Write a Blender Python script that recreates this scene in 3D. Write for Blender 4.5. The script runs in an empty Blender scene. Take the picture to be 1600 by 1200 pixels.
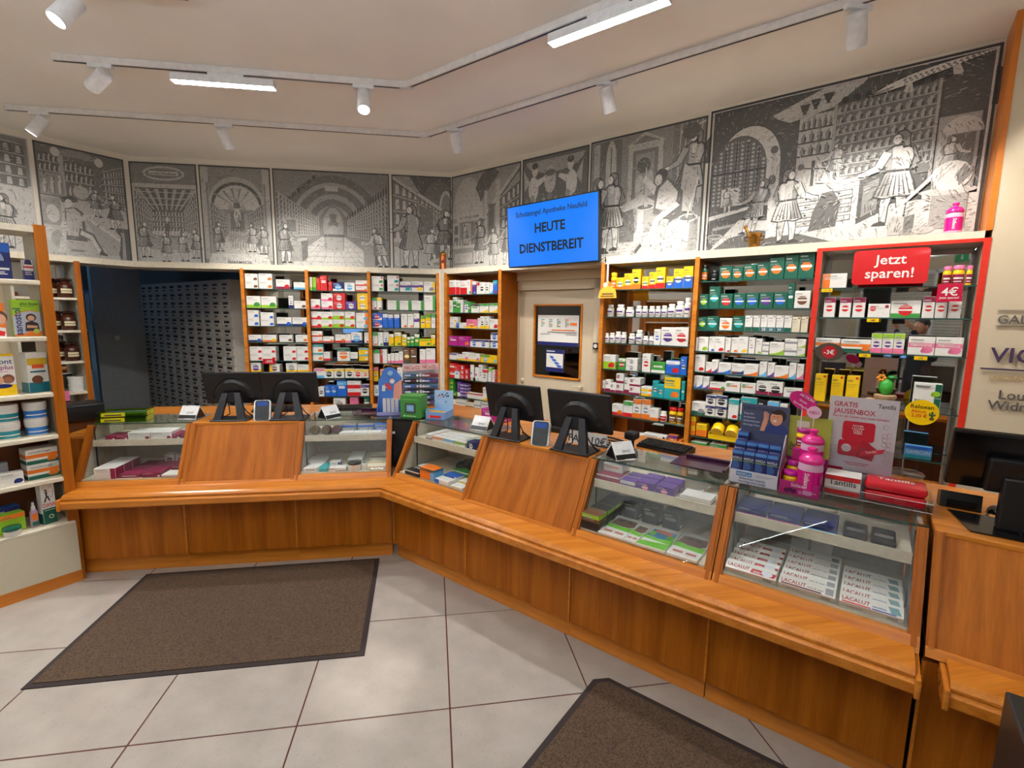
import bpy, bmesh, math, random
from mathutils import Vector, Matrix
random.seed(7)
scene = bpy.context.scene
COL = scene.collection

# ---------------------------------------------------------------- camera
cam_data = bpy.data.cameras.new('camera'); cam = bpy.data.objects.new('camera', cam_data); COL.objects.link(cam)
cam_data.lens = 16.977; cam_data.sensor_width = 36.0; cam_data.clip_start = 0.02
H = 1.70714
_r, _u, _f = Vector((.98700, -.16019, .01348)), Vector((.00918, .13988, .99013)), Vector((.16050, .97711, -.13957))
cam.matrix_world = Matrix(((_r.x, _u.x, -_f.x, 0), (_r.y, _u.y, -_f.y, 0), (_r.z, _u.z, -_f.z, H), (0, 0, 0, 1)))
scene.camera = cam
# ---------------------------------------------------------------- world, exposure
world = bpy.data.worlds.new('world'); scene.world = world; world.use_nodes = True
world.node_tree.nodes['Background'].inputs[0].default_value = (.55, .6, .7, 1)
world.node_tree.nodes['Background'].inputs[1].default_value = .05
scene.view_settings.view_transform = 'Standard'; scene.view_settings.look = 'None'
scene.view_settings.gamma = 1.0; scene.view_settings.use_curve_mapping = False
scene.view_settings.exposure = 0.10
BAR_POWER = 235.0        # emission strength of the linear lamps
SPOT_POWER = 80.0; UP_POWER = 88.0  # UP_POWER drives the added, unseen fill uplights
SPOT_TINT = (1.0, .955, .88); BAR_TINT = (.98, .99, 1.0); UP_TINT = (.86, .95, 1.0)
scene.cycles.transparent_max_bounces = 24
scene.cycles.max_bounces = 8
scene.cycles.caustics_reflective = False; scene.cycles.caustics_refractive = False

# ---------------------------------------------------------------- frames of the room (origin, angle of the run; +y of a frame points into wall / behind the counter)
def frame(ox, oy, deg): return (Vector((ox, oy)), math.radians(deg))
FA = frame(-.2921, 3.3163, -.667)      # counter run facing the mat
FB = frame(-.2921, 3.3163, -46.403)    # counter run on the right
WB = frame(-3.10, 5.865, -1.777)       # back wall
WR = frame(.22, 5.762, -47.587)        # right oblique wall
WL = frame(-3.10, 5.865, 46.391)       # left oblique wall
LS = frame(-2.234, 3.289, 46.391)      # open shelf in the left foreground
def pt(fr, s, o, z=0.0):               # s along the run, o towards the room
    c, n = math.cos(fr[1]), math.sin(fr[1])
    return Vector((fr[0].x + s*c + o*n, fr[0].y + s*n - o*c, z))
CEIL = 3.30; ZT = 2.205

# ---------------------------------------------------------------- palette (linear)
def srgb(r, g, b):
    f = lambda v: (v/12.92 if v <= .04045 else ((v+.055)/1.055)**2.4)
    return tuple(f(v/255) for v in (r, g, b))
PAL = {'w': srgb(232,230,224), 'c': srgb(226,216,190), 'g': srgb(60,150,62), 'G': srgb(14,92,72), 'y': srgb(244,200,18), 'o': srgb(232,120,30),
 'r': srgb(205,30,34), 'p': srgb(232,120,160), 'm': srgb(176,28,132), 'v': srgb(92,52,140), 'b': srgb(30,100,200), 'B': srgb(22,34,100),
 't': srgb(32,160,165), 'T': srgb(0,104,120), 'k': srgb(28,28,32), 'n': srgb(110,72,46), 'l': srgb(96,176,226), 'e': srgb(140,142,146), 'a': srgb(150,196,40), 'u': srgb(136,22,66)}
NAME = {'w': 'white', 'c': 'cream', 'g': 'green', 'G': 'dark green', 'y': 'yellow', 'o': 'orange', 'r': 'red', 'p': 'pink', 'm': 'magenta', 'v': 'violet', 'b': 'blue',
 'B': 'navy', 't': 'turquoise', 'T': 'teal', 'k': 'black', 'n': 'brown', 'l': 'pale blue', 'e': 'grey', 'a': 'lime', 'u': 'maroon'}
ORD = 'first second third fourth fifth sixth seventh eighth ninth tenth eleventh twelfth thirteenth fourteenth fifteenth sixteenth'.split()

# ---------------------------------------------------------------- materials
MATS = {}
def nodes(name):
    m = bpy.data.materials.new(name); m.use_nodes = True; MATS[name] = m
    nt = m.node_tree; b = nt.nodes['Principled BSDF']
    return m, nt, b
def N(nt, t, **kw):
    n = nt.nodes.new(t)
    for k, v in kw.items(): setattr(n, k, v)
    return n
def noise_mix(nt, b, c1, c2, scale=20, detail=4, coord='Object', mapping=None, lo=.35, hi=.65):
    tc = N(nt, 'ShaderNodeTexCoord'); src = tc.outputs[coord]
    if mapping:
        mp = N(nt, 'ShaderNodeMapping'); mp.inputs['Scale'].default_value = mapping; nt.links.new(src, mp.inputs[0]); src = mp.outputs[0]
    nz = N(nt, 'ShaderNodeTexNoise'); nz.inputs['Scale'].default_value = scale; nz.inputs['Detail'].default_value = detail
    nt.links.new(src, nz.inputs['Vector'])
    cr = N(nt, 'ShaderNodeValToRGB'); cr.color_ramp.elements[0].position = lo; cr.color_ramp.elements[1].position = hi
    cr.color_ramp.elements[0].color = (*c1, 1); cr.color_ramp.elements[1].color = (*c2, 1)
    nt.links.new(nz.outputs['Fac'], cr.inputs[0]); nt.links.new(cr.outputs[0], b.inputs['Base Color'])
    return nz, cr, src
def plain(name, c, rough=.5, metal=0.0, var=.06, scale=30, spec=.5):
    m, nt, b = nodes(name)
    noise_mix(nt, b, tuple(v*(1-var) for v in c), tuple(min(1, v*(1+var)) for v in c), scale)
    b.inputs['Roughness'].default_value = rough; b.inputs['Metallic'].default_value = metal; b.inputs['Specular IOR Level'].default_value = spec
    return m
def wood(name, axis, base, dark, rough=.45, coat=.04):
    m, nt, b = nodes(name)
    mp = {'z': (10, 1.6, .5), 'x': (.5, 10, 10)}[axis]
    nz, cr, src = noise_mix(nt, b, dark, base, scale=2.2, detail=8, mapping=mp, lo=.30, hi=.66)
    nz.inputs['Distortion'].default_value = .25
    fine = N(nt, 'ShaderNodeTexNoise'); fine.inputs['Scale'].default_value = 14; fine.inputs['Detail'].default_value = 3; nt.links.new(src, fine.inputs['Vector'])
    mx = N(nt, 'ShaderNodeMixRGB', blend_type='MULTIPLY'); mx.inputs[0].default_value = .38
    nt.links.new(cr.outputs[0], mx.inputs[1]); nt.links.new(fine.outputs['Fac'], mx.inputs[2])
    nt.links.new(mx.outputs[0], b.inputs['Base Color'])
    b.inputs['Roughness'].default_value = rough; b.inputs['Coat Weight'].default_value = coat; b.inputs['Coat Roughness'].default_value = .18; b.inputs['Specular IOR Level'].default_value = .18
    return m
W1, W2 = srgb(196,112,28), srgb(164,86,16)
wood('cherry_veneer', 'z', W1, W2); wood('cherry_rail', 'x', srgb(232,146,54), srgb(206,120,38), rough=.25, coat=.35)
plain('cream_laminate', srgb(205,196,172), .45, var=.012); plain('beige_lining', srgb(188,182,166), .5); plain('cream_paint', srgb(208,192,164), .5, var=.012)
plain('shelf_cream', srgb(222,212,190), .4); plain('wall_paint', srgb(226,218,204), .7, var=.02, scale=3); plain('ceiling_paint', srgb(240,236,231), .8, var=.02, scale=2)
plain('panel_grey', srgb(196,188,176), .5); plain('black_plastic', srgb(17,17,20), .4); plain('black_gloss', srgb(12,12,14), .12); plain('dark_metal', srgb(40,40,44), .35, .3)
plain('white_metal', srgb(226,226,228), .35); plain('track_grey', srgb(222,217,215), .4); plain('brass', srgb(176,128,60), .28, 1.0, .12); plain('copper', srgb(186,104,60), .3, 1.0, .12)
plain('red_paint', srgb(214,44,22), .4); plain('orange_edge', srgb(206,120,36), .35); plain('grey_wall', srgb(180,182,180), .7); plain('chrome', srgb(200,200,205), .15, 1.0)
plain('purple_tray', srgb(58,24,48), .2); plain('blue_screen_case', srgb(20,22,28), .3); plain('skin', srgb(205,150,120), .5); plain('dark_cloth', srgb(28,30,36), .8); plain('hair', srgb(35,25,20), .7)
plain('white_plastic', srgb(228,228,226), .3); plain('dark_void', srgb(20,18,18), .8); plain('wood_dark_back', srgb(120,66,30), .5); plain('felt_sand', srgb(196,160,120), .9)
# floor tile: speckled stone
m, nt, b = nodes('terrazzo')
nz, cr, src = noise_mix(nt, b, srgb(168,158,148), srgb(188,178,168), 5, 6, lo=.3, hi=.7)
vo = N(nt, 'ShaderNodeTexVoronoi'); vo.inputs['Scale'].default_value = 95; nt.links.new(src, vo.inputs['Vector'])
sp = N(nt, 'ShaderNodeTexNoise'); sp.inputs['Scale'].default_value = 60; sp.inputs['Detail'].default_value = 2; nt.links.new(src, sp.inputs['Vector'])
r1 = N(nt, 'ShaderNodeValToRGB'); r1.color_ramp.elements[0].position = .10; r1.color_ramp.elements[1].position = .22
r1.color_ramp.elements[0].color = (.42, .40, .37, 1); r1.color_ramp.elements[1].color = (1, 1, 1, 1); nt.links.new(vo.outputs['Distance'], r1.inputs[0])
r2 = N(nt, 'ShaderNodeValToRGB'); r2.color_ramp.elements[0].position = .50; r2.color_ramp.elements[1].position = .60
nt.links.new(sp.outputs['Fac'], r2.inputs[0])
m1 = N(nt, 'ShaderNodeMixRGB', blend_type='MIX'); m1.inputs[1].default_value = (1, 1, 1, 1); nt.links.new(r2.outputs[0], m1.inputs[0]); nt.links.new(r1.outputs[0], m1.inputs[2])
m2 = N(nt, 'ShaderNodeMixRGB', blend_type='MULTIPLY'); m2.inputs[0].default_value = .8; nt.links.new(cr.outputs[0], m2.inputs[1]); nt.links.new(m1.outputs[0], m2.inputs[2])
nt.links.new(m2.outputs[0], b.inputs['Base Color']); b.inputs['Roughness'].default_value = .28; b.inputs['Specular IOR Level'].default_value = .35
plain('blue_lit_tint', srgb(150,200,235), .4); plain('grout_red', srgb(92,38,34), .8)  # pale blue carries the lit look of the passage door frame
# mat pile
m, nt, b = nodes('mat_pile')
noise_mix(nt, b, srgb(62,46,34), srgb(102,80,60), 160, 5, lo=.35, hi=.68); b.inputs['Roughness'].default_value = .95
plain('mat_rubber', srgb(46,34,32), .75)
# colour-attribute print materials (each face carries its ink colour)
def printed(name, rough, hatch=False, coat=0.0):
    m, nt, b = nodes(name)
    at = N(nt, 'ShaderNodeAttribute', attribute_name='Col')
    tc = N(nt, 'ShaderNodeTexCoord'); nz = N(nt, 'ShaderNodeTexNoise'); nz.inputs['Scale'].default_value = 260 if hatch else 60; nz.inputs['Detail'].default_value = 3
    src = tc.outputs['Object']
    if hatch:
        mp = N(nt, 'ShaderNodeMapping'); mp.inputs['Scale'].default_value = (.35, 1, 1.0); mp.inputs['Rotation'].default_value = (0, .5, 0); nt.links.new(src, mp.inputs[0]); src = mp.outputs[0]
    nt.links.new(src, nz.inputs['Vector'])
    mr = N(nt, 'ShaderNodeMapRange'); mr.inputs['From Min'].default_value = .3; mr.inputs['From Max'].default_value = .7
    mr.inputs['To Min'].default_value = .76 if hatch else .95; mr.inputs['To Max'].default_value = 1.16 if hatch else 1.03; nt.links.new(nz.outputs['Fac'], mr.inputs[0])
    mx = N(nt, 'ShaderNodeVectorMath', operation='SCALE'); nt.links.new(at.outputs['Color'], mx.inputs[0]); nt.links.new(mr.outputs[0], mx.inputs['Scale'])
    nt.links.new(mx.outputs[0], b.inputs['Base Color']); b.inputs['Roughness'].default_value = rough; b.inputs['Coat Weight'].default_value = coat
    return m
printed('printed_card', .42); printed('engraving_ink', .6, True); printed('glossy_plastic', .22, coat=.3)
# glass: clear pane with reflections by angle
def glass(name, tint, refl=1.0, rough=0.0):
    m = bpy.data.materials.new(name); m.use_nodes = True; MATS[name] = m; nt = m.node_tree; nt.nodes.clear()
    out = N(nt, 'ShaderNodeOutputMaterial'); tr = N(nt, 'ShaderNodeBsdfTransparent'); tr.inputs[0].default_value = (*tint, 1)
    gl = N(nt, 'ShaderNodeBsdfGlossy'); gl.inputs['Roughness'].default_value = rough
    ge = N(nt, 'ShaderNodeNewGeometry'); dt = N(nt, 'ShaderNodeVectorMath', operation='DOT_PRODUCT'); nt.links.new(ge.outputs['Normal'], dt.inputs[0]); nt.links.new(ge.outputs['Incoming'], dt.inputs[1])
    ab = N(nt, 'ShaderNodeMath', operation='ABSOLUTE'); nt.links.new(dt.outputs['Value'], ab.inputs[0])
    iv = N(nt, 'ShaderNodeMath', operation='SUBTRACT'); iv.inputs[0].default_value = 1.0; nt.links.new(ab.outputs[0], iv.inputs[1])
    pw = N(nt, 'ShaderNodeMath', operation='POWER'); pw.inputs[1].default_value = 5.0; nt.links.new(iv.outputs[0], pw.inputs[0])
    mu = N(nt, 'ShaderNodeMath', operation='MULTIPLY_ADD'); mu.inputs[1].default_value = .9*refl; mu.inputs[2].default_value = .03*refl; nt.links.new(pw.outputs[0], mu.inputs[0])
    mx = N(nt, 'ShaderNodeMixShader'); nt.links.new(mu.outputs[0], mx.inputs[0]); nt.links.new(tr.outputs[0], mx.inputs[1]); nt.links.new(gl.outputs[0], mx.inputs[2]); nt.links.new(mx.outputs[0], out.inputs[0])
    return m
glass('clear_glass', (.975, .985, .98)); glass('shelf_glass', (.93, .965, .95)); glass('acrylic', (.95, .95, .97)); glass('dark_glass', (.45, .47, .5), 1.6)
glass('green_acrylic', (.72, .92, .16)); glass('amber_glass', (.30, .10, .03), 1.5)
m, nt, b = nodes('glass_edge'); b.inputs['Base Color'].default_value = (*srgb(52,92,84), 1); b.inputs['Roughness'].default_value = .1; b.inputs['Alpha'].default_value = .8
m, nt, b = nodes('mirror'); b.inputs['Base Color'].default_value = (.62, .64, .64, 1); b.inputs['Metallic'].default_value = 1.0; b.inputs['Roughness'].default_value = .02
def emit(name, c, s):
    m, nt, b = nodes(name); b.inputs['Base Color'].default_value = (.02, .02, .02, 1) if 'screen' in name else (*c, 1); b.inputs['Emission Color'].default_value = (*c, 1); b.inputs['Emission Strength'].default_value = s
    b.inputs['Roughness'].default_value = .5; b.inputs['Specular IOR Level'].default_value = .08 if 'screen' in name else .5; return m
emit('lamp_diffuser', BAR_TINT, BAR_POWER); emit('spot_glow', SPOT_TINT, 14.0); emit('screen_blue', srgb(0,128,255), .9); emit('screen_pale', srgb(120,170,235), 1.2); emit('terminal_screen', srgb(40,90,190), .5)
emit('backroom_lamp', srgb(120,180,255), 10.0); emit('uplight_diffuser', UP_TINT, UP_POWER)
# translucent pink plastic
m, nt, b = nodes('frosted_plastic'); b.inputs['Base Color'].default_value = (*srgb(238,190,220), 1); b.inputs['Roughness'].default_value = .35; b.inputs['Alpha'].default_value = .75
m, nt, b = nodes('foil'); b.inputs['Base Color'].default_value = (.5, .5, .52, 1); b.inputs['Metallic'].default_value = .8; b.inputs['Roughness'].default_value = .3

# ---------------------------------------------------------------- mesh builder
_text_cache = {}
def text_faces(s, bold=0.0):
    key = (s, bold)
    if key not in _text_cache:
        cu = bpy.data.curves.new('text', 'FONT'); cu.body = s; cu.size = 1.0; cu.resolution_u = 2; cu.offset = bold
        ob = bpy.data.objects.new('text', cu); COL.objects.link(ob)
        me = bpy.data.meshes.new_from_object(ob.evaluated_get(bpy.context.evaluated_depsgraph_get()))
        v = [(p.co.x, p.co.y) for p in me.vertices]; f = [tuple(p.vertices) for p in me.polygons]
        bpy.data.objects.remove(ob); bpy.data.curves.remove(cu); bpy.data.meshes.remove(me)
        x0 = min((p[0] for p in v), default=0); x1 = max((p[0] for p in v), default=1)
        _text_cache[key] = ([(p[0]-x0, p[1]) for p in v], f, x1-x0)
    return _text_cache[key]
class MB:
    def __init__(self): self.v = []; self.f = []; self.c = []; self.m = []
    def face(self, pts, col=(.8, .8, .8), mat=0):
        i = len(self.v); self.v += [tuple(p) for p in pts]; self.f.append(tuple(range(i, i+len(pts)))); self.c.append(col); self.m.append(mat); return self
    def raw(self, pts, faces, col=(.8, .8, .8), mat=0):
        i = len(self.v); self.v += [tuple(p) for p in pts]
        for f in faces: self.f.append(tuple(i+k for k in f)); self.c.append(col); self.m.append(mat)
        return self
    def box(self, x0, x1, y0, y1, z0, z1, col=(.8, .8, .8), mat=0, bev=0.0):
        if bev <= 0:
            p = [(x0,y0,z0),(x1,y0,z0),(x1,y1,z0),(x0,y1,z0),(x0,y0,z1),(x1,y0,z1),(x1,y1,z1),(x0,y1,z1)]
            return self.raw(p, [(3,2,1,0),(4,5,6,7),(0,1,5,4),(1,2,6,5),(2,3,7,6),(3,0,4,7)], col, mat)
        bm = bmesh.new(); bmesh.ops.create_cube(bm, size=1.0)
        for v in bm.verts: v.co = (x0+(v.co.x+.5)*(x1-x0), y0+(v.co.y+.5)*(y1-y0), z0+(v.co.z+.5)*(z1-z0))
        bmesh.ops.bevel(bm, geom=bm.edges[:], offset=bev, segments=1 if bev < .004 else 2, affect='EDGES', profile=.5)
        bm.verts.index_update()
        self.raw([v.co for v in bm.verts], [tuple(v.index for v in f.verts) for f in bm.faces], col, mat); bm.free(); return self
    def prism(self, pts, a0, a1, axis='y', col=(.8, .8, .8), mat=0):     # polygon extruded along an axis; pts in the other two coordinates
        n = len(pts)
        def q(p, a): return {'y': (p[0], a, p[1]), 'x': (a, p[0], p[1]), 'z': (p[0], p[1], a)}[axis]
        v = [q(p, a0) for p in pts]+[q(p, a1) for p in pts]
        return self.raw(v, [tuple(range(n))[::-1], tuple(range(n, 2*n))]+[(i, (i+1) % n, n+(i+1) % n, n+i) for i in range(n)], col, mat)
    def lathe(self, prof, cx=0, cy=0, n=20, col=(.8, .8, .8), mat=0, cap=True):  # profile of (r,z[,col])
        rings = []
        for q in prof:
            rings.append(len(self.v)); self.v += [(cx+q[0]*math.cos(2*math.pi*k/n), cy+q[0]*math.sin(2*math.pi*k/n), q[1]) for k in range(n)]
        for a in range(len(prof)-1):
            cc = prof[a][2] if len(prof[a]) > 2 else col
            for k in range(n):
                self.f.append((rings[a]+k, rings[a]+(k+1) % n, rings[a+1]+(k+1) % n, rings[a+1]+k)); self.c.append(cc); self.m.append(mat)
        if cap:
            self.f.append(tuple(rings[0]+k for k in range(n))[::-1]); self.c.append(prof[0][2] if len(prof[0]) > 2 else col); self.m.append(mat)
            self.f.append(tuple(rings[-1]+k for k in range(n))); self.c.append(prof[-1][2] if len(prof[-1]) > 2 else col); self.m.append(mat)
        return self
    def tube(self, path, r, n=8, col=(.8, .8, .8), mat=0, r2=None):
        path = [Vector(p) for p in path]; rings = []
        for i, p in enumerate(path):
            d = (path[min(i+1, len(path)-1)]-path[max(i-1, 0)]).normalized()
            a = d.orthogonal().normalized() if i == 0 else (a-d*a.dot(d)).normalized()
            b = d.cross(a); rr = r if r2 is None else r+(r2-r)*i/(len(path)-1)
            rings.append(len(self.v)); self.v += [tuple(p+a*rr*math.cos(2*math.pi*k/n)+b*rr*math.sin(2*math.pi*k/n)) for k in range(n)]
        for i in range(len(path)-1):
            for k in range(n): self.f.append((rings[i]+k, rings[i]+(k+1) % n, rings[i+1]+(k+1) % n, rings[i+1]+k)); self.c.append(col); self.m.append(mat)
        self.f.append(tuple(rings[0]+k for k in range(n))[::-1]); self.f.append(tuple(rings[-1]+k for k in range(n))); self.c += [col, col]; self.m += [mat, mat]
        return self
    def disc(self, c, r, axis='y', n=20, col=(.8, .8, .8), sx=1.0, th=0.0, mat=0):          # flat printed disc facing -y (or up for z)
        p = [(c[0]+r*sx*math.cos(2*math.pi*k/n), c[2]+r*math.sin(2*math.pi*k/n)) for k in range(n)]
        if th: return self.prism(p, c[1], c[1]+th, 'y', col, mat)
        return self.face([(a, c[1], b) for a, b in p], col, mat)
    def text(self, s, o, h, col, ux=(1, 0, 0), uz=(0, 0, 1), align='c', width=None, bold=.012):
        v, f, w = text_faces(s, bold); sc = h/.72; o, ux, uz = Vector(o), Vector(ux), Vector(uz); sx = sc
        if width: sx = width/w if (w*sc > width or width < 0) else sc
        off = {'c': -w*sx/2, 'l': 0, 'r': -w*sx}[align]
        return self.raw([o+ux*(off+p[0]*sx)+uz*(p[1]*sc) for p in v], f, col)
    def sphere(self, c, r, n=14, col=(.8, .8, .8), sz=1.0, sx=1.0, sy=1.0, mat=0):
        bm = bmesh.new(); bmesh.ops.create_uvsphere(bm, u_segments=n, v_segments=max(6, n//2), radius=1.0); bm.verts.index_update()
        self.raw([(c[0]+v.co.x*r*sx, c[1]+v.co.y*r*sy, c[2]+v.co.z*r*sz) for v in bm.verts], [tuple(v.index for v in f.verts) for f in bm.faces], col, mat); bm.free(); return self
    def xf(self, M, start=0):
        for i in range(start, len(self.v)): self.v[i] = tuple(M @ Vector(self.v[i]))
        return self
    def mesh(self, name, mats, smooth=False):
        me = bpy.data.meshes.new(name); me.from_pydata(self.v, [], self.f)
        for k in (mats if isinstance(mats, (list, tuple)) else [mats]): me.materials.append(MATS[k])
        at = me.color_attributes.new('Col', 'FLOAT_COLOR', 'CORNER'); buf = []
        for f, c in zip(self.f, self.c): buf += [c[0], c[1], c[2], 1.0]*len(f)
        at.data.foreach_set('color', buf)
        if len(set(self.m)) > 1 or (self.m and self.m[0]): me.polygons.foreach_set('material_index', self.m)
        if smooth:
            me.polygons.foreach_set('use_smooth', [True]*len(self.f))
            try: me.set_sharp_from_angle(angle=math.radians(40))
            except Exception: pass
        me.update(); return me
    def build(self, name, mats, parent=None, loc=(0, 0, 0), rz=0.0, smooth=False):
        o = bpy.data.objects.new(name, self.mesh(name, mats, smooth)); COL.objects.link(o)
        o.location = loc; o.rotation_euler = (0, 0, rz); o.parent = parent
        return o
def tag(o, label, cat, group=None):
    o['label'] = label; o['category'] = cat
    if group: o['group'] = group
    return o
def thing(name, label, cat, loc=(0, 0, 0), rz=0.0, group=None):
    o = bpy.data.objects.new(name, None); COL.objects.link(o); o.location = loc; o.rotation_euler = (0, 0, rz); o.empty_display_size = .05
    return tag(o, label, cat, group)
def at(name, label, cat, fr, s, o, z=0.0, group=None, turn=0.0):
    return thing(name, label, cat, pt(fr, s, o, z), fr[1]+math.radians(turn), group)
def struct(o): o['kind'] = 'structure'; return o
def share(name, me, parent, loc=(0, 0, 0), rz=0.0):
    o = bpy.data.objects.new(name, me); COL.objects.link(o); o.parent = parent; o.location = loc; o.rotation_euler = (0, 0, rz); return o
INK = srgb(70,70,78); WHITE = PAL['w']
# ---------------------------------------------------------------- printed carton: front face at local y=0
def carton_mesh(w, d, h, style, lines=True, rng=random):
    mb = MB(); p = style.split('.'); base = PAL[p[0]]; side = base
    mb.box(-w/2, w/2, 0, d, 0, h, base, bev=min(.0012, w/20, h/20))
    e = .0004; dark = p[0] in 'GBrkvmbunT'
    def q(x0, x1, z0, z1, c, k=1, wrap=False):
        y = -e*k
        mb.face([(x0, y, z0), (x1, y, z0), (x1, y, z1), (x0, y, z1)], c)
        if wrap:
            for X, s in ((w/2+e*k, 1), (-w/2-e*k, -1)):
                r = [(X, .001, z0), (X, d-.001, z0), (X, d-.001, z1), (X, .001, z1)]; mb.face(r if s > 0 else r[::-1], c)
    emb = []
    for t in p[1:]:
        c = PAL[t[0]]; k = t[1]; a, b_ = -w/2+.0013, w/2-.0013
        if k == 'b': q(a, b_, .0013, h*.26, c, 1, True)
        elif k == 'h': q(a, b_, .0013, h*.52, c, 1, True)
        elif k == 't': q(a, b_, h*.74, h-.0013, c, 1, True)
        elif k == 'T': q(a, b_, h*.48, h-.0013, c, 1, True)
        elif k == 'm': q(a, b_, h*.42, h*.66, c, 1, True)
        elif k == 'l': q(a, -w*.18, .0013, h-.0013, c)
        elif k == 'r': q(w*.26, b_, .0013, h-.0013, c); mb.face([(w/2+e, .001, .001), (w/2+e, d-.001, .001), (w/2+e, d-.001, h-.001), (w/2+e, .001, h-.001)], c)
        elif k == 's':
            mb.face([(a, -e, .0013), (b_, -e, .0013), (b_, -e, h*.42), (w*.22, -e, h*.25), (-w*.1, -e, h*.13), (a, -e, h*.09)], c)
        elif k == 'W': q(-w*.32, w*.32, h*.52, h*.68, c, 2)
        else: emb.append((c, k))
    r0 = min(w, h)
    for c, k in emb:
        if k == 'C':
            mb.disc((0, -2*e, h*.45), r0*.33, n=16, col=c); mb.face([(-r0*.36, -3*e, h*.41), (r0*.36, -3*e, h*.41), (r0*.36, -3*e, h*.50), (-r0*.36, -3*e, h*.50)], WHITE if c != PAL['w'] else INK)
        elif k == 'D': mb.disc((w/2-r0*.3, -2*e, r0*.3), r0*.19, n=12, col=c, sx=1.3); mb.disc((w/2-r0*.48, -2*e, r0*.22), r0*.1, n=8, col=c)
        elif k == 'L': mb.disc((-w/2+r0*.28, -2*e, h*.66), r0*.2, n=8, col=c)
        elif k == 'U': mb.disc((w/2-r0*.2, -2*e, h-r0*.2), r0*.12, n=10, col=c)
    if lines and h > .03:
        ink = WHITE if dark else INK
        x = -w*.42
        for j, (zz, th) in enumerate(((.80, .055), (.68, .035), (.60, .03))):
            L = w*(.50+.25*rng.random())*(1 if j else .75); z = h*zz
            f0 = (.62, .3, .22)[j]
            if L < .01: continue
            q(x, x+L, z, z+h*th, tuple(i*f0+b2*(1-f0) for i, b2 in zip(ink, base)), 3)
        # barcode and small print on the right-hand side, end flap line on top
        mb.face([(w/2+2*e, d*.2, h*.15), (w/2+2*e, d*.7, h*.15), (w/2+2*e, d*.7, h*.22), (w/2+2*e, d*.2, h*.22)], ink)
        mb.face([(-w*.4, d*.3, h+e), (w*.4, d*.3, h+e), (w*.4, d*.36, h+e), (-w*.4, d*.36, h+e)], tuple(.6*v for v in base))
    return mb
def jar_mesh(w, h, style, n=18):
    p = style.split('.'); base = PAL[p[0]]; r = w/2; mb = MB(); cap = WHITE if p[0] == 'w' else PAL['k']
    lab = None; dot = None; nk = 1.0 if p[0] == 'w' else 1.18
    for t in p[1:]:
        if t[1] == 't': cap = PAL[t[0]]
        if t[1] == 'm': lab = PAL[t[0]]
        if t[1] == 'C': dot = PAL[t[0]]
    mb.lathe([(r*.92, 0, base), (r, h*.04, base), (r, h*.62, base), (r*.93, h*.72, base), (r*.62*nk, h*.78, base), (r*.62*nk, h*.80, cap), (r*.80*nk, h*.805, cap), (r*.80*nk, h*.97, cap), (r*.74*nk, h, cap)], 0, r, n, base)
    def arc(z0, z1, a0, a1, c, k):
        rr = r+.0006*k; st = [a0+(a1-a0)*i/6 for i in range(7)]
        for u, v in zip(st, st[1:]):
            P = lambda t, z: (rr*math.sin(t), r-rr*math.cos(t), z)
            mb.face([P(u, z0), P(v, z0), P(v, z1), P(u, z1)], c)
    if lab: arc(h*.36, h*.48, -.8, .8, lab, 1)
    if dot: arc(h*.1, h*.56, -1.1, 1.1, dot, 1); arc(h*.32, h*.40, -.8, .8, WHITE, 2)
    arc(h*.18, h*.22, -.7, .5, INK if p[0] == 'w' else WHITE, 2)
    return mb
def tube_mesh(w, h, style):
    p = style.split('.'); base = PAL[p[0]]; mb = MB(); n = 14; r = w/2
    secs = [(0.0, .55, .55), (h*.16, .55, .55), (h*.17, 1, .62), (h*.6, 1, .4), (h, 1.05, .06)]; rings = []
    for z, sx, sy in secs:
        rings.append(len(mb.v)); mb.v += [(r*sx*math.cos(2*math.pi*k/n), r*.62+r*sy*math.sin(2*math.pi*k/n), z) for k in range(n)]
    for a in range(len(secs)-1):
        for k in range(n): mb.f.append((rings[a]+k, rings[a]+(k+1) % n, rings[a+1]+(k+1) % n, rings[a+1]+k)); mb.c.append(base); mb.m.append(0)
    mb.f.append(tuple(rings[0]+k for k in range(n))[::-1]); mb.f.append(tuple(rings[-1]+k for k in range(n))); mb.c += [base, base]; mb.m += [0, 0]
    for t in p[1:]:
        if t[1] == 'C': mb.disc((0, r*.05, h*.45), r*.5, n=12, col=PAL[t[0]])
    return mb
def look(style):
    p = style.split('.'); b = NAME[p[0]]
    acc = [NAME[t[0]] for t in p[1:] if NAME[t[0]] != b]
    return b, acc
def carton(fr, s, o, z, w, d, h, style, label, cat='box', name='medicine_carton', group=None, turn=0.0, letters=None, lines=True):
    ob = carton_mesh(w, d, h, style, lines).build(name, 'printed_card', None, pt(fr, s, o, z), fr[1]+math.radians(turn))
    tag(ob, label, cat, group)
    if letters:
        for (tx, lx, lz, lh, c, mw) in letters:
            MB().text(tx, (lx, -.0022, lz), lh, c, width=mw).build('lettering', 'printed_card', ob)
    return ob

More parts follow.
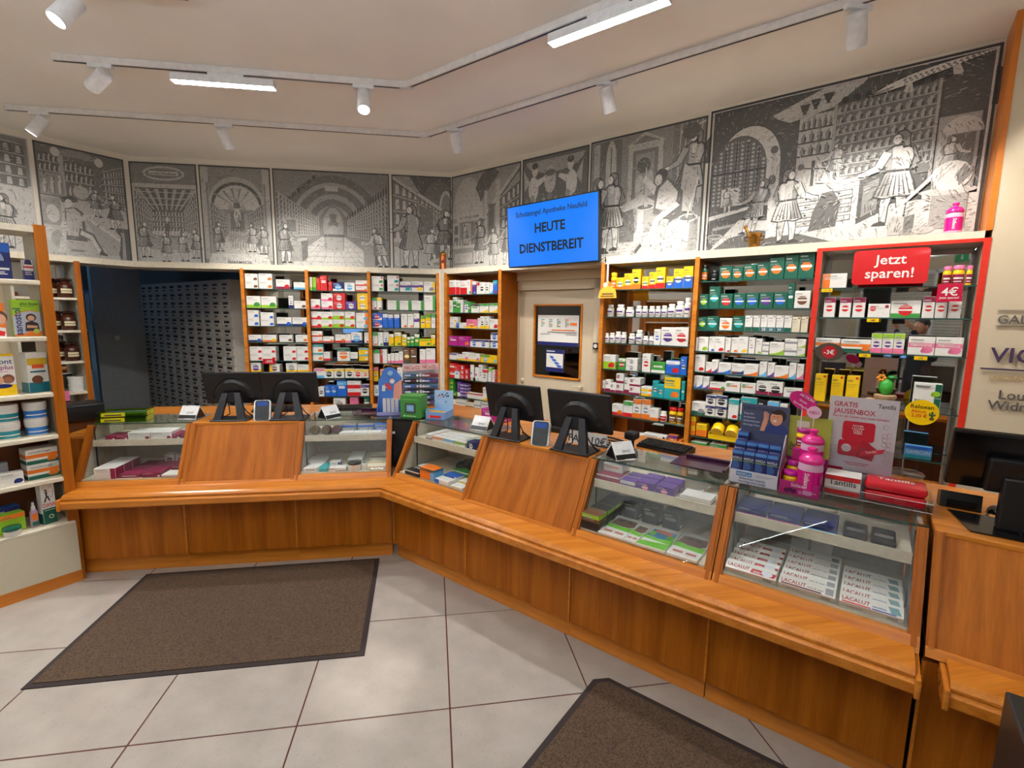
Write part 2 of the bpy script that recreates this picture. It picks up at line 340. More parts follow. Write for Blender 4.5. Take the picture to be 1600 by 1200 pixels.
# ================================================================ THE ROOM
def lint(fa, oa, fb, ob):                   # corner of two runs at given offsets
    a, b = pt(fa, 0, oa), pt(fb, 0, ob); da, db = Vector((math.cos(fa[1]), math.sin(fa[1]))), Vector((math.cos(fb[1]), math.sin(fb[1])))
    M = Matrix(((da.x, -db.x), (da.y, -db.y))); t = M.inverted() @ Vector((b.x-a.x, b.y-a.y)); return Vector((a.x+da.x*t.x, a.y+da.y*t.x))
def poly(name, pts, z0, z1, mat, parent=None):
    o = MB().prism([(p[0], p[1]) for p in pts], z0, z1, 'z').build(name, mat, parent); return o
def wallseg(name, p0, p1, z0, z1, th, mat, parent=None):
    p0, p1 = Vector(p0[:2]), Vector(p1[:2]); d = (p1-p0).normalized(); n = Vector((-d.y, d.x))*th
    return poly(name, [p0, p1, p1+n, p0+n], z0, z1, mat, parent)
room = [(-4.55, -3.0), (4.35, -3.0), (4.35, 1.3), (.3, 5.85), (-3.1, 5.95), (-4.55, 4.45)]
fl = struct(poly('floor', [(-5.6, -3.1), (4.5, -3.1), (4.5, 6.1), (3.0, 9.2), (-5.6, 9.2)], -.06, -.0025, 'grout_red'))
TX, TY = .635, .673
tile = MB().box(.0034, TX-.0034, .0034, TY-.0034, -.02, 0, bev=.0008).mesh('tile', 'terrazzo')
for i in range(-6, 10):
    for j in range(-8, 7):
        x, y = -1.2118+i*TX, 1.914+j*TY; cx, cy = x+TX/2, y+TY/2
        if -4.7 < cx < 4.5 and -3.1 < cy < 5.9 and cx+cy*.91 < 5.7 and cy-cx < 9.2: share('tile', tile, fl, (x, y, 0))
struct(poly('floor_passage', [(-5.6, 6.05), (-.2, 6.05), (-.2, 9.2), (-5.6, 9.2)], -.02, -.001, 'mat_rubber'))
struct(poly('ceiling', [(-5.6, -3.1), (4.5, -3.1), (4.5, 6.1), (3.0, 9.2), (-5.6, 9.2)], CEIL, CEIL+.1, 'ceiling_paint'))
K1, K2 = Vector((-3.10, 5.865)), Vector((.22, 5.762))
# left oblique wall: solid beyond the jar shelves, only the mural band above the passage
wl = struct(wallseg('wall_left', pt(WL, -2.02, 0), K1, 2.15, CEIL, .12, 'wall_paint'))
wallseg('wall_face', pt(WL, -2.02, 0), pt(WL, -.565, 0), 0, 2.15, .12, 'cream_paint', wl)
wb = struct(wallseg('wall_back', K1, K2, 2.15, CEIL, .12, 'wall_paint'))
wallseg('wall_face', pt(WB, 1.14, 0), K2, 0, 2.15, .12, 'cream_paint', wb)
wr = struct(wallseg('wall_right', K2, pt(WR, 6.05, 0), 2.03, CEIL, .12, 'wall_paint'))
wallseg('wall_face', K2, pt(WR, 1.0, 0), 0, 2.03, .12, 'cream_paint', wr); wallseg('wall_face', pt(WR, 1.885, 0), pt(WR, 6.05, 0), 0, 2.03, .12, 'cream_paint', wr)
# cream panel standing proud at the right end, with its full-height edge strip
wp = struct(poly('wall_right_panel', [pt(WR, 4.464, 0), pt(WR, 6.05, 0), pt(WR, 6.05, .30), pt(WR, 4.464, .30)], 0, CEIL, 'cream_paint'))
tr = struct(MB().box(4.436, 4.464, -.303, 0, ZT, CEIL).build('trim_4', 'orange_edge', None, pt(WR, 0, 0), WR[1]))
# side / rear walls of the shop behind the camera
struct(wallseg('wall_side_left', (-4.52, -3.0), (-4.52, 4.45), 0, CEIL, .1, 'wall_paint'))
struct(wallseg('wall_side_right', (4.30, 1.45), (4.30, -3.0), 0, CEIL, .1, 'wall_paint'))
wrear = struct(wallseg('wall_rear', (4.4, -3.0), (-4.6, -3.0), 0, CEIL, .1, 'cream_paint'))
# cornice boards over the shelves (mitred)
c1, c2 = lint(WL, .30, WB, .30), lint(WB, .30, WR, .30)
struct(poly('trim_1', [pt(WL, -2.0, 0), K1, c1, pt(WL, -2.0, .30)], 2.148, ZT, 'shelf_cream'))
struct(poly('trim_2', [K1, K2, c2, c1], 2.148, ZT, 'shelf_cream'))
struct(poly('trim_3', [K2, pt(WR, 4.436, 0), pt(WR, 4.436, .30), c2], 2.148, ZT, 'shelf_cream'))
struct(poly('trim_5', [c2+(Vector((0, 0))), pt(WR, .19, .30), pt(WR, .19, .10), pt(WB, 3.18, .10), pt(WB, 3.18, .30)], .0, 2.148, 'shelf_cream'))
# ---------------------------------------------------------------- door in the oblique wall
def fm(fr): return pt(fr, 0, 0), fr[1]
L0, RZ = fm(WR)
d1 = thing('door_1', 'x', 'door', L0, RZ); del d1['label']; del d1['category']; struct(d1)
mb = MB(); mb.box(.905, 1.0, -.03, .1, 0, 2.06, bev=.006); mb.box(1.885, 1.975, -.03, .1, 0, 2.06, bev=.006); mb.box(.905, 1.975, -.03, .1, 1.965, 2.06, bev=.006); mb.box(.90, 2.09, -.05, .0, 2.06, 2.147, bev=.004)
mb.build('door_frame', 'cream_paint', d1)
mb = MB()
for x0, x1, z0, z1 in ((1.003, 1.20, .01, 1.962), (1.745, 1.882, .01, 1.962), (1.20, 1.745, .01, 1.10), (1.20, 1.745, 1.82, 1.962)): mb.box(x0, x1, 0, .045, z0, z1)
mb.build('door_leaf', 'cream_paint', d1)
mb = MB()
for x0, x1, z0, z1 in ((1.188, 1.208, 1.092, 1.828), (1.738, 1.758, 1.092, 1.828), (1.188, 1.758, 1.092, 1.112), (1.188, 1.758, 1.81, 1.828)): mb.box(x0, x1, -.012, .02, z0, z1, bev=.003)
mb.build('glazing_bead', 'cherry_rail', d1)
MB().box(1.20, 1.745, .012, .018, 1.10, 1.82).build('glass_pane', 'dark_glass', d1)
mb = MB(); mb.box(1.765, 1.79, -.05, -.005, 1.03, 1.045, bev=.003); mb.box(1.70, 1.79, -.055, -.042, 1.03, 1.046, bev=.004); mb.build('door_handle', 'cream_laminate', d1)
mb = MB(); mb.lathe([(.024, 0), (.024, .006), (.017, .01), (.015, .012)], n=18); mb.xf(Matrix.Translation((1.05, 0, 1.035)) @ Matrix.Rotation(math.pi/2, 4, 'X')); mb.build('door_stop', 'shelf_cream', d1)
# poster and leaflet taped behind the pane
def sheet(name, label, fr, x0, x1, z0, z1, o, paint):
    ob = thing(name, label, 'poster', pt(fr, (x0+x1)/2, o, z0), fr[1]); w, h = x1-x0, z1-z0
    mb = MB().box(-w/2, w/2, 0, .0015, 0, h, WHITE); paint(mb, w, h); mb.build('paper', 'printed_card', ob); return ob
def rects(mb, L, y=-.0006):
    for k, (x0, x1, z0, z1, c) in enumerate(L): mb.face([(x0, y-.0002*k, z0), (x1, y-.0002*k, z0), (x1, y-.0002*k, z1), (x0, y-.0002*k, z1)], c if isinstance(c, tuple) else PAL[c])
def p_time(mb, w, h):
    L = [(-w/2, w/2, 0, h*.12, 'B')]
    for i in range(4):
        for j in range(5): L.append((-w*.42+i*w*.2, -w*.42+i*w*.2+w*(.09 if (i+j) % 3 else .05), h*(.62+.055*j), h*(.645+.055*j), ('t', 'e', 'g', 'o')[(i+j) % 4]))
    L += [(w*.3, w*.46, h*.68, h*.76, 'o'), (-w*.15, w*.42, h*.50, h*.53, 'o'), (-w*.25, w*.46, h*.43, h*.45, 'k'), (-w*.42, -w*.18, h*.37, h*.385, 'k'), (w*.2, w*.46, h*.37, h*.385, 'k')]
    rects(mb, L)
sheet('schedule_poster', 'white timetable poster with navy foot behind the door glass', WR, 1.235, 1.715, 1.42, 1.72, -.006, p_time)
def p_leaf(mb, w, h):
    mb.face([(-w/2, -.0004, 0), (w/2, -.0004, 0), (w/2, -.0004, h), (-w/2, -.0004, h)], PAL['B']); rects(mb, [(-w*.46, w*.46, h*.2, h*.82, 'w'), (-w*.45, 0, h*.9, h*.94, 'w')], -.0008)
    for k in range(4): mb.face([(-w*.3+k*w*.13, -.002, h*(.72-.13*k)), (-w*.1+k*w*.15, -.002, h*(.70-.13*k)), (-w*.02+k*w*.15, -.002, h*(.62-.13*k)), (-w*.2+k*w*.13, -.002, h*(.60-.13*k))], PAL['b'])
sheet('route_leaflet', 'small navy leaflet with white map below the timetable poster', WR, 1.34, 1.555, 1.155, 1.38, -.006, p_leaf)
t = at('wall_thermostat', 'small black square thermostat with white dial beside the cream door', 'thermostat', WR, 1.935, .052, 1.41)
MB().box(-.03, .03, 0, .02, 0, .062, bev=.004).build('housing', 'black_plastic', t); MB().disc((0, -.006, .031), .019, col=WHITE, th=.006).build('dial', 'white_plastic', t)
# the dim room behind the door
struct(poly('wall_backroom', [pt(WR, -.1, -1.7), pt(WR, 3.2, -1.7), pt(WR, 3.2, -1.8), pt(WR, -.1, -1.8)], 0, 2.6, 'wood_dark_back'))
struct(poly('ceiling_backroom', [pt(WR, -.1, -.13), pt(WR, 3.2, -.13), pt(WR, 3.2, -1.8), pt(WR, -.1, -1.8)], 2.6, 2.65, 'grey_wall'))
for s in (-.1, 3.2): struct(poly('wall_backroom_side', [pt(WR, s, -.13), pt(WR, s+.05, -.13), pt(WR, s+.05, -1.8), pt(WR, s, -1.8)], 0, 2.6, 'grey_wall'))
# ---------------------------------------------------------------- dark passage on the left with its drawer cabinet
pA, pB, pC = Vector((-2.35, 6.24)), Vector((-4.26, 8.05)), Vector((-4.66, 7.64))
struct(wallseg('wall_passage', pC, pB, 0, 2.6, .1, 'grey_wall'))
struct(wallseg('wall_passage_far', (-5.55, 6.9), (-4.9, 9.1), 0, 2.6, .1, 'grey_wall'))
struct(wallseg('wall_passage_back', (-5.0, 9.1), (-.3, 9.1), 0, 2.6, .1, 'grey_wall'))
struct(wallseg('wall_passage_left', (-4.70, 5.0), (-5.55, 6.95), 0, 2.6, .1, 'grey_wall'))
struct(wallseg('wall_passage_right', (-1.9, 9.1), (-1.9, 6.0), 0, 2.6, .1, 'grey_wall'))
struct(poly('ceiling_passage', [(-5.6, 5.2), (-4.5, 5.05), (-3.15, 6.05), (-1.85, 6.05), (-1.85, 9.15), (-5.6, 9.15)], 2.6, 2.65, 'grey_wall'))
dv = (pA-pB); Lc = dv.length; rz = math.atan2(dv.y, dv.x)
cab = thing('drawer_cabinet', 'tall grey apothecary cabinet of many small drawers in dark passage', 'cabinet', (pB.x, pB.y, 0), rz)
MB().box(0, Lc, .012, .45, 0, 2.09).build('carcass', 'panel_grey', cab)
nc, nr = 11, 18; cw, rh = Lc/nc, 2.0/nr
dm = MB(); dm.box(.004, cw-.004, -.008, .012, .004, rh-.004, mat=0); dm.box(cw*.25, cw*.75, -.011, -.008, rh*.62, rh*.88, mat=1); dm.box(cw*.42, cw*.58, -.024, -.008, rh*.28, rh*.42, mat=1)
dme = dm.mesh('drawer', ['panel_grey', 'dark_metal'])
for i in range(nc):
    for j in range(nr): share('drawer', dme, cab, (i*cw, 0, .06+j*rh))
# glazed door standing open further back
dd = thing('door_2', 'x', 'door', (-4.57, 7.45, 0), math.radians(205.6)); del dd['label']; del dd['category']; struct(dd)
mb = MB(); mb.box(0, .05, 0, .05, 0, 1.98); mb.box(.55, .6, 0, .05, 0, 1.98); mb.box(0, .6, 0, .05, 1.93, 1.98); mb.box(0, .6, 0, .05, 0, .9); mb.box(0, .6, 0, .05, 1.42, 1.46); mb.build('door_frame', 'blue_lit_tint', dd); MB().box(.05, .55, .02, .026, .9, 1.93).build('glass_pane', 'dark_glass', dd)  # blue light on the frame is put into its colour
pl = bpy.data.lights.new('backroom_glow', 'POINT'); pl.energy = 2.2; pl.color = (.35, .62, 1); pl.shadow_soft_size = .06
bl = thing('backroom_lamp', 'cold bluish lamp lighting the glazed door in the passage', 'lamp', (-5.05, 6.9, 2.58)); mb = MB().lathe([(.05, -.05), (.06, -.04), (.06, 0)], n=16); mb.build('lamp_body', 'backroom_lamp', bl); plo = bpy.data.objects.new('backroom_glow', pl); COL.objects.link(plo); plo.parent = bl; plo.location = (0, 0, -.12)
# light switch on the passage wall
sw = thing('light_switch', 'pale square light switch on the dark passage wall', 'switch', (pC.x+.17, pC.y+.15, 1.28), math.atan2(pB.y-pC.y, pB.x-pC.x)); MB().box(-.04, .04, -.014, 0, 0, .08, bev=.003).build('switch_plate', 'panel_grey', sw); MB().box(-.025, .025, -.02, -.014, .015, .065).build('rocker', 'white_plastic', sw)

# ---------------------------------------------------------------- mirror-backed glass shelf bays
BAYS = {}
def bay(key, fr, s0, s1, shelves, label, right=True, post='cherry_veneer', red=False, pw=.03, back='mirror', base=.60):
    t = at('wall_shelf', label, 'shelf', fr, s0, 0, 0, 'mirror-backed wall shelf bays')
    w = s1-s0; BAYS[key] = (fr, s0, s1)
    lst = [(0, pw)] + ([(w-pw, w)] if right else [])
    for a, b_ in lst:
        mb = MB().box(a, b_, -.30, -.001, 0, 2.146, mat=0); mb.box(a-.0015, b_+.0015, -.3035, -.298, 0, 2.16, mat=1)
        mb.build('side_panel', [post if not red else 'beige_lining', 'red_paint' if red else 'cherry_rail'], t)
    x0, x1 = pw, (w-pw if right else w)
    MB().box(x0, x1, -.006, -.001, base, 2.146).build('mirror_panel', back, t)
    MB().box(x0, x1, -.34, -.0, .0, base-.02).build('base_cabinet', 'cherry_veneer', t)
    MB().box(x0-.0, x1, -.36, -.0, base-.02, base, bev=.004).build('base_top', 'cherry_rail', t)
    if red: MB().box(x0-.03, x1+.03, -.304, -.296, 2.146, 2.166).build('red_edge', 'red_paint', t)
    for z in shelves:
        mb = MB(); mb.raw([(x0, -.285, z-.008), (x1, -.285, z-.008), (x1, -.008, z-.008), (x0, -.008, z-.008), (x0, -.285, z), (x1, -.285, z), (x1, -.008, z), (x0, -.008, z)], [(3,2,1,0),(4,5,6,7)], mat=0)
        n = len(mb.v)-8
        for f in ((0,1,5,4),(1,2,6,5),(2,3,7,6),(3,0,4,7)): mb.f.append(f); mb.c.append((.5,.5,.5)); mb.m.append(1)
        mb.build('glass_shelf', ['shelf_glass', 'glass_edge'], t)
    return t
sB1 = (1.957, 1.755, 1.565, 1.395, 1.194, 1.07, .86); sB2 = (1.948, 1.752, 1.552, 1.39, 1.192, 1.003, .798); sB3 = (1.954, 1.755, 1.559, 1.36, 1.165, .965, .8)
bay('B1', WB, 1.131, 1.776, sB1, 'leftmost mirror-backed shelf bay of the back wall, beside the dark passage', False)
bay('B2', WB, 1.776, 2.416, sB2, 'middle mirror-backed shelf bay of the back wall, behind two monitors', False)
bay('B3', WB, 2.416, 3.182, sB3, 'back wall shelf bay ending at the room corner', True)
bay('R0', WR, .190, .999, (1.927, 1.735, 1.569, 1.376, 1.22, 1.016, .817), 'narrow wooden shelf bay between the room corner and cream door', True, pw=.036, back='cherry_veneer')
bay('R1', WR, 2.099, 2.88, (1.938, 1.713, 1.491, 1.266, 1.065, .87), 'shelf bay right of the cream door with yellow boxes on top', False)
bay('R2', WR, 2.88, 3.656, (1.982, 1.785, 1.623, 1.461, 1.303, 1.175, .971, .8), 'shelf bay with rows of dark green boxes near the top', False)
bay('R3', WR, 3.656, 4.464, (1.914, 1.727, 1.508, 1.17, .875), 'red framed shelf bay with price signs at the right end', True, red=True, pw=.028)
# jar shelf in the left oblique wall
t = at('jar_shelf', 'narrow wooden shelf of brown apothecary jars beside the dark passage', 'shelf', WL, -1.05, 0, 0)
MB().box(.44, .465, -.30, -.001, 0, 2.147).build('side_panel', 'beige_lining', t); MB().box(.438, .482, -.305, -.296, 0, 2.16).build('front_edge', 'cherry_veneer', t); MB().box(0, .02, -.30, -.001, 0, 2.147).build('side_panel', 'beige_lining', t)
for z in (1.82, 1.517, 1.225, .93): MB().box(.02, .44, -.295, -.01, z-.022, z, bev=.004).build('shelf_board', 'shelf_cream', t)
MB().box(.02, .44, -.29, -.001, 0, .62).build('base_cabinet', 'cherry_veneer', t)
MB().box(.02, .44, -.006, -.001, .64, 2.146).build('mirror_panel', 'mirror', t)
JARZ = {}
def pharmacy_jar(s, o, z, sc, label, amber=True):
    t = at('pharmacy_jar', label, 'jar', WL, s, o, z, 'apothecary jars on the narrow shelf')
    mat = 'amber_glass'
    c = srgb(70,26,10)
    MB().lathe([(.05*sc, 0), (.055*sc, .008*sc), (.055*sc, .10*sc), (.048*sc, .122*sc), (.036*sc, .130*sc), (.036*sc, .142*sc)], n=18, col=c).build('glass_body', 'glossy_plastic', t, smooth=True)
    MB().lathe([(.034*sc, .142*sc), (.05*sc, .150*sc), (.052*sc, .162*sc), (.04*sc, .168*sc), (.02*sc, .172*sc)], n=18, col=srgb(48,18,8)).build('stopper', 'glossy_plastic', t, smooth=True)
    mb = MB(); r = .0555*sc
    for k in range(6):
        a, b_ = -.75+k*.25, -.5+k*.25
        P = lambda u, zz: (r*math.sin(u), -r*math.cos(u), zz)
        mb.face([P(a, .04*sc), P(b_, .04*sc), P(b_, .08*sc), P(a, .08*sc)], srgb(225,212,170))
        mb.face([(1.004*x, 1.004*y, zz) for x, y, zz in (P(a, .056*sc), P(b_, .056*sc), P(b_, .062*sc), P(a, .062*sc))], INK)
    mb.build('paper_label', 'printed_card', t)
for z, nm in ((1.82, 'top'), (1.517, 'second'), (1.225, 'third')):
    pharmacy_jar(-.67, .20, z, 1.05, 'brown glass jar in front on the %s board of the jar shelf' % nm)
    pharmacy_jar(-.745, .08, z, 1.05, 'brown glass jar at the back of the %s jar shelf board' % nm)
t = at('tub_stack', 'white plastic ointment tub stacked on the lowest jar shelf board', 'tub', WL, -.66, .19, .93, 'white tubs on the jar shelf')
MB().lathe([(.06, 0, WHITE), (.062, .05, WHITE), (.066, .052, WHITE), (.066, .07, WHITE)], n=22).build('tub', 'glossy_plastic', t, smooth=True)
t2 = at('tub_stack', 'upper white ointment tub on the lowest jar shelf board', 'tub', WL, -.66, .19, 1.0, 'white tubs on the jar shelf')
MB().lathe([(.06, 0, WHITE), (.062, .05, WHITE), (.066, .052, WHITE), (.066, .07, WHITE)], n=22).build('tub', 'glossy_plastic', t2, smooth=True)
carton(WL, -.80, .25, .93, .055, .05, .16, 'G.rW', 'dark green carton beside the white tubs on jar shelf')
# cut-out sign letters on the cream panel
sg = at('wall_sign', 'raised brand lettering in grey, violet and gold on the cream panel', 'sign', WR, 4.66, .303, 1.2)
gx = srgb(96,92,88); vi = srgb(70,54,84); go = srgb(190,160,110)
def raised(s, x, z, h, c, w=None, th=.006, align='l'):
    mb = MB().text(s, (x, -th, z), h, c, align=align, width=w); n = len(mb.v)
    mb.text(s, (x, -th*.5, z), h, c, align=align, width=w); mb.build('lettering', 'glossy_plastic', sg)
raised('GALENIC', -.125, .503, .045, gx); raised('VICHY', -.135, .292, .082, vi, th=.012); raised('LABORATOIRES', -.125, .196, .024, go); raised('Louis', -.075, .09, .05, gx); raised('Widmer', -.115, .03, .05, gx)
MB().disc((.045, -.004, .43), .05, col=srgb(120,122,124), th=.004, n=28).build('emblem', 'glossy_plastic', sg); MB().disc((.045, -.006, .43), .036, col=srgb(170,172,172), sx=.8).build('emblem_inlay', 'glossy_plastic', sg)
MB().box(-.13, .22, -.006, 0, .572, .575, gx).build('rule', 'glossy_plastic', sg); MB().box(-.13, .22, -.006, 0, .488, .491, gx).build('rule', 'glossy_plastic', sg); MB().box(-.165, .26, -.01, -.004, .249, .257, vi).build('rule', 'glossy_plastic', sg)

# ================================================================ ENGRAVED MURAL PANELS (flat prints on the wall)
class Art:
    def __init__(s, w, h): s.w, s.h, s.mb, s.k = w, h, MB(), 0
    def P(s, t, *xy):
        s.k += 1; y = -.0015-s.k*.00002; g = .012+1.2*t; c = (g*1.03, g*1.0, g*.955)
        s.mb.face([(xy[i]*s.w/100, y, xy[i+1]*s.h/100) for i in range(0, len(xy), 2)], c)
    def R(s, t, x0, y0, x1, y1): s.P(t, x0, y0, x1, y0, x1, y1, x0, y1)
    def E(s, t, cx, cy, rx, ry, a0=0, a1=360, n=14):
        q = []
        for i in range(n+1 if a1-a0 < 360 else n):
            a = math.radians(a0+(a1-a0)*i/n); q += [cx+rx*math.cos(a), cy+ry*math.sin(a)]
        s.P(t, *q)
    def L(s, t, x0, y0, x1, y1, w=.6):
        dx, dy = (x1-x0)*s.w, (y1-y0)*s.h; l = math.hypot(dx, dy) or 1; nx, ny = -dy/l*w*.5*s.h/s.w, dx/l*w*.5
        s.P(t, x0-nx, y0-ny, x1-nx, y1-ny, x1+nx, y1+ny, x0+nx, y0+ny)
    def jars(s, x0, x1, y, n, hgt, t=.45, t2=.12, slope=0.0, wide=.34):
        for i in range(n):
            f = (i+.5)/n; x = x0+(x1-x0)*f; yy = y+slope*f; w = abs(x1-x0)/n*wide; hh = hgt*(.8+.4*((i*7) % 5)/5)
            s.P(t, x-w*.7, yy, x+w*.7, yy, x+w, yy+hh*.35, x+w*.8, yy+hh*.7, x+w*.35, yy+hh*.8, x+w*.45, yy+hh, x-w*.45, yy+hh, x-w*.35, yy+hh*.8, x-w*.8, yy+hh*.7, x-w, yy+hh*.35)
            s.P(t2, x+w*.2, yy, x+w*.7, yy, x+w, yy+hh*.35, x+w*.8, yy+hh*.7, x+w*.3, yy+hh*.6)
    def shelf(s, x0, y0, x1, y1, rows, n, tb=.12, tl=.34, tj=.42):
        s.R(tb, x0, y0, x1, y1); dy = (y1-y0)/rows
        for r in range(rows): s.R(tl, x0, y0+r*dy, x1, y0+r*dy+dy*.12); s.jars(x0, x1, y0+r*dy+dy*.12, n, dy*.72, tj, tb*.6)
    def shelfp(s, xa, ya0, ya1, xb, yb0, yb1, rows, n, tb=.12, tl=.36, tj=.4):    # receding shelf wall
        s.P(tb, xa, ya0, xb, yb0, xb, yb1, xa, ya1)
        for r in range(rows+1):
            f = r/rows; s.L(tl, xa, ya0+(ya1-ya0)*f, xb, yb0+(yb1-yb0)*f, .9)
        for r in range(rows):
            for i in range(n):
                u = ((i+.5)/n)**.8; x = xa+(xb-xa)*u; lo = ya0+(yb0-ya0)*u; hi = ya1+(yb1-ya1)*u; dy = (hi-lo)/rows; wv = abs(xb-xa)/n*.3*(1.2-.6*u)
                s.P(tj, x-wv, lo+r*dy+dy*.15, x+wv, lo+r*dy+dy*.15, x+wv*.7, lo+r*dy+dy*.8, x-wv*.7, lo+r*dy+dy*.8)
    def fig(s, x, y, h, f=1, coat=.4, arm=1, lean=0.0, bald=False):
        k = s.h/s.w*h; X = lambda u, v: x+f*(u*k+lean*(v-.3)*k)
        def q(t, *uv): s.P(t, *[c for i in range(0, len(uv), 2) for c in (X(uv[i], uv[i+1]), y+uv[i+1]*h)])
        def limb(t, t2, *p):                      # tapering limb with dark outline: u, v, half width ...
            for tt, ex in ((t2, .010), (t, 0)):
                for i in range(0, len(p)-3, 3):
                    u0, v0, w0, u1, v1, w1 = p[i:i+6]; dx, dy = u1-u0, v1-v0; l = math.hypot(dx, dy) or 1; nx, ny = -dy/l, dx/l; w0 += ex; w1 += ex
                    q(tt, u0+nx*w0, v0+ny*w0, u1+nx*w1, v1+ny*w1, u1-nx*w1, v1-ny*w1, u0-nx*w0, v0-ny*w0)
        dk = .04; mid = coat*.5; lt = min(.62, coat*1.3)
        limb(.52, dk, -.05, .36, .045, -.065, .20, .036, -.07, .03, .022); limb(.58, dk, .06, .36, .045, .085, .20, .036, .08, .03, .022)
        q(dk, -.10, 0, .02, 0, .01, .025, -.05, .05, -.10, .03); q(dk, .05, 0, .18, 0, .16, .025, .10, .05, .05, .03); q(.3, -.05, .06, -.09, .2, -.075, .2, -.05, .1); q(.3, .10, .06, .06, .2, .075, .2, .10, .1)
        if arm: limb(mid, dk, -.09, .77, .04, -.15, .62, .034, -.02, .56, .022)
        q(dk, -.19, .30, -.10, .28, .0, .295, .10, .275, .20, .31, .145, .45, .11, .57, .14, .70, .12, .79, .05, .835, -.05, .835, -.12, .79, -.14, .70, -.11, .57, -.15, .45)
        q(coat, -.17, .315, -.09, .295, .0, .31, .09, .29, .18, .32, .13, .45, .095, .57, .125, .70, .105, .78, .04, .82, -.04, .82, -.105, .78, -.125, .70, -.095, .57, -.135, .45)
        q(mid, .03, .30, .18, .32, .13, .45, .095, .57, .125, .70, .105, .78, .06, .81, .045, .60, .06, .45)
        q(lt, -.13, .34, -.06, .32, -.04, .5, -.05, .78, -.09, .77, -.10, .68, -.075, .57)
        for j, (a0, a1) in enumerate(((-.13, -.07), (-.085, -.045), (-.04, -.02), (.01, .005), (.06, .03), (.11, .06), (.145, .085))): q(dk, a0-.006, .315, a0+.008, .315, a1+.003, .53, a1-.003, .53)
        q(dk, -.10, .55, .10, .56, .10, .585, -.10, .575); q(.55, -.03, .80, .03, .80, .02, .70, -.02, .70)
        if arm: limb(coat, dk, .10, .77, .042, .17, .62, .036, .29, .57, .024); limb(.6, dk, .29, .57, .022, .345, .565, .014)
        s.E(dk, X(-.015, .905), y+.905*h, .072*k, .078*h); s.E(.2 if not bald else .4, X(-.018, .905), y+.905*h, .06*k, .066*h); q(dk, -.085, .93, -.09, .80, -.03, .79, -.01, .86); q(.25, -.075, .92, -.08, .82, -.05, .81, -.03, .86)
        s.E(dk, X(.022, .89), y+.888*h, .045*k, .058*h); s.E(.62, X(.026, .89), y+.888*h, .038*k, .051*h); s.E(.1, X(.04, .9), y+.90*h, .007*k, .006*h, n=6); q(.45, .055, .885, .072, .87, .055, .865)
    def texture(s, n, seed, cx=50, cy=50):          # engraver's burin strokes
        rg = random.Random(seed)
        for i in range(n):
            x, y = rg.uniform(2, 98), rg.uniform(2, 98); a = math.sin(x*.11+seed)+math.cos(y*.09-seed)*1.2; l = rg.uniform(1.0, 3.2); ax, ay = l*math.cos(a)*s.h/s.w, l*math.sin(a)
            if 1 < x+ax < 99 and 1 < y+ay < 99: s.L(rg.choice((.06, .12, .2, .2, .3, .42)), x, y, x+ax, y+ay, rg.uniform(.22, .42))
    def arch(s, cx, cy, rx, ry, t, tw=None): s.E(t, cx, cy, rx, ry, 0, 180)
    def border(s, t0=.55, t1=.06):
        for a in ((0, 0, 100, 1.2), (0, 98.6, 100, 100), (0, 0, 1.2*s.h/s.w, 100), (100-1.2*s.h/s.w, 0, 100, 100)): s.R(t1, *a)
def mural(fr, s0, s1, label, draw, z0=2.19, z1=3.245, paper=.42):
    t = at('engraving_panel', label, 'mural', fr, s0, 0, z0, 'engraved mural panels above the shelves'); w, h = s1-s0, z1-z0
    bk = MB().box(0, w, -.0012, 0, 0, h, (.55, .53, .5)); bk.build('backing', 'printed_card', t)
    a = Art(w, h); a.R(paper, .6, .6, 99.4, 99.4); draw(a); a.texture(int(900*w), int(s0*100)+7); a.mb.build('print', 'engraving_ink', t); return t
def m_left0(a):
    a.R(.2, 1, 60, 99, 99); a.shelfp(2, 62, 98, 97, 58, 94, 4, 12); a.R(.46, 1, 1, 99, 58)
    a.E(.32, 60, 40, 20, 16); a.E(.5, 60, 41, 15, 12); a.fig(30, 8, 50, 1, .42); a.fig(82, 6, 46, -1, .38); a.R(.34, 50, 4, 75, 24); a.jars(50, 75, 24, 4, 9, .5, .2)
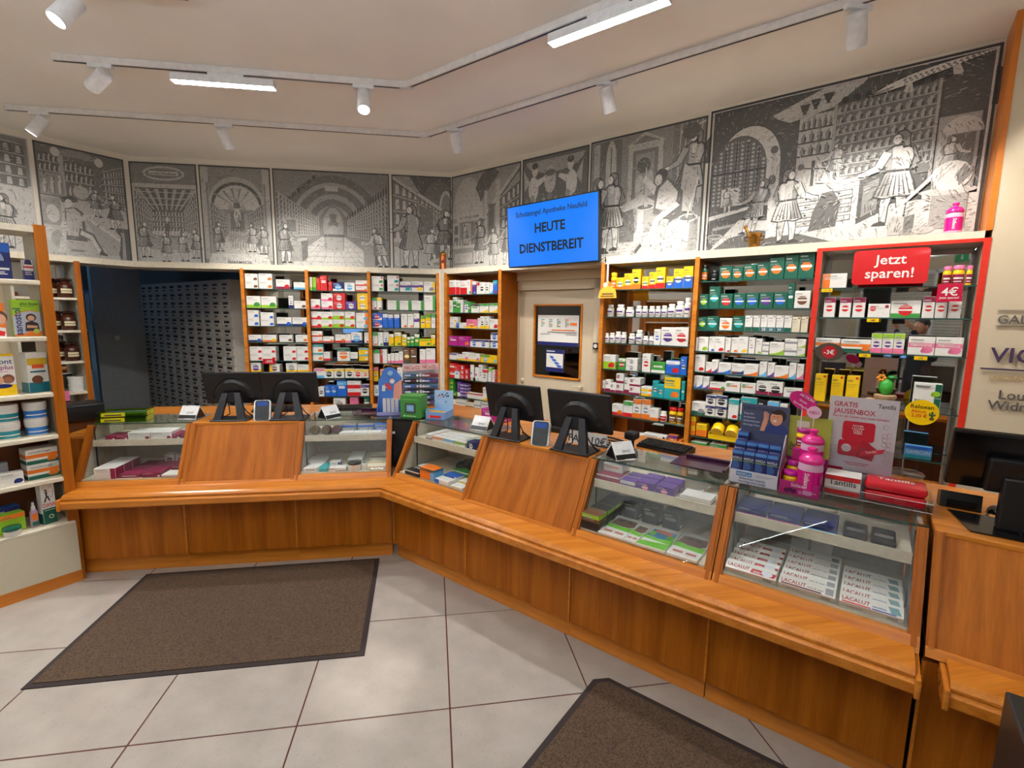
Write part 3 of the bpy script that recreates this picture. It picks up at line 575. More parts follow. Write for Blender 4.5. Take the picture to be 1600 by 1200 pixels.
def m_seated(a):
    a.R(.16, 1, 55, 99, 99); a.shelf(3, 76, 28, 92, 2, 5); a.shelf(30, 70, 62, 88, 2, 6); a.R(.34, 25, 55, 30, 95); a.E(.25, 45, 92, 22, 7, 0, 180); a.E(.5, 22, 94, 5, 4); a.E(.5, 70, 92, 5, 4)
    a.shelfp(72, 56, 84, 98, 50, 92, 5, 7); a.R(.28, 3, 56, 28, 75); a.jars(4, 28, 58, 3, 14, .5, .2); a.jars(32, 60, 58, 5, 10, .48, .15); a.E(.42, 46, 62, 9, 6)
    a.P(.44, 1, 1, 99, 1, 99, 30, 60, 52, 30, 50, 1, 54); a.R(.30, 1, 30, 22, 54); a.E(.5, 13, 40, 7, 8); a.P(.52, 44, 44, 92, 22, 92, 18, 44, 40); a.P(.36, 46, 40, 92, 18, 96, 6, 70, 8)
    a.fig(84, 32, 34, -1, .22); a.fig(62, 42, 26, 1, .3)
    a.P(.10, 22, 55, 34, 58, 42, 54, 36, 52, 24, 51); a.E(.58, 31, 50, 4.5, 4.5); a.P(.14, 24, 18, 48, 18, 46, 44, 38, 48, 26, 46); a.P(.46, 26, 22, 44, 22, 43, 43, 36, 47, 27, 45); a.P(.5, 36, 40, 58, 44, 60, 41, 40, 35)
    a.P(.16, 40, 30, 56, 26, 66, 10, 60, 8, 50, 20, 38, 22); a.P(.56, 42, 28, 54, 24, 64, 9, 60, 8, 50, 21, 40, 24); a.P(.08, 60, 7, 70, 6, 70, 8, 62, 11)
    a.E(.5, 10, 22, 8, 7); a.E(.34, 16, 18, 8, 8); a.E(.52, 24, 30, 4, 5); a.P(.5, 14, 6, 22, 8, 26, 28, 22, 28); a.R(.38, 26, 5, 44, 17); a.R(.2, 28, 8, 42, 10)
    a.P(.10, 86, 2, 99, 2, 99, 34, 84, 34, 82, 31, 88, 26, 86, 14, 84, 10); a.P(.3, 88, 4, 93, 4, 93, 30, 88, 30, 90, 24, 89, 14); a.border()
def m_beams(a):
    a.R(.20, 1, 80, 99, 99); a.E(.42, 50, 90, 32, 7); a.E(.2, 50, 90, 28, 5); a.R(.5, 28, 88, 72, 92); a.mb.text('ANTIQVA PHARMACIA', (.5*a.w, -.009, .885*a.h), .022, (.08, .08, .08), width=a.w*.4)
    a.P(.12, 4, 76, 96, 76, 76, 54, 28, 54)
    for i in range(7): a.P(.34, 6+i*14, 75, 12+i*14, 75, 33+i*6.4, 55, 30.5+i*6.4, 55)
    for i in range(3): a.L(.4, 8+i*7, 72-i*6, 92-i*7, 72-i*6, .8)
    a.shelfp(4, 30, 74, 28, 34, 54, 6, 7); a.shelfp(96, 30, 74, 76, 34, 54, 6, 7); a.shelf(28, 34, 76, 54, 4, 10, .14); a.R(.12, 46, 30, 54, 42); a.E(.5, 50, 46, 2.5, 2.5)
    a.P(.46, 1, 1, 99, 1, 99, 8, 76, 22, 28, 22, 1, 8); a.R(.32, 20, 16, 80, 30); a.R(.2, 20, 28, 80, 30); a.jars(22, 80, 30, 12, 5, .52, .2)
    a.fig(14, 8, 36, 1, .3); a.fig(46, 4, 30, -1, .36); a.fig(72, 5, 30, 1, .42); a.fig(92, 8, 30, -1, .36); a.border()
def m_pharmacia(a):
    a.R(.24, 1, 1, 99, 99); a.R(.38, 1, 8, 12, 99); a.R(.38, 88, 8, 99, 99); a.R(.22, 8, 8, 11, 84); a.R(.22, 89, 8, 92, 84); a.E(.36, 50, 64, 39, 26, 0, 180); a.E(.10, 50, 62, 36, 23, 0, 180); a.E(.44, 50, 58, 33, 24, 0, 180)
    for i in range(6): a.P(.24, 50, 60, 18+i*12, 80-abs(i-2.5)*3, 22+i*12, 81-abs(i-2.5)*3)
    a.E(.3, 50, 58, 12, 9, 0, 180); a.shelfp(14, 22, 64, 36, 34, 52, 7, 8); a.shelfp(86, 22, 64, 64, 34, 52, 7, 8); a.R(.32, 36, 34, 64, 54); a.R(.18, 40, 36, 60, 56); a.E(.48, 50, 52, 5, 8); a.fig(50, 40, 16, 1, .45, 0); a.jars(37, 63, 32, 8, 6, .5, .2)
    for i in range(5): a.L(.12, 50, 70-i, 50, 62, .5)
    a.E(.15, 50, 62, 6, 3); a.E(.5, 44, 63, 1, 2); a.E(.5, 56, 63, 1, 2); a.P(.46, 12, 8, 88, 8, 66, 32, 34, 32); a.R(.3, 38, 20, 64, 33); a.jars(38, 64, 20, 7, 8, .5, .2)
    a.P(.52, 4, 1, 96, 1, 90, 14, 10, 14); a.mb.text('PHARMACIA', (.5*a.w, -.009, .04*a.h), .032, (.1, .1, .1), width=a.w*.55)
    a.fig(22, 16, 30, 1, .34); a.fig(70, 16, 30, -1, .42); a.fig(86, 14, 30, -1, .36); a.border()
def m_hall(a):
    a.R(.22, 1, 1, 99, 99)
    for i, (rx, ry, t) in enumerate(((46, 58, .15), (38, 50, .30), (34, 45, .16), (27, 37, .30), (23, 31, .17), (17, 24, .30), (14, 19, .18), (10, 14, .26))): a.E(t, 50, 38+i*.8, rx, ry, 0, 180, 20)
    for i in range(7): a.P(.09, 6+i*4.5, 62+i*5, 9+i*4.5, 62+i*5, 10+i*4.4, 69+i*4.4, 7+i*4.5, 69+i*4.4)
    a.shelfp(2, 34, 78, 38, 36, 52, 8, 16, .15); a.shelfp(98, 30, 80, 62, 36, 52, 9, 16, .15)
    for i in range(16): a.P(.07, 62+i*2.3, 52+i*1.8, 63.3+i*2.3, 52.2+i*1.8, 63+i*2.3, 56+i*2.1, 62.3+i*2.3, 56+i*2.1)
    a.E(.20, 50, 40, 12, 26); a.E(.34, 50, 44, 9, 20); a.E(.2, 50, 50, 5, 8); a.E(.4, 45, 52, 2.5, 4); a.E(.4, 55, 52, 2.5, 4); a.E(.38, 50, 40, 4, 6); a.R(.4, 44, 80, 55, 85)
    a.P(.47, 1, 1, 99, 1, 60, 34, 40, 34)
    for i in range(9): a.L(.3, 5+i*11.2, 2, 41+i*2.3, 33, .5)
    for i in range(6): a.L(.3, 4+i*6.5, 3+i*5.3, 96-i*6.5, 3+i*5.3, .5)
    a.R(.24, 42, 20, 59, 37); a.R(.34, 43, 20, 58, 34); a.R(.12, 42, 34, 60, 36.5); a.R(.3, 8, 36, 20, 52); a.R(.14, 10, 38, 18, 50)
    a.R(.28, 13, 8, 26, 30); a.P(.12, 22, 8, 27, 12, 27, 31, 22, 30); a.R(.4, 11, 29, 27, 32); a.fig(8, 6, 42, 1, .24); a.R(.26, 76, 4, 89, 27); a.P(.1, 86, 4, 90, 8, 90, 28, 86, 27); a.R(.4, 74, 27, 91, 30); a.fig(92, 4, 42, -1, .46, 1, .25); a.border()
def m_corner_a(a):
    a.R(.28, 1, 1, 99, 99); a.P(.10, 30, 99, 99, 99, 99, 62, 60, 70); a.E(.14, 80, 62, 30, 34, 0, 180); a.E(.42, 92, 66, 12, 20, 0, 180); a.E(.2, 92, 66, 9, 16, 0, 180)
    a.shelfp(1, 30, 96, 44, 40, 84, 4, 4, .16, .42, .46); a.shelfp(46, 38, 82, 98, 46, 62, 4, 9, .14, .4, .4); a.R(.16, 48, 40, 70, 68); a.L(.42, 1, 97, 99, 60, 2.5); a.L(.1, 1, 94, 99, 58, 1)
    a.P(.42, 1, 1, 99, 1, 99, 40, 46, 28, 1, 22); a.P(.18, 60, 26, 99, 46, 99, 30, 70, 10, 60, 12); a.R(.3, 1, 4, 14, 32); a.R(.48, 3, 6, 11, 26); a.R(.44, 1, 31, 46, 35)
    a.P(.07, 20, 24, 44, 22, 40, 66, 32, 72, 24, 62); a.P(.36, 22, 26, 32, 25, 33, 66, 26, 60); a.fig(32, 4, 68, -1, .34, 1); a.P(.3, 22, 24, 46, 22, 40, 58, 30, 62); a.fig(66, 8, 40, 1, .5); a.fig(90, 14, 54, 1, .18); a.E(.52, 78, 10, 16, 5); a.mb.text('VISITA', (.78*a.w, -.011, .08*a.h), .03, (.12, .12, .12)); a.border()
def m_corner_b(a):
    a.R(.28, 1, 1, 99, 99); a.E(.40, 25, 56, 24, 40, 0, 180); a.E(.12, 58, 58, 26, 42, 60, 180); a.E(.42, 30, 56, 16, 30, 0, 180); a.R(.44, 8, 52, 48, 60); a.mb.text('SIC ITUR AD DEUM', (.28*a.w, -.009, .55*a.h), .024, (.1, .1, .1), width=a.w*.36); a.L(.42, 48, 54, 99, 98, 3); a.L(.1, 48, 50, 99, 94, 1.4); a.R(.42, 50, 20, 54, 80); a.R(.4, 66, 20, 72, 88); a.R(.14, 56, 24, 64, 66); a.shelfp(72, 30, 70, 99, 24, 84, 4, 4)
    a.R(.42, 2, 26, 12, 52); a.R(.15, 4, 29, 10, 37); a.R(.15, 4, 40, 10, 49); a.R(.2, 14, 24, 34, 52); a.R(.36, 18, 28, 30, 50); a.shelf(36, 28, 47, 50, 3, 3); a.P(.46, 1, 1, 99, 1, 99, 18, 30, 26, 1, 22)
    a.R(.28, 2, 8, 34, 26); a.R(.44, 4, 10, 32, 20); a.R(.5, 1, 25, 37, 28); a.jars(4, 32, 28, 6, 6, .5, .2); a.fig(44, 8, 46, -1, .3); a.fig(22, 28, 24, 1, .4); a.R(.36, 58, 6, 68, 26); a.fig(64, 4, 40, -1, .44); a.E(.48, 84, 14, 9, 12); a.fig(84, 4, 46, -1, .34); a.border()
def m_cherubs(a):
    a.R(.14, 1, 1, 99, 99); a.E(.34, 50, 96, 44, 12, 180, 360); a.E(.46, 44, 78, 9, 12); a.E(.16, 44, 84, 8, 3); a.R(.44, 42, 58, 46, 68)
    for x, f in ((18, 1), (76, -1)):
        a.E(.56, x, 72, 8, 11); a.E(.56, x+f*2, 88, 4.5, 5.5); a.P(.56, x, 78, x+f*18, 82, x+f*20, 79, x+f*3, 71); a.P(.54, x-3, 64, x+4, 62, x+f*6, 46, x+f*1, 46); a.P(.4, x-f*6, 78, x-f*16, 90, x-f*14, 70); a.E(.1, x+f*2, 92, 5, 3)
    a.P(.36, 40, 36, 96, 58, 96, 52, 40, 30); a.shelf(44, 18, 92, 32, 2, 8); a.R(.3, 88, 10, 98, 60); a.P(.42, 1, 1, 99, 1, 99, 16, 60, 30, 1, 26); a.fig(36, 6, 48, 1, .46); a.fig(60, 2, 40, -1, .3); a.fig(10, 4, 40, 1, .3)
    for i in range(10): a.E(.3 if i % 2 else .22, 8+i*9, 60+3*math.sin(i*2), 3.5, 4)
    a.border()
def m_mortar(a):
    a.R(.32, 1, 1, 99, 99); a.R(.16, 2, 30, 30, 98); a.R(.38, 3, 30, 9, 97); a.E(.44, 20, 80, 5, 18); a.R(.44, 15, 55, 25, 80); a.R(.13, 19.5, 56, 20.5, 92); a.R(.24, 30, 34, 99, 99); a.P(.42, 34, 90, 50, 99, 68, 90); a.P(.2, 39, 91, 50, 96.5, 63, 91)
    a.R(.42, 36, 44, 66, 90); a.R(.18, 40, 46, 62, 86); a.R(.28, 43, 50, 59, 83); a.E(.12, 50, 74, 6, 6); a.E(.44, 47, 58, 4, 9); a.E(.42, 56, 60, 3, 10); a.R(.18, 74, 30, 99, 99)
    for i in range(5): a.L(.44, 80+i*4, 99, 78+i*4.5, 40, .8)
    a.L(.48, 80, 92, 99, 97, 1.4); a.L(.48, 84, 72, 99, 78, 1.4); a.R(.4, 90, 44, 98, 66)
    a.P(.44, 1, 1, 99, 1, 99, 30, 70, 30, 40, 34, 1, 26)
    for i in range(10): a.L(.3, 2, 2+i*2.2, 98, 3+i*2.2, .35)
    a.R(.3, 30, 16, 58, 44); a.P(.14, 30, 16, 46, 16, 42, 42, 30, 44)
    for i in range(4): a.L(.14, 31, 20+i*6, 57, 20+i*6, .8); a.E(.1, 36, 23+i*6, .8, .9); a.E(.1, 52, 23+i*6, .8, .9)
    a.P(.5, 28, 44, 50, 52, 60, 46, 34, 40)
    a.fig(9, 8, 64, 1, .22); a.fig(22, 10, 64, -1, .44); a.fig(88, 34, 60, -1, .34, 1, -.1); a.P(.4, 80, 36, 92, 34, 94, 62, 84, 70); a.E(.12, 88, 92, 7, 6)
    a.R(.4, 44, 12, 62, 22); a.E(.46, 53, 22, 9, 2.5); a.P(.3, 46, 22, 60, 22, 61, 42, 45, 42); a.P(.46, 47, 22, 52, 22, 52, 42, 46, 42); a.E(.5, 53, 42, 9, 2.6); a.E(.14, 53, 42, 7, 1.8); a.P(.46, 52, 42, 55, 42, 53, 72, 52, 72)
    a.E(.08, 66, 64, 5, 5); a.E(.6, 63.5, 61, 3, 4); a.P(.12, 60, 36, 84, 30, 84, 50, 72, 62, 62, 56); a.P(.5, 62, 40, 78, 34, 80, 50, 71, 60, 64, 54); a.P(.6, 62, 56, 52, 66, 50, 62, 60, 50)
    a.P(.1, 64, 22, 84, 34, 82, 44, 66, 30); a.P(.6, 82, 40, 66, 30, 52, 10, 49, 8, 48, 11, 54, 16, 64, 34, 78, 44); a.P(.08, 46, 6, 52, 12, 50, 14, 45, 9); a.P(.34, 62, 18, 70, 16, 74, 30, 68, 32)
    a.R(.4, 82, 6, 96, 30); a.P(.24, 90, 6, 97, 6, 97, 30, 91, 30); a.E(.5, 89, 30, 8, 3); a.E(.16, 89, 30, 6.5, 2); a.L(.55, 88, 30, 96, 60, 1.2); a.L(.55, 60, 6, 78, 12, 1.4); a.E(.52, 58, 5.5, 6, 2); a.border()
def m_counter(a):
    a.R(.09, 1, 1, 99, 99); a.P(.46, 26, 88, 47, 99, 62, 99, 50, 86, 34, 82); a.E(.09, 78, 70, 30, 28, 0, 180); a.E(.09, 15, 66, 20, 28, 0, 180)
    a.E(.50, 18, 60, 13.5, 25, 0, 180); a.R(.50, 22, 32, 31.5, 60); a.E(.11, 14, 58, 12, 22, 0, 180); a.R(.11, 2, 34, 26, 58)
    for i in range(10):
        for j in range(17):
            x, y = 3.4+i*2.35, 36+j*2.65
            if (x-14)**2/121+(max(0, y-58))**2/420 < 1: a.E(.34, x, y, .75, .95, n=7)
    for x in (7.6, 12.4, 17.2, 22): a.R(.05, x, 34, x+.7, 78-abs(x-14)*.9)
    a.R(.05, 2, 56, 26, 57.2); a.R(.52, 7, 34, 15, 46); a.fig(10, 29, 19, 1, .5); a.P(.5, 1, 25, 22, 31, 22, 33, 1, 28); a.P(.42, 28, 45, 29.6, 45, 29.6, 68, 28, 68); a.E(.12, 28.8, 67, 1.6, 2.5); a.E(.12, 28.8, 48, 1.6, 3)
    a.R(.07, 2, 2, 16, 25); a.P(.28, 4, 18, 14, 20, 14, 22, 4, 20)
    for i in range(4): a.E(.3, 5+i*1.5, 14-i*3, 4, 1.6); a.E(.12, 5+i*1.5, 14-i*3, 3, 1)
    a.R(.42, 38, 32, 51, 84)
    for r, (y, n) in enumerate(((76, 6), (68, 4), (60, 4))): a.R(.08, 38, y-1, 51, y); a.jars(38.5, 50.5, y, n, 6.5, .2, .06)
    for x, y in ((39.5, 86), (43.5, 88), (48, 90)): a.P(.07, x-2, y+5, x+2, y+5, x+1, y+1, x+.4, y, x+1, y-1, x-1, y-1, x-.4, y, x-1, y+1)
    a.E(.42, 40, 53, 2, 3); a.E(.12, 40, 53, 1.3, 2); a.E(.42, 49, 53, 2, 3); a.E(.12, 49, 53, 1.3, 2); a.R(.07, 44, 34, 45.2, 56); a.L(.07, 41, 52, 49.5, 50, .8); a.L(.1, 49, 50, 47.5, 44, .4); a.L(.1, 49, 50, 51, 44, .4); a.E(.1, 49.2, 43.6, 2.4, 1); a.E(.07, 44.6, 34, 2.4, 1.5)
    a.P(.15, 51, 38, 84, 40, 84, 88, 51, 86)
    for r in range(7):
        y = 44+r*6.1; a.P(.38, 51, y, 84, y+1.5, 84, y+2.1, 51, y+.7); a.jars(51.5, 83.5, y+.8, (14, 12, 13, 12, 14, 10, 15)[r], 4.2, .34, .07, 1.4, .4)
    a.R(.34, 50.5, 32, 51.6, 87); a.R(.34, 83.6, 36, 84.6, 89)
    for i in range(9): a.E(.05, 54+i*4, 88.5+.2*i, 1.2, 2)
    a.R(.3, 85, 28, 97, 68); a.E(.46, 92, 58, 6, 9, 0, 180); a.R(.46, 86, 58, 98, 60); a.R(.14, 89, 36, 96, 58); a.R(.4, 85.5, 36, 88, 60); a.fig(89.5, 34, 24, 1, .42)
    a.P(.03, 61, 86.5, 68, 92.3, 75, 95.3, 83, 97.2, 91, 98, 98.3, 98.4, 98.3, 97, 92, 94.8, 86, 92.6, 80, 91, 74, 88.6, 68, 87.4); a.P(.58, 62, 87.3, 68, 91.6, 75, 94.6, 83, 96.5, 91, 97.4, 98.3, 98, 98.3, 97.4, 92, 95.4, 86, 93.3, 80, 91.8, 74, 89.4, 68, 88.2); a.P(.05, 62.5, 88, 70, 90.2, 70, 89.7, 63, 87.5)
    for i in range(14): a.E(.16, 73+i*1.6, 92.2+.38*i, .5, .6, n=6); a.E(.16, 73.6+i*1.6, 91+.4*i, .45, .5, n=6)
    a.P(.5, 74, 89.6, 73, 86, 75.5, 84.6, 76, 86, 75.5, 90); a.P(.5, 87, 93.4, 87.4, 89.6, 90, 88.6, 90.2, 90, 89, 94.4)
    a.P(.50, 1, 1, 99, 1, 99, 26, 70, 24, 26, 22, 16, 24)
    for i in range(12): a.L(.36, 30, 2+i*1.6, 98, 2+i*1.7, .25)
    a.P(.10, 1, 1, 62, 1, 40, 12, 24, 16, 12, 12); a.P(.55, 28, 10, 62, 14, 62, 40, 28, 36); a.P(.40, 27, 34, 63, 39, 66, 43, 34, 39); a.P(.07, 62, 14, 70, 20, 70, 43, 62, 40); a.P(.2, 63.5, 18, 68.5, 22, 68.5, 40, 63.5, 37)
    for c in range(2):
        for r in range(4):
            x = 38.5+c*12; y = 15+r*5+c*1.2; a.P(.12, x, y, x+9.5, y+.9, x+9.5, y+4.6, x, y+3.7); a.P(.50, x+.4, y+.6, x+9.1, y+1.5, x+9.1, y+4, x+.4, y+3.1); a.E(.05, x+4.7, y+2.4, .5, .6)
    a.P(.09, 45, 12, 55, 14, 56, 28, 53, 36, 49, 35, 46, 24)
    a.fig(22, 14, 36, -1, .3, 1, -.25); a.fig(36, 6, 48, 1, .5); a.fig(53, 41, 24, -1, .46); a.P(.5, 46, 42, 54, 40, 58, 43, 48, 45); a.fig(74, 12, 54, -1, .52)
    a.R(.3, 83, 8, 96, 28); a.P(.54, 83, 10, 85.5, 10, 85.5, 29, 82.5, 29); a.E(.46, 90, 28, 8.5, 2.2); a.E(.56, 90.5, 36, 6, 8); a.P(.2, 93, 30, 96.5, 36, 94, 42, 92, 36); a.P(.56, 86, 40, 90, 43, 78, 24, 76.5, 20, 75.5, 22); a.E(.5, 76, 19, 1.6, 3.4); a.R(.36, 73, 6, 80, 16); a.P(.14, 78, 6, 81, 8, 81, 17, 78, 16); a.E(.4, 84, 8, 3.5, 2.4)
    for q in ((1, 1, 99, 2), (1, 98, 99, 99), (1, 1, 1.7, 99), (98.3, 1, 99, 99)): a.R(.5, *q)
    a.border(t1=.03)
mural(WL, -1.95, -.765, 'far left engraved mural panel, pale and brightly lit behind the open shelf', m_left0)
mural(WL, -.735, -.055, 'engraved mural panel of a seated man in a jar-lined shop', m_seated)
mural(WB, -.005, .645, 'narrow engraved mural panel of a pharmacy with beamed ceiling', m_beams)
mural(WB, .668, 1.383, 'engraved mural panel with the word PHARMACIA under a draped vault', m_pharmacia)
mural(WB, 1.407, 2.635, 'engraved mural panel of a long vaulted hall lined with shelves', m_hall)
mural(WB, 2.66, 3.315, 'engraved mural panel left of the corner with a cloaked man', m_corner_a)
mural(WR, .01, .995, 'engraved mural panel right of the corner, left of the blue screen', m_corner_b)
mural(WR, 1.015, 1.772, 'engraved mural panel with two cherubs above the blue screen', m_cherubs, z1=3.25)
mural(WR, 1.79, 2.81, 'engraved mural panel of a man pounding a large mortar', m_mortar, z1=3.26)
mural(WR, 2.835, 4.425, 'largest engraved mural panel, shop counter with hanging crocodile, far right', m_counter, z1=3.275)

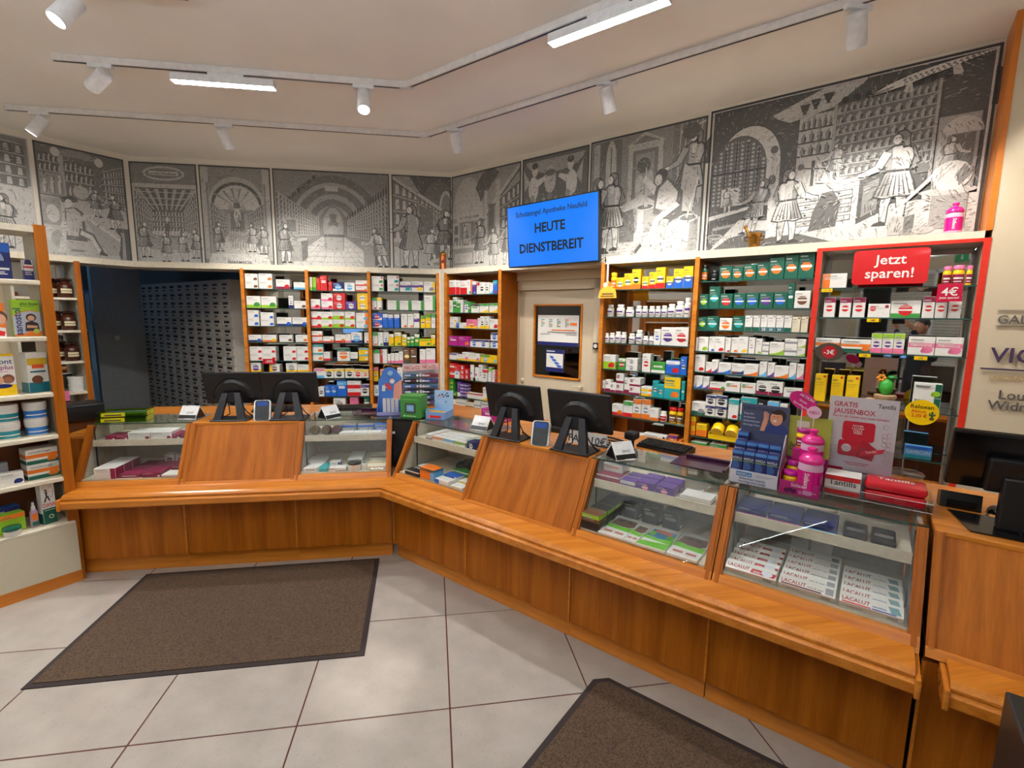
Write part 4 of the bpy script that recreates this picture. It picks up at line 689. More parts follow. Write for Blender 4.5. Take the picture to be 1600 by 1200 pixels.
# ================================================================ STOCK ON THE WALL SHELVES: bay, shelf height | from, to, height, print, stacked
STOCK = '''
B1 1.957|1.161 1.292 0.153 w.nD 2;1.299 1.433 0.159 w.oD 2;1.468 1.608 0.101 w.ub.rD 1;1.649 1.769 0.075 w.lb 1
B1 1.755|1.152 1.305 0.124 w.ab.gD 1;1.308 1.462 0.123 w.ab.gD 1;1.590 1.637 0.134 w.Bb.BC 1;1.643 1.767 0.080 w.nD 1
B1 1.565|1.146 1.277 0.166 w.bD 2;1.298 1.431 0.145 w.bD 2;1.459 1.608 0.095 w.Bb.bD 1;1.615 1.768 0.094 w.Bb.bD 1
B1 1.395|1.161 1.294 0.075 w.Bb.bD 1;1.301 1.443 0.076 w.ob.yD 1;1.472 1.607 0.074 w.nD 1;1.642 1.767 0.075 w.oD 1
B1 1.194|1.163 1.292 0.149 w.rD 2;1.292 1.429 0.150 w.rD 2;1.510 1.643 0.151 w.rD 2;1.646 1.769 0.152 w.rD 2
B1 1.070|1.158 1.267 0.097 w.yb.vC 1;1.357 1.463 0.082 w.yl.nC 1;1.528 1.641 0.093 w.yb.eC 1;1.644 1.763 0.079 w.yb 1
B2 1.948|1.804 1.839 0.140 w.ab 1;1.843 1.879 0.138 a.gb 1;1.881 1.917 0.135 r 1;1.921 1.992 0.158 r.wW 1;2.003 2.042 0.099 r 1;2.044 2.161 0.091 B.wb.lC 1;2.171 2.278 0.091 w.lC 1;2.287 2.408 0.117 w.rb.oD 2
B2 1.752|1.812 1.911 0.105 w.pb.rD 1;1.922 2.042 0.169 w.pb.rD 2;2.049 2.174 0.172 r.wC 2;2.173 2.293 0.088 v.wC 1;2.298 2.409 0.176 y.wC 2
B2 1.552|1.804 1.918 0.174 w.rb.rD 2;1.921 2.038 0.173 w.ab.rD 2;2.039 2.157 0.175 w.ah.rD 2;2.161 2.269 0.177 w.ab.rD 2;2.281 2.408 0.166 w.or.lD 2
B2 1.390|1.807 1.919 0.126 w.rb.oD 2;1.925 2.038 0.068 w.rb.oD 1;2.052 2.165 0.089 w.rb.oD 1;2.168 2.220 0.096 w.pb 1;2.223 2.337 0.114 w.Bb.lC 1;2.361 2.408 0.115 w.rD 1
B2 1.192|1.807 1.919 0.176 w.tt.oD 2;1.922 1.991 0.096 w.rb 1;2.070 2.204 0.140 w.Gt.oC 1;2.207 2.285 0.093 w.kb 1;2.297 2.402 0.141 y.lt.wD 2
B2 1.003|1.803 1.922 0.102 w.lb.pt 1;1.925 2.025 0.096 w.yt.kC 1;2.027 2.135 0.096 w.yt.kC 1;2.145 2.236 0.099 w.yt.kC 1;2.240 2.328 0.092 w.yt.rC 1;2.330 2.399 0.088 w.yt.oC 1
B2 0.798|1.855 1.917 0.103 w.kC 1;1.923 1.986 0.120 b.lC 1;1.988 2.050 0.120 b.lC 1;2.054 2.157 0.167 b.lt.wW 1;2.164 2.306 0.167 w.rh 2;2.307 2.397 0.125 w.vt.kC 1
B2 0.640|2.008 2.138 0.133 w.eC 1;2.184 2.276 0.139 p 1;2.340 2.396 0.137 G.wm 1
B3 1.954|2.455 2.580 0.159 w.gD.rU 2;2.623 2.746 0.171 w.tD.rU 2;2.756 2.876 0.110 w.vm.tD 1;2.883 3.007 0.113 w.vm.yD 1;3.013 3.136 0.113 w.yr.eD 1
B3 1.755|2.451 2.504 0.130 w.gt.rD 1;2.506 2.557 0.131 w.yt.nD 1;2.620 2.744 0.102 w.gr 1;2.749 2.873 0.102 w.gr 1;2.878 3.011 0.104 w.gr 1;3.016 3.139 0.163 w.gr 1
B3 1.559|2.443 2.559 0.162 b.ws.rC 2;2.564 2.618 0.153 b.wt 1;2.620 2.677 0.147 b.wt 1;2.686 2.744 0.148 b.wt 1;2.762 2.830 0.152 w.oD 1;2.832 2.897 0.153 w.oD 1;2.899 2.962 0.161 w.vm 1;2.975 3.027 0.136 y.gt.wC 1;3.030 3.085 0.158 y.gt.oC 1;3.091 3.137 0.158 w.gt.nC 1
B3 1.360|2.443 2.505 0.150 w.gt.oD 1;2.508 2.564 0.148 w.gD 1;2.566 2.623 0.151 w.Bb.bC 1;2.626 2.680 0.130 y.wt.gD 1;2.688 2.758 0.149 y.wt.gD 1;2.765 2.818 0.126 y.wt.gC 1;2.821 2.856 0.098 g.wt.yC 1;2.859 2.901 0.106 g.wt.yC 1;2.904 2.958 0.131 g.wt.yC 1;2.959 3.085 0.080 y.at.gD 1;3.087 3.135 0.124 y.wt.gD 1
B3 1.165|2.443 2.523 0.150 w.gt 1;2.531 2.601 0.155 w.rl 1;2.608 2.639 0.102 w.pb 1;2.641 2.683 0.111 w.pb 1;2.686 2.730 0.113 w.pb 1;2.733 2.778 0.133 w.pb 1;2.781 2.855 0.172 n.GD.yC 1;2.857 2.928 0.170 n.kC 1;2.960 3.025 0.159 w.pb 1;3.029 3.134 0.168 w.pb 1
B3 0.965|2.438 2.500 0.152 y.pt.kC 1;2.523 2.601 0.131 y.pt 1;2.709 2.767 0.152 w.lC 1
B3 0.800|2.436 2.511 0.118 w.tC 1
R0 1.927|0.236 0.337 0.154 w.rh 1;0.340 0.393 0.151 w.rh 1;0.395 0.496 0.148 r.wT 1;0.503 0.570 0.150 w.or.tD 1;0.572 0.627 0.134 v.wt.lD 1;0.630 0.679 0.119 w.rt 1;0.681 0.751 0.119 w.kC 1;0.753 0.807 0.117 w.kC 1;0.810 0.861 0.104 w.ls 1;0.863 0.924 0.133 b.tt.rD 1
R0 1.735|0.231 0.274 0.132 w.kC 1;0.279 0.343 0.167 g.wt.kC 1;0.348 0.399 0.136 g.wt.kC 1;0.401 0.448 0.136 w.er 1;0.455 0.515 0.117 w.gt.bC 1;0.518 0.554 0.105 g.oC 1;0.558 0.668 0.091 w.kt.gW 1;0.673 0.794 0.094 w.gt.ys 1;0.816 0.929 0.098 w.gt.ys 1
R0 1.569|0.230 0.338 0.120 w.yD 2;0.341 0.487 0.059 w.bl.yD 1;0.490 0.642 0.096 p.yb.oC 1;0.646 0.686 0.111 w.yD 1;0.692 0.753 0.130 w.yb.kC 1;0.756 0.807 0.131 w.yb.kC 1;0.811 0.930 0.103 w.rD 1
R0 1.376|0.220 0.362 0.103 m.wW 1;0.367 0.529 0.106 m.oD 1;0.538 0.660 0.077 w.Bt.bC 1;0.665 0.816 0.080 w.Bt.bC 1;0.833 0.932 0.157 w.Bt.bC 2
R0 1.220|0.218 0.330 0.069 w.vt 1;0.333 0.428 0.061 w.yb 1;0.431 0.526 0.092 w.yb.pD 1;0.529 0.682 0.084 w.yb.pD 1;0.690 0.823 0.079 y.gt.lC 1;0.829 0.930 0.079 y.lD 1
R0 1.016|0.226 0.312 0.160 r.wm 2;0.313 0.390 0.150 r.wh.lC 1;0.393 0.461 0.152 r.wC 3;0.463 0.514 0.115 r.wC 2;0.531 0.587 0.165 T:w.lC 1;0.596 0.659 0.142 T:w.pC 1;0.661 0.718 0.175 w.eC 1;0.726 0.792 0.130 w.rt.eC 1;0.804 0.844 0.157 w.at.lC 1;0.850 0.895 0.133 w.pC 1;0.897 0.931 0.131 r.wC 1
R0 0.817|0.229 0.288 0.178 g.ys 4;0.289 0.340 0.038 g.yC 1;0.345 0.399 0.162 v.wb 1;0.401 0.457 0.148 v.wm 4;0.459 0.490 0.146 v.wm 4;0.492 0.728 0.058 w.rt 1;0.734 0.810 0.138 w.ys 1
R0 0.635|0.251 0.333 0.138 c 2;0.335 0.470 0.151 w.eb 3;0.479 0.600 0.128 c.nb 3;0.601 0.695 0.161 w.eb 3;0.699 0.819 0.171 w.eb 4
R1 1.938|2.162 2.218 0.143 J:y.yt.oC 1;2.223 2.290 0.098 y.ob.wC 1;2.290 2.362 0.130 y.ob.wC 1;2.364 2.441 0.159 y.ob.kC 1;2.449 2.507 0.098 y.rb.wC 1;2.507 2.565 0.131 y.rb.wC 1;2.566 2.644 0.164 y.rb.wC 1;2.651 2.707 0.092 y.bh.wC 1;2.705 2.783 0.146 y.bh.wC 1;2.786 2.859 0.161 y.bh.wC 1
R1 1.713|2.138 2.198 0.100 J:w.vm 1;2.223 2.295 0.102 J:w.vm 1;2.307 2.382 0.082 J:w.vm 1;2.401 2.453 0.092 J:w.vm 1;2.456 2.505 0.089 J:w.vm 1;2.513 2.565 0.089 J:w.vm 1;2.569 2.614 0.089 J:w.vm 1;2.617 2.666 0.092 J:w.vm 1;2.668 2.730 0.105 J:w.vm 1;2.730 2.798 0.126 J:w.vm 1;2.798 2.853 0.151 J:w.vm 1
R1 1.491|2.124 2.168 0.081 J:w.vm 1;2.170 2.221 0.085 J:w.vm 1;2.224 2.278 0.097 J:w.vm 1;2.281 2.329 0.094 J:w.vm 1;2.347 2.404 0.085 J:w.vm 1;2.410 2.471 0.116 J:w.vm 1;2.475 2.522 0.069 J:w.vm 1;2.525 2.572 0.067 J:w.vm 1;2.575 2.630 0.126 w.bC 1;2.632 2.743 0.143 w.vC 1;2.745 2.854 0.146 w.rC 1
R1 1.266|2.128 2.249 0.121 w.ah.rD 1;2.276 2.338 0.098 g.wt.rC 1;2.340 2.443 0.103 w.eC 2;2.489 2.560 0.149 w.rC 1;2.566 2.682 0.087 g.wW.wb 1;2.685 2.799 0.106 b.wt.rD 1;2.805 2.855 0.142 b.wC 1
R1 1.065|2.120 2.156 0.095 w.ub.uL 1;2.158 2.207 0.105 w.ub.uL 1;2.210 2.261 0.081 w.ub.uL 1;2.259 2.329 0.167 w.ub.uL 2;2.334 2.384 0.135 w.ub.uL 1;2.385 2.483 0.142 w.ub.uL 2;2.489 2.582 0.078 w.yh.oD 2;2.583 2.633 0.134 t.wC 1;2.637 2.684 0.111 t.wC 1;2.683 2.814 0.178 t.yT.oD 1;2.821 2.848 0.152 t.yC 1
R1 0.870|2.231 2.333 0.095 w.rb.oD 1;2.341 2.424 0.133 w.gt.rb 1;2.425 2.497 0.161 w.ot.ob.eC 1;2.499 2.574 0.166 w.ot.ob.eC 1;2.579 2.650 0.102 w.ob 1;2.655 2.711 0.085 J:w.rC 1;2.727 2.792 0.127 J:y.rt.nC 1;2.795 2.845 0.128 J:y.rt.nC 1
R1 0.670|2.417 2.528 0.066 w.ob.kU 1;2.531 2.722 0.085 w.ob.kU 1;2.737 2.812 0.102 o.vt.wC 1;2.828 2.853 0.075 o 1
R2 1.982|2.910 2.959 0.121 J:G.oC 1;2.984 3.033 0.077 J:k 1;3.045 3.133 0.105 G.oC 1;3.137 3.209 0.092 G.oC 1;3.210 3.294 0.108 G.oC 1;3.295 3.376 0.119 G.oC 1;3.375 3.468 0.144 G.oC 1;3.469 3.550 0.159 G.oC 1;3.550 3.642 0.174 G.oC 1
R2 1.785|2.903 2.982 0.104 G.aC 1;2.983 3.061 0.158 G.tC 1;3.066 3.153 0.104 G.rC 1;3.158 3.238 0.106 G.bC 1;3.240 3.324 0.107 G.bC 1;3.329 3.417 0.109 G.vC 1;3.419 3.502 0.109 G.bC 1;3.501 3.540 0.166 G.lC 1;3.546 3.637 0.115 w.nC 1
R2 1.623|2.900 2.979 0.097 G.aC 1;2.982 3.067 0.101 G.tC 1;3.073 3.160 0.090 w.oC 1;3.162 3.245 0.106 G.tC 1;3.248 3.297 0.110 w.Gb.eU 1;3.300 3.346 0.110 w.Gb.eU 1;3.349 3.391 0.113 w.Tb.eU 1;3.394 3.444 0.113 w.Tb.eU 1;3.446 3.493 0.112 w.Tb.eU 1;3.495 3.541 0.112 w.Gb.eU 1;3.545 3.594 0.104 c.nU 1;3.597 3.638 0.105 c.nU 1
R2 1.461|2.891 2.927 0.104 w.eD 1;2.930 3.003 0.109 w.aD 1;3.006 3.050 0.112 w.bD 1;3.052 3.121 0.114 w.rD 1;3.124 3.162 0.110 w.rD 1;3.165 3.214 0.112 w.oD 1;3.215 3.280 0.120 w.yD 1;3.283 3.325 0.116 w.eC 1;3.327 3.370 0.109 w.aD 1;3.374 3.417 0.086 w.em 2;3.419 3.510 0.091 w.as 1;3.510 3.587 0.117 w.em 2;3.590 3.637 0.117 w.as 2
R2 1.303|2.897 2.988 0.130 w.rD 1;2.994 3.040 0.077 w.rs 1;3.040 3.086 0.099 w.vs 1;3.089 3.177 0.081 w.bs 1;3.179 3.266 0.080 w.nb.bs 1;3.268 3.361 0.084 w.os 1;3.366 3.415 0.107 w.ls 1;3.418 3.462 0.103 w.vs 1;3.465 3.552 0.086 w.os 1;3.552 3.596 0.111 w.ls 1;3.598 3.640 0.106 w.ps 1
R2 1.175|2.896 2.936 0.096 w.ls 1;2.938 2.983 0.097 w.bs 1;2.985 3.029 0.094 w.vs 1;3.033 3.147 0.058 w.rb.gD 1;3.148 3.250 0.072 w.gL.oW 1;3.253 3.353 0.073 w.gL.oW 1;3.355 3.437 0.096 w.ub.kC 1;3.438 3.526 0.099 w.ub.kC 1;3.531 3.643 0.066 w.eW 1
R2 0.971|2.895 3.016 0.099 w.Gb.eD 1;3.014 3.085 0.159 w.Bt.kC 2;3.086 3.166 0.162 w.Bt.kC 2;3.181 3.250 0.149 w.tt.rD 1;3.262 3.370 0.171 w.tt.tb 1;3.375 3.436 0.164 k.wC 1;3.440 3.512 0.161 w.lt 1;3.516 3.566 0.153 w 1
R2 0.800|2.891 2.948 0.148 y.oh 2;2.954 3.033 0.098 y.oh 1
R2 0.670|2.919 3.042 0.081 w.gt 1;3.068 3.188 0.092 w.gt 1
R3 1.914|3.695 3.829 0.091 w.ol 1;4.284 4.326 0.111 J:y.pt.uC 1;4.326 4.383 0.114 J:y.pt.uC 1;4.385 4.414 0.110 J:y.pt.uC 1
R3 1.727|3.718 3.781 0.126 w.ut.rC 1;3.804 3.865 0.125 w.ut.rC 1;3.875 3.939 0.126 w.ut.rC 1;3.954 4.064 0.085 w.rL.uU 1;4.065 4.208 0.104 w.gb.rC 1;4.214 4.269 0.126 w.ut.rC 1;4.271 4.325 0.123 w.ut.rC 1;4.329 4.386 0.131 w.ut.rC 1
R3 1.508|3.676 3.827 0.082 w.om.Gb.oD 1;3.832 3.989 0.079 w.om.Gb.oD 1;3.988 4.044 0.122 w.at.pb.vC 1;4.045 4.100 0.123 w.at.pb.vC 1;4.101 4.153 0.125 w.at.pb.vC 1;4.169 4.293 0.109 w.pm.pD 1;4.294 4.417 0.110 w.pm.pD 1
R3 1.170|3.712 3.778 0.181 y.rU 1;3.804 3.872 0.181 y.rU 1;3.885 3.954 0.183 y.rU 1;4.223 4.352 0.171 w.Gr.aD 2
'''
PLACE = {'B1': 'bay by dark passage', 'B2': 'middle back bay', 'B3': 'corner back bay', 'R0': 'bay left of door', 'R1': 'bay right of door', 'R2': 'bay with green boxes', 'R3': 'red framed bay'}
LVL = {}
SPECIAL = {}
for ln in STOCK.strip().splitlines():
    hd, its = ln.split('|'); key, z = hd.split(); z = float(z); fr, b0, b1 = BAYS[key]
    lv = LVL.get(key, 0); LVL[key] = lv+1; its = its.split(';'); first = None
    for i, it in enumerate(its):
        a, b, h, st, n = it.split(); a, b, h, n = float(a), float(b), float(h), int(n); kind = ''
        if ':' in st: kind, st = st.split(':')
        lo = b0+(.0375 if key == 'R0' else .0335); a = max(a, lo); w = b-a-.0015; c = (a+b)/2
        base, acc = look(st)
        for k in range(n):
            hk = h/n-.0005
            lvl = '' if n == 1 else ('upper ' if k == n-1 else 'lower ' if k == 0 else '%s ' % ORD[k]) if n <= 3 else '%s-up ' % ORD[k]
            noun = {'': 'carton', 'J': 'jar', 'T': 'tube'}[kind]
            ac = (' %s' % acc[0]) if acc else ''
            if ac and len(ac.split()) > 1 and len(base.split()) > 1: ac = ''
            words = '%s%s%s %s, %s from left, %s shelf, %s' % (lvl, base, ac, noun, ORD[i], ORD[lv], PLACE[key])
            grp = 'packs on the wall shelves'
            zz = z+k*h/n+.0004
            d = .055+.07*((i*37+lv*11+int(w*1000)) % 10)/10 if key[0] == 'B' else .05+.06*((i*37+lv*11) % 10)/10
            if kind == 'J':
                w2 = min(w, .07); ob = jar_mesh(w2, hk, st).build('pill_jar', 'glossy_plastic', None, pt(fr, c, .265, zz), fr[1], True); tag(ob, words, 'jar', grp)
            elif kind == 'T':
                ob = tube_mesh(w, hk, st).build('ointment_tube', 'glossy_plastic', None, pt(fr, c, .265, zz), fr[1], True); tag(ob, words, 'tube', grp)
            else:
                ob = carton(fr, c, .272-.012*((i+lv) % 3)/2, zz, w, d, hk, st, words, 'box', 'upright_carton' if hk > 1.1*w else 'medicine_carton', grp)
            SPECIAL[(key, lv, i, k)] = (ob, w, hk)
def letter(key, lv, i, s, zf, hf, col, wf=.8, k=0, xf=0.0):
    ob, w, h = SPECIAL[(key, lv, i, k)]
    MB().text(s, (xf*w, -.0024, zf*h), hf*h, col, width=w*wf).build('lettering', 'printed_card', ob)
for i in (4, 5, 6): letter('R2', 2, i+2, ('28', '30', '30')[i-4], .05, .17, WHITE, .7)
for i in (5, 6): letter('R3', 2, i, 'FEMANNOSE', .47, .13, WHITE)
for i in (0, 1): letter('R3', 2, i, 'curcumin-Loges', .80, .10, srgb(90,90,90), .75, 0, -.08)
for k in (0, 1): letter('R3', 3, 3, 'Reloxan', .70, .17, srgb(30,60,50), .5, k, -.18)
letter('R1', 3, 4, 'Esberitox', .52, .16, WHITE, .8)
for i in (9, 10): letter('R1', 2, i, 'OLE Omega', .30, .09, INK, .75)
for i in (0, 1): letter('R1', 6, i, 'curcumin-Loges', .62, .15, srgb(100,100,100), .7)
# ---------------------------------------------------------------- signs, tags and loose things on the wall shelves
t = at('promo_sign', 'large red rounded sign reading Jetzt sparen in the red framed bay', 'sign', WR, 4.037, .318, 1.928)
def rrect(w, h, r, n=5):
    q = []
    for cx, cz, a in ((w/2-r, r, -90), (w/2-r, h-r, 0), (-w/2+r, h-r, 90), (-w/2+r, r, 180)):
        for k in range(n+1): u = math.radians(a+90*k/n); q.append((cx+r*math.cos(u), cz+r*math.sin(u)))
    return q
MB().prism(rrect(.362, .205, .022), 0, .004, 'y', PAL['r']).build('board', 'glossy_plastic', t)
MB().text('Jetzt', (.0, -.001, .118), .058, WHITE).build('lettering', 'glossy_plastic', t); MB().text('sparen!', (0, -.001, .038), .058, WHITE, width=.32).build('lettering', 'glossy_plastic', t)
t = at('price_sign', 'crimson square tag reading 4€ Jetzt sparen in the red framed bay', 'sign', WR, 4.322, .318, 1.822)
MB().box(-.054, .054, 0, .003, 0, .10, srgb(190,20,60)).build('board', 'glossy_plastic', t); MB().text('4€', (0, -.001, .034), .045, WHITE).build('lettering', 'glossy_plastic', t); MB().text('Jetzt sparen!', (0, -.001, .016), .012, WHITE, width=.095).build('lettering', 'glossy_plastic', t)
t = at('price_sign', 'round dark tag reading -3€ hanging in the red framed bay', 'sign', WR, 3.78, .345, 1.43)
MB().disc((0, 0, .075), .058, col=srgb(70,62,52), sx=1.35, th=.003, n=28).build('board', 'glossy_plastic', t); MB().disc((0, -.001, .075), .04, col=srgb(170,20,34), n=24).build('red_disc', 'glossy_plastic', t); MB().text('-3€', (0, -.002, .061), .028, WHITE).build('lettering', 'glossy_plastic', t)
t = at('price_sign', 'round yellow tag reading Aktion -2,00 € below two white packs', 'sign', WR, 4.27, .345, 1.10)
MB().disc((0, 0, .075), .075, col=PAL['y'], sx=1.05, th=.003, n=32).build('board', 'glossy_plastic', t)
mb = MB().text('Reloxan', (0, -.001, .098), .024, srgb(60,60,20), width=.12); mb.text('Aktion', (-.015, -.001, .072), .018, PAL['r']); mb.text('- 2,00 €', (-.018, -.001, .046), .02, PAL['r']); mb.build('lettering', 'glossy_plastic', t)
mb = MB(); mb.box(.043, .053, -.002, -.001, .045, .085, srgb(50,90,50)); mb.box(.034, .062, -.002, -.001, .06, .066, srgb(50,90,50)); mb.box(.034, .039, -.002, -.001, .06, .078, srgb(50,90,50)); mb.box(.057, .062, -.002, -.001, .06, .074, srgb(50,90,50)); mb.box(.038, .058, -.002, -.001, .036, .047, srgb(90,60,40)); mb.build('printed_plant', 'printed_card', t)
for s, z, tx, lb in ((3.728, 1.90, '-1,11€', 'under the orange carton'), (3.985, 1.712, '-4€', 'under the cranberry cartons'), (3.965, 1.492, '-2€', 'under the lavender cartons'), (4.235, 1.492, '-2€', 'under the pink striped cartons')):
    t = at('shelf_tag', 'small yellow shelf price tag reading %s, %s' % (tx, lb), 'tag', WR, s, .292, z-.012); MB().box(-.03, .03, 0, .002, 0, .022, PAL['y']).build('board', 'glossy_plastic', t); MB().text(tx, (0, -.0008, .005), .012, INK).build('lettering', 'glossy_plastic', t)
t = at('shelf_tag', 'red tag reading -20% on the bay beside the dark passage', 'tag', WB, 1.366, .295, 1.16); MB().box(-.063, .063, 0, .002, 0, .055, srgb(190,20,34)).build('board', 'glossy_plastic', t); MB().text('-20%', (0, -.0008, .014), .028, WHITE, width=.11).build('lettering', 'glossy_plastic', t)
t = at('hanging_sign', 'small yellow hanging sign with a cut-out top beside the cream door', 'sign', WR, 2.185, .345, 1.865)
MB().prism([(-.085, 0), (.085, 0), (.075, .06), (.04, .09), (.045, .12), (.0, .14), (-.045, .12), (-.04, .09), (-.075, .06)], 0, .004, 'y', srgb(236,190,60)).build('board', 'printed_card', t)
mb = MB(); mb.disc((-.02, -.001, .11), .02, col=srgb(235,225,205)); mb.disc((.022, -.001, .112), .018, col=srgb(214,130,60)); rects(mb, [(-.06, .06, .012, .02, 'n'), (-.05, .055, .03, .04, 'n')], -.0015); mb.build('print', 'printed_card', t)
MB().box(-.012, .004, .0, .002, .13, .285, WHITE).build('hanger', 'white_plastic', t)
# cactus toy in a felt pot
t = at('cactus_toy', 'green felt cactus toy with orange flower in a sand coloured pot', 'toy', WR, 4.09, .20, 1.1705)
MB().lathe([(.03, 0), (.046, .006), (.054, .05), (.058, .056), (.058, .072), (.044, .074)], n=20).build('pot', 'felt_sand', t, smooth=True)
mb = MB(); mb.sphere((0, 0, .125), .04, 16, srgb(60,170,60), 1.35); mb.build('body', 'printed_card', t, smooth=True)
MB().sphere((.026, -.005, .185), .022, 10, srgb(40,130,50), .7, 1.3).build('leaf', 'printed_card', t, smooth=True); mb = MB()
for k in range(6): mb.sphere((-.028+.016*math.cos(k*1.05), -.012, .18+.016*math.sin(k*1.05)), .011, 8, srgb(238,150,40))
mb.build('flower', 'printed_card', t, smooth=True); MB().sphere((-.075, 0, .03), .026, 10, srgb(190,150,110), .7, 1.2).build('foot', 'felt_sand', t, smooth=True)
# antacid pack in an acrylic stand
carton(WR, 4.281, .26, .876, .128, .04, .078, 'l.tb.bt', 'pale blue carton standing in the clear acrylic holder', letters=[('GAVISCON', 0, .03, .022, WHITE, .11)])
t = at('acrylic_stand', 'clear acrylic holder around the pale blue carton', 'stand', WR, 4.27, .275, .8765); MB().box(-.10, .10, -.004, -.001, 0, .15).build('front_sheet', 'acrylic', t); MB().box(-.10, .10, -.001, .02, 0, .003).build('foot', 'acrylic', t)
# yellow tray with two cans
t = at('display_tray', 'bright yellow cardboard tray holding two round cans', 'tray', WR, 3.165, .285, .8005)
mb = MB(); y = PAL['y']; mb.box(-.11, .11, 0, .12, 0, .004, y); mb.box(-.11, .11, 0, .004, .004, .035, y); mb.box(-.11, -.106, 0, .12, .004, .05, y); mb.box(.106, .11, 0, .12, .004, .05, y); mb.build('tray', 'printed_card', t)
for i, (x, nm) in enumerate(((-.05, 'left'), (.052, 'right'))):
    mb = MB().lathe([(.042, 0, y), (.045, .004, y), (.045, .07, srgb(60,52,30)), (.045, .085, srgb(60,52,30)), (.04, .09, srgb(60,52,30))], n=22, col=y); mb.xf(Matrix.Translation((0, -.03, .045)) @ Matrix.Rotation(math.radians(-62), 4, 'X'))
    tag(mb.build('round_can', 'glossy_plastic', None, pt(WR, 3.165+x, .255, .808), WR[1], True), '%s yellow and black can lying in the yellow tray' % nm, 'can', 'cans in the yellow tray')
# things standing on the cornice board
t = at('brass_mortar', 'small brass mortar with pestle on the cornice above the shelves', 'mortar', WR, 3.25, .20, ZT)
MB().lathe([(.042, 0), (.044, .012), (.036, .02), (.038, .07), (.05, .10), (.054, .104), (.046, .104), (.036, .03)], n=22, cap=False).build('bowl', 'brass', t, smooth=True)
mb = MB(); mb.tube([(-.02, 0, .06), (-.062, 0, .15)], .007, 10, r2=.010); mb.sphere((-.064, 0, .154), .014, 10); mb.build('pestle', 'brass', t, smooth=True)
for sx in (-1, 1): MB().tube([(sx*.045, 0, .085), (sx*.062, 0, .08), (sx*.06, 0, .06), (sx*.04, 0, .055)], .005, 6).build('lug', 'brass', t, smooth=True)
t = at('copper_canister', 'slim copper and brass canister on the cornice at the room corner', 'canister', WB, 3.225, .245, ZT)
MB().lathe([(.04, 0), (.042, .006), (.038, .015), (.038, .15), (.043, .155)], n=20).build('body', 'copper', t, smooth=True); MB().lathe([(.043, .155), (.043, .17), (.03, .182), (.008, .19), (.008, .20), (.0, .202)], n=20).build('lid', 'brass', t, smooth=True); MB().disc((0, -.0395, .085), .02, col=srgb(120,40,20), th=.002).build('badge', 'printed_card', t)
PINK = srgb(226,40,140); PINKL = srgb(236,120,185)
def shaker(fr, s, o, z, sc, label, turn=0):
    t = at('drinking_bottle', label, 'bottle', fr, s, o, z, 'pink drinking bottles', turn)
    prof = [(.036*sc, 0), (.040*sc, .008*sc), (.042*sc, .10*sc), (.041*sc, .118*sc), (.035*sc, .126*sc)]
    MB().lathe(prof, n=24).build('bottle_body', 'frosted_plastic', t, smooth=True)
    mb = MB().lathe([(.0412*sc, .022*sc), (.0428*sc, .098*sc)], n=24, col=srgb(205,20,130), cap=False); mb.build('sleeve', 'glossy_plastic', t, smooth=True)
    MB().lathe([(.041*sc, .126*sc), (.043*sc, .13*sc), (.042*sc, .14*sc), (.03*sc, .156*sc), (.014*sc, .160*sc), (.013*sc, .172*sc), (.017*sc, .174*sc), (.016*sc, .182*sc), (.008*sc, .186*sc)], n=24, col=PINK).build('lid', 'glossy_plastic', t, smooth=True)
    v, f, w = text_faces('Stilaxx', .012); hgt = .062*sc; k = hgt/w; mb = MB(); r = .0433*sc
    pts = []
    for x, y in v:
        a = -.30+(y*k)/r; pts.append((r*math.sin(a+.15)*-1*-1, -r*math.cos(a+.15), .091*sc-x*k))
    mb.raw(pts, f, WHITE).build('lettering', 'glossy_plastic', t)
    return t
shaker(WR, 4.305, .20, ZT, .98, 'pink drinking bottle on the cornice at the right end')

# ================================================================ COUNTER RUN
YB, ZB, YT_, ZTOP = .01, .61, .205, .955         # sloping front: foot and head (local y into the counter)
def slope_y(z): return YB+(z-ZB)*(YT_-YB)/(ZTOP-ZB)
DEPTH = .52
def lower(t, w):
    MB().box(0, w, .035, DEPTH, 0, .115).build('plinth', 'cherry_rail', t)
    mb = MB().box(.0, w, .005, .03, .106, .55); mb.build('front_panel', 'cherry_veneer', t)
    MB().box(-.004, .006, -.002, .012, .106, .55).build('seam_strip', 'cherry_rail', t)
    MB().box(0, w, .03, DEPTH, .115, .60).build('carcass', 'wood_dark_back', t)
def stile(t, x0, x1):
    mb = MB(); 
    for a, b_, e in ((x0, x1, 0.0), ):
        d = .012
        mb.prism([(slope_y(ZB)-d, ZB-.02), (slope_y(ZB)+.03, ZB-.02), (slope_y(ZTOP)+.03, ZTOP), (slope_y(ZTOP)-d, ZTOP)], a, b_, 'x')
        m = (a+b_)/2; mb.prism([(slope_y(ZB)-d-.005, ZB-.02), (slope_y(ZB)-d, ZB-.02), (slope_y(ZTOP)-d, ZTOP), (slope_y(ZTOP)-d-.005, ZTOP)], m-.008, m+.008, 'x')
    mb.build('frame_stile', 'cherry_veneer', t)
def slab(mb, x0, x1, z0, z1, e0, e1, mat=0, col=(.8, .8, .8)):      # sheet lying in the slope between two depths
    mb.prism([(slope_y(z0)+e0, z0), (slope_y(z0)+e1, z0), (slope_y(z1)+e1, z1), (slope_y(z1)+e0, z1)], x0, x1, 'x', col, mat)
